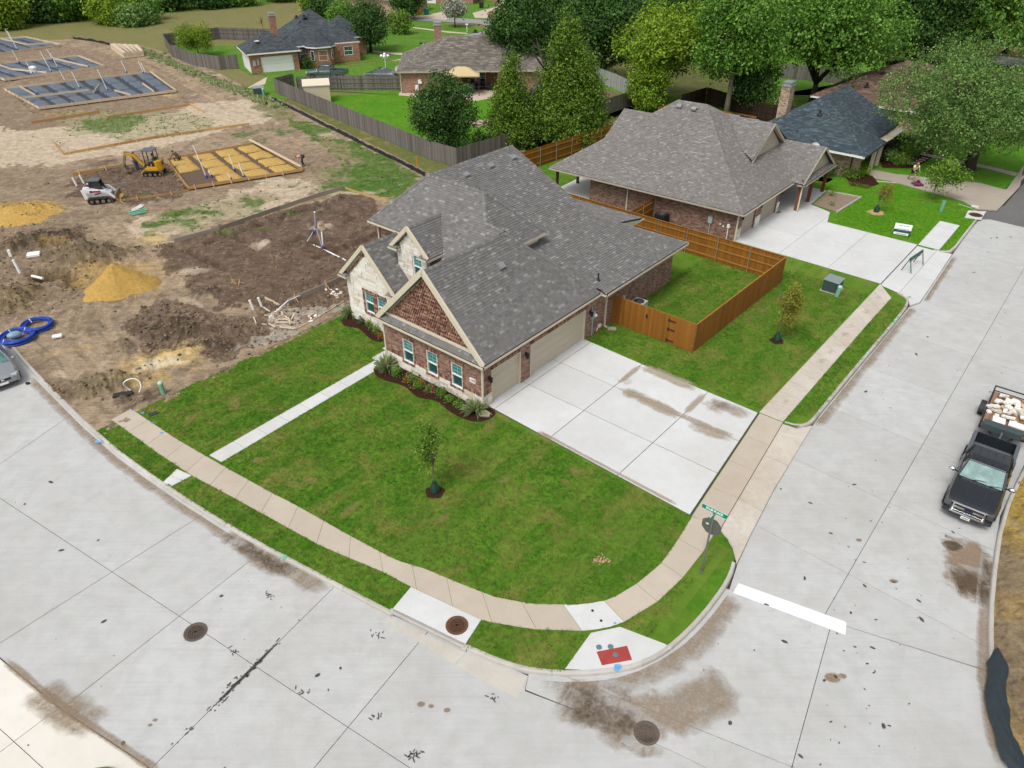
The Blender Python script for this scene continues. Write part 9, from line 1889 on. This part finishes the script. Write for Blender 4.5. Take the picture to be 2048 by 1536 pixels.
for s in (-1,1): m=MB(); m.add([(.46,s*.455,1.2),(-.56,s*.455,1.4),(-.54,s*.455,1.95),(.22,s*.455,1.95)],[(0,1,2,3)]); m.build('cab_mesh',M_DARKG,K_)
m=MB(); m.add([(-.58,-.42,1.45),(-.58,.42,1.45),(-.55,.42,1.95),(-.55,-.42,1.95)],[(0,1,2,3)]); m.build('rear_window',M_DARKG,K_)
m=MB(); pr=[(1.35,.9),(1.4,.2),(1.95,.1),(2.05,.14),(1.55,.38),(1.5,.85)]; m.add([(x,y,z) for y in (-.9,.9) for x,z in pr],[tuple(range(6))[::-1],tuple(range(6,12))]+[(k,(k+1) % 6,6+(k+1) % 6,6+k) for k in range(6)]); m.build('bucket',M_MUD,K_)
m=MB(); m.ball((1.68,0,.35),(.28,.7,.16),10); m.build('bucket_load',M_SANDY,K_)
E_.scale=(.9,.9,.9); K_.scale=(.88,.88,.88)
#================================================================THINGS ROUND THE OLDER HOUSES
M_BEIGE=plain('beige_panel',(.56,.47,.35),.6,var=.05)
t=thing('garden_shed','beige flat roofed garden shed inside the grey fence','shed',W(640,202),R(14)); m=MB(); m.bb(-1.7,1.3,-.9,1.0,0,1.95); m.build('wall',M_BEIGE,t); m=MB(); m.add([(-1.8,-1.0,1.9),(1.4,-1.0,1.9),(1.4,1.1,2.25),(-1.8,1.1,2.25),(-1.8,-1.0,2.0),(1.4,-1.0,2.0),(1.4,1.1,2.35),(-1.8,1.1,2.35)],[(3,2,1,0),(4,5,6,7),(0,1,5,4),(1,2,6,5),(2,3,7,6),(3,0,4,7)]); m.build('roof',plain('shed_roof',(.64,.57,.44),.6),t)
m=MB(); m.bb(1.3,1.32,-.4,.5,.05,1.8); m.build('door',plain('shed_door',(.50,.42,.31),.6),t)
M_CAN=plain('canopy_cloth',(.52,.41,.22),.8,var=.08); M_CHAR=plain('charcoal_panel',(.055,.062,.068),.6); cp=W(925,186); t=thing('canopy','beige hipped fabric canopy on dark posts over the patio','canopy',cp,R(2)); m=MB(); a,b,zz,zt=2.2,1.7,2.35,3.1
m.add([(-a,-b,zz),(a,-b,zz),(a,b,zz),(-a,b,zz),(-.5,0,zt),(.5,0,zt),(-a,-b,zz -.15),(a,-b,zz -.15),(a,b,zz -.15),(-a,b,zz -.15)],[(0,1,5,4),(1,2,5),(2,3,4,5),(3,0,4),(6,7,1,0),(7,8,2,1),(8,9,3,2),(9,6,0,3)]); m.build('fabric',M_CAN,t,fix=False)
for x in (-a+.1,a -.1):
 for y in (-b+.1,b -.1): m=MB(); m.bar((x,y,0),(x,y,zz),.1,.1); m.build('post',M_MBLK,t)
o=sheet('patio',PX([(900,196),(948,203),(1012,192),(1005,178),(900,182)]),.02,C_CREAM,'structure'); o=sheet('patio',PX([(797,191),(832,194),(838,187),(800,184)]),.02,C_CREAM,'structure')
m=MB(); m.bb(-.6,.6,-.4,.4,0,1.1); o=m.build('storage_box',M_CHAR,None,bevel=.03); o.location=W(940,184); tag(o,'dark grey storage box under the beige canopy','storage box')
t=thing('kettle_grill','black kettle grill standing on the patio right of the canopy','grill',W(966,178)); m=MB(); m.ball((0,0,.8),.3,12); m.build('bowl',M_MBLK,t,smooth=True)
for a_ in (0,2.1,4.2): m=MB(); m.tube([(.1*math.cos(a_),.1*math.sin(a_),.6),(.3*math.cos(a_),.3*math.sin(a_),0)],.02,5); m.build('leg',M_MBLK,t)
m=MB(); m.bb(-.4,.4,-.3,.3,.1,.75); o=m.build('barbecue',M_MBLK,None,bevel=.05); o.location=W(980,180); tag(o,'black barbecue box at the patio end by the brick wall','barbecue')
t=thing('lounge_chair','white folding lounge chair beside the brick wall corner','chair',W(815,184),R(-70)); m=MB(); m.bar((-.5,0,.4),(.4,0,.35),.55,.04); m.build('seat',M_WHITE,t); m=MB(); m.bar((-.5,0,.4),(-.85,0,1.05),.55,.04); m.build('backrest',M_WHITE,t)
for x in (-.45,.35):
 for y in (-.25,.25): m=MB(); m.bar((x,y,0),(x,y,.38),.03,.03); m.build('leg',M_GREYM,t)
for x,y,lab in ((908,187,'left teal bucket at the canopy patio edge'),(934,190,'right teal tub at the canopy patio edge')): m=MB(); m.lathe((0,0,0),[(.25,0),(.33,.4),(.33,.42),(.28,.42),(.24,.1)],12); o=m.build('tub',plain('teal_plastic',(.01,.11,.11),.5),None); o.location=W(x,y); tag(o,lab,'tub')
t=thing('play_slide','turquoise play slide on a wooden frame behind the tall conifer','slide',W(1083,206),R(-60)); m=MB(); m.bar((0,0,1.7),(1.4,0,.5),.75,.1); m.build('chute',plain('turquoise_plastic',(.04,.42,.42),.4),t)
for x in (-.15,-.9):
 for y in (-.4,.4): m=MB(); m.bar((x,y,0),(x,y,2.0),.1,.1); m.build('post',BK_DK,t)
m=MB(); m.bb(-1,0,-.5,.5,1.55,1.62); m.build('deck',BK_DK,t)
rb=random.Random(9); m=MB()
for k in range(130): a_=rb.uniform(0,6.28); q=rb.random()**.6; m.ball((2.6*q*math.cos(a_),1.4*q*math.sin(a_),.18*(1 -q)+rb.uniform(0,.15)),(rb.uniform(.1,.3),rb.uniform(.08,.2),rb.uniform(.06,.14)),6)
o=m.build('rubble_heap',plain('pale_rubble',(.42,.33,.26),.95,var=.5,sc=2),None); o.location=W(972,248); o['kind']='stuff'; o['label']='heap of pale rubble in the bright back yard'
# lamps,dish,mail boxes,bins
t=thing('globe_lamp','white lamp post with a cluster of globes beside the drive','lamp post',W(773,152)); m=MB(); m.tube([(0,0,0),(0,0,2.3)],.05,8); m.build('pole',M_WHITE,t); M_GLOBE=plain('globe_glass',(.8,.8,.76),.3)
for a_ in (0,1.57,3.14,4.71): m=MB(); m.tube([(0,0,2.2),(.45*math.cos(a_),.45*math.sin(a_),2.35)],.025,6); m.build('arm',M_WHITE,t); m=MB(); m.ball((.45*math.cos(a_),.45*math.sin(a_),2.55),.2,12); m.build('globe',M_GLOBE,t,smooth=True)
m=MB(); m.ball((0,0,2.75),.2,12); m.build('globe',M_GLOBE,t,smooth=True)
def dish(label,p,h,az): 
 t=thing('satellite_dish',label,'satellite dish',p,az,'satellite dishes'); m=MB(); m.tube([(0,0,0),(0,0,h)],.04,6); m.build('mast',M_GREYM,t); m=MB(); vs=[(.05,0,h)]; n=16
 for q,d_ in ((.25,.02),(.42,.09)):
  for k in range(n): a_=6.283*k/n; vs.append((.05+d_+q*math.sin(a_)*-.25,q*math.cos(a_),h+q*math.sin(a_)*.95))
 fs=[(0,1+k,1+(k+1) % n) for k in range(n)]+[(1+k,1+n+k,1+n+(k+1) % n,1+(k+1) % n) for k in range(n)]; m.add(vs,fs); m.build('reflector',M_WHITE,t); m=MB(); m.tube([(.05,0,h -.3),(.5,0,h)],.015,5); m.build('feed_arm',M_GREYM,t)
dish('pale satellite dish on a short mast at the corner of the taupe roof',W(797,168),1.9,R(-60)); dish('white satellite dish showing over the porch roof against the blue roof',HF(44.9,1.3,1.7),.75,R(-90))
def mailbox(label,p,mat,h=1.1,rz=0): t=thing('mailbox',label,'mailbox',p,rz,'mailboxes at the far street'); m=MB(); m.bar((0,0,0),(0,0,h),.1,.1); m.build('post',mat,t); m=MB(); m.box((0,0,h+.12),(.5,.2,.24)); m.build('box',mat,t,bevel=.04)
mailbox('dark mailbox left of the brick chimney',W(843,103),M_MBLK); mailbox('smaller dark mailbox just left of the brick chimney foot',W(853,101),M_MBLK,.9); mailbox('white mailbox on the grass at the street bend',W(934,64),M_WHITE); 
def bin_(label,p,mat,rz=0): t=thing('wheeled_bin',label,'wheeled bin',p,rz,'wheeled bins at the far street'); m=MB(); m.add([(x*k,y*k,z) for z,k in ((.05,.42),(1.05,.52)) for x,y in ((-1,-1),(1,-1),(1,1),(-1,1))],[(3,2,1,0),(4,5,6,7),(0,1,5,4),(1,2,6,5),(2,3,7,6),(3,0,4,7)]); m.build('body',mat,t); m=MB(); m.box((0,0,1.1),(1.12,1.12,.1)); m.build('lid',mat,t,bevel=.03)
M_BIN=plain('bin_green',(.01,.12,.075),.5); bin_('green wheeled bin under the dark tree at the far drive',W(853,30),M_BIN); bin_('left green bin of the pair at the far street',W(898,35),M_BIN); bin_('right green bin of the pair at the far street',W(907,35),M_BIN); bin_('orange brown bin left of the far green bin',W(838,28),plain('bin_brown',(.30,.10,.03),.6)); bin_('dark bin standing by the red brick wall at the top edge',W(963,16),M_MBLK)
m=MB(); m.bb(-.5,.5,-.5,.5,0,1.5); tag(m.build('brick_pillar',M_BR3,None),'orange brick pillar by the drive at the far street','pillar').location=W(983,40)
t=thing('blue_tank','small teal water tank on the dry lawn beyond the pale trunk tree','tank',W(1533,146)); m=MB(); m.lathe((0,0,0),[(.35,0),(.35,.9),(.2,1.05)],12); m.build('tank',plain('teal_plastic',(.01,.11,.11),.5),t)
m=MB(); m.bar(W(1196,150,.2),W(1182,168,1.7),.05,.05); 
for x,y,lab in ((1143,272,'leaning pale pole against the orange rear fence'),): m=MB(); m.bar(W(x,y,.1),W(x+20,y -40,1.9),.05,.05); tag(m.build('leaning_pole',M_PALE,None),lab,'pole')
for i,(x,y) in enumerate(((838,350),(848,352))): pass
t=thing('marker_stake','orange survey stake by the black silt fence','stake',W(834,338)); m=MB(); m.bar((0,0,0),(0,0,1.1),.06,.06); m.build('stake',plain('orange_paint',(.62,.20,.02),.6),t)
t=thing('tree_stump','cut branch stub lying by the conifer foot','stump',W(1058,285)); m=MB(); m.tube([(0,0,0),(.25,0,.35)],.16,8); m.build('stub',BK_LT,t)
for i,(x,y) in enumerate(((1832,318),(1826,321),(1820,324),(1814,327),(1838,315))): m=MB(); m.box((0,0,.03),(.6,.22,.04)); o=m.build('stepping_stone',C_OLD,None,bevel=.01); o.location=W(x+12,y+2); o.rotation_euler=(0,0,R(-38)); tag(o,'pale stepping stone in the grass from the drive to the garden walk','stepping stone','stepping stones by the garden bed')
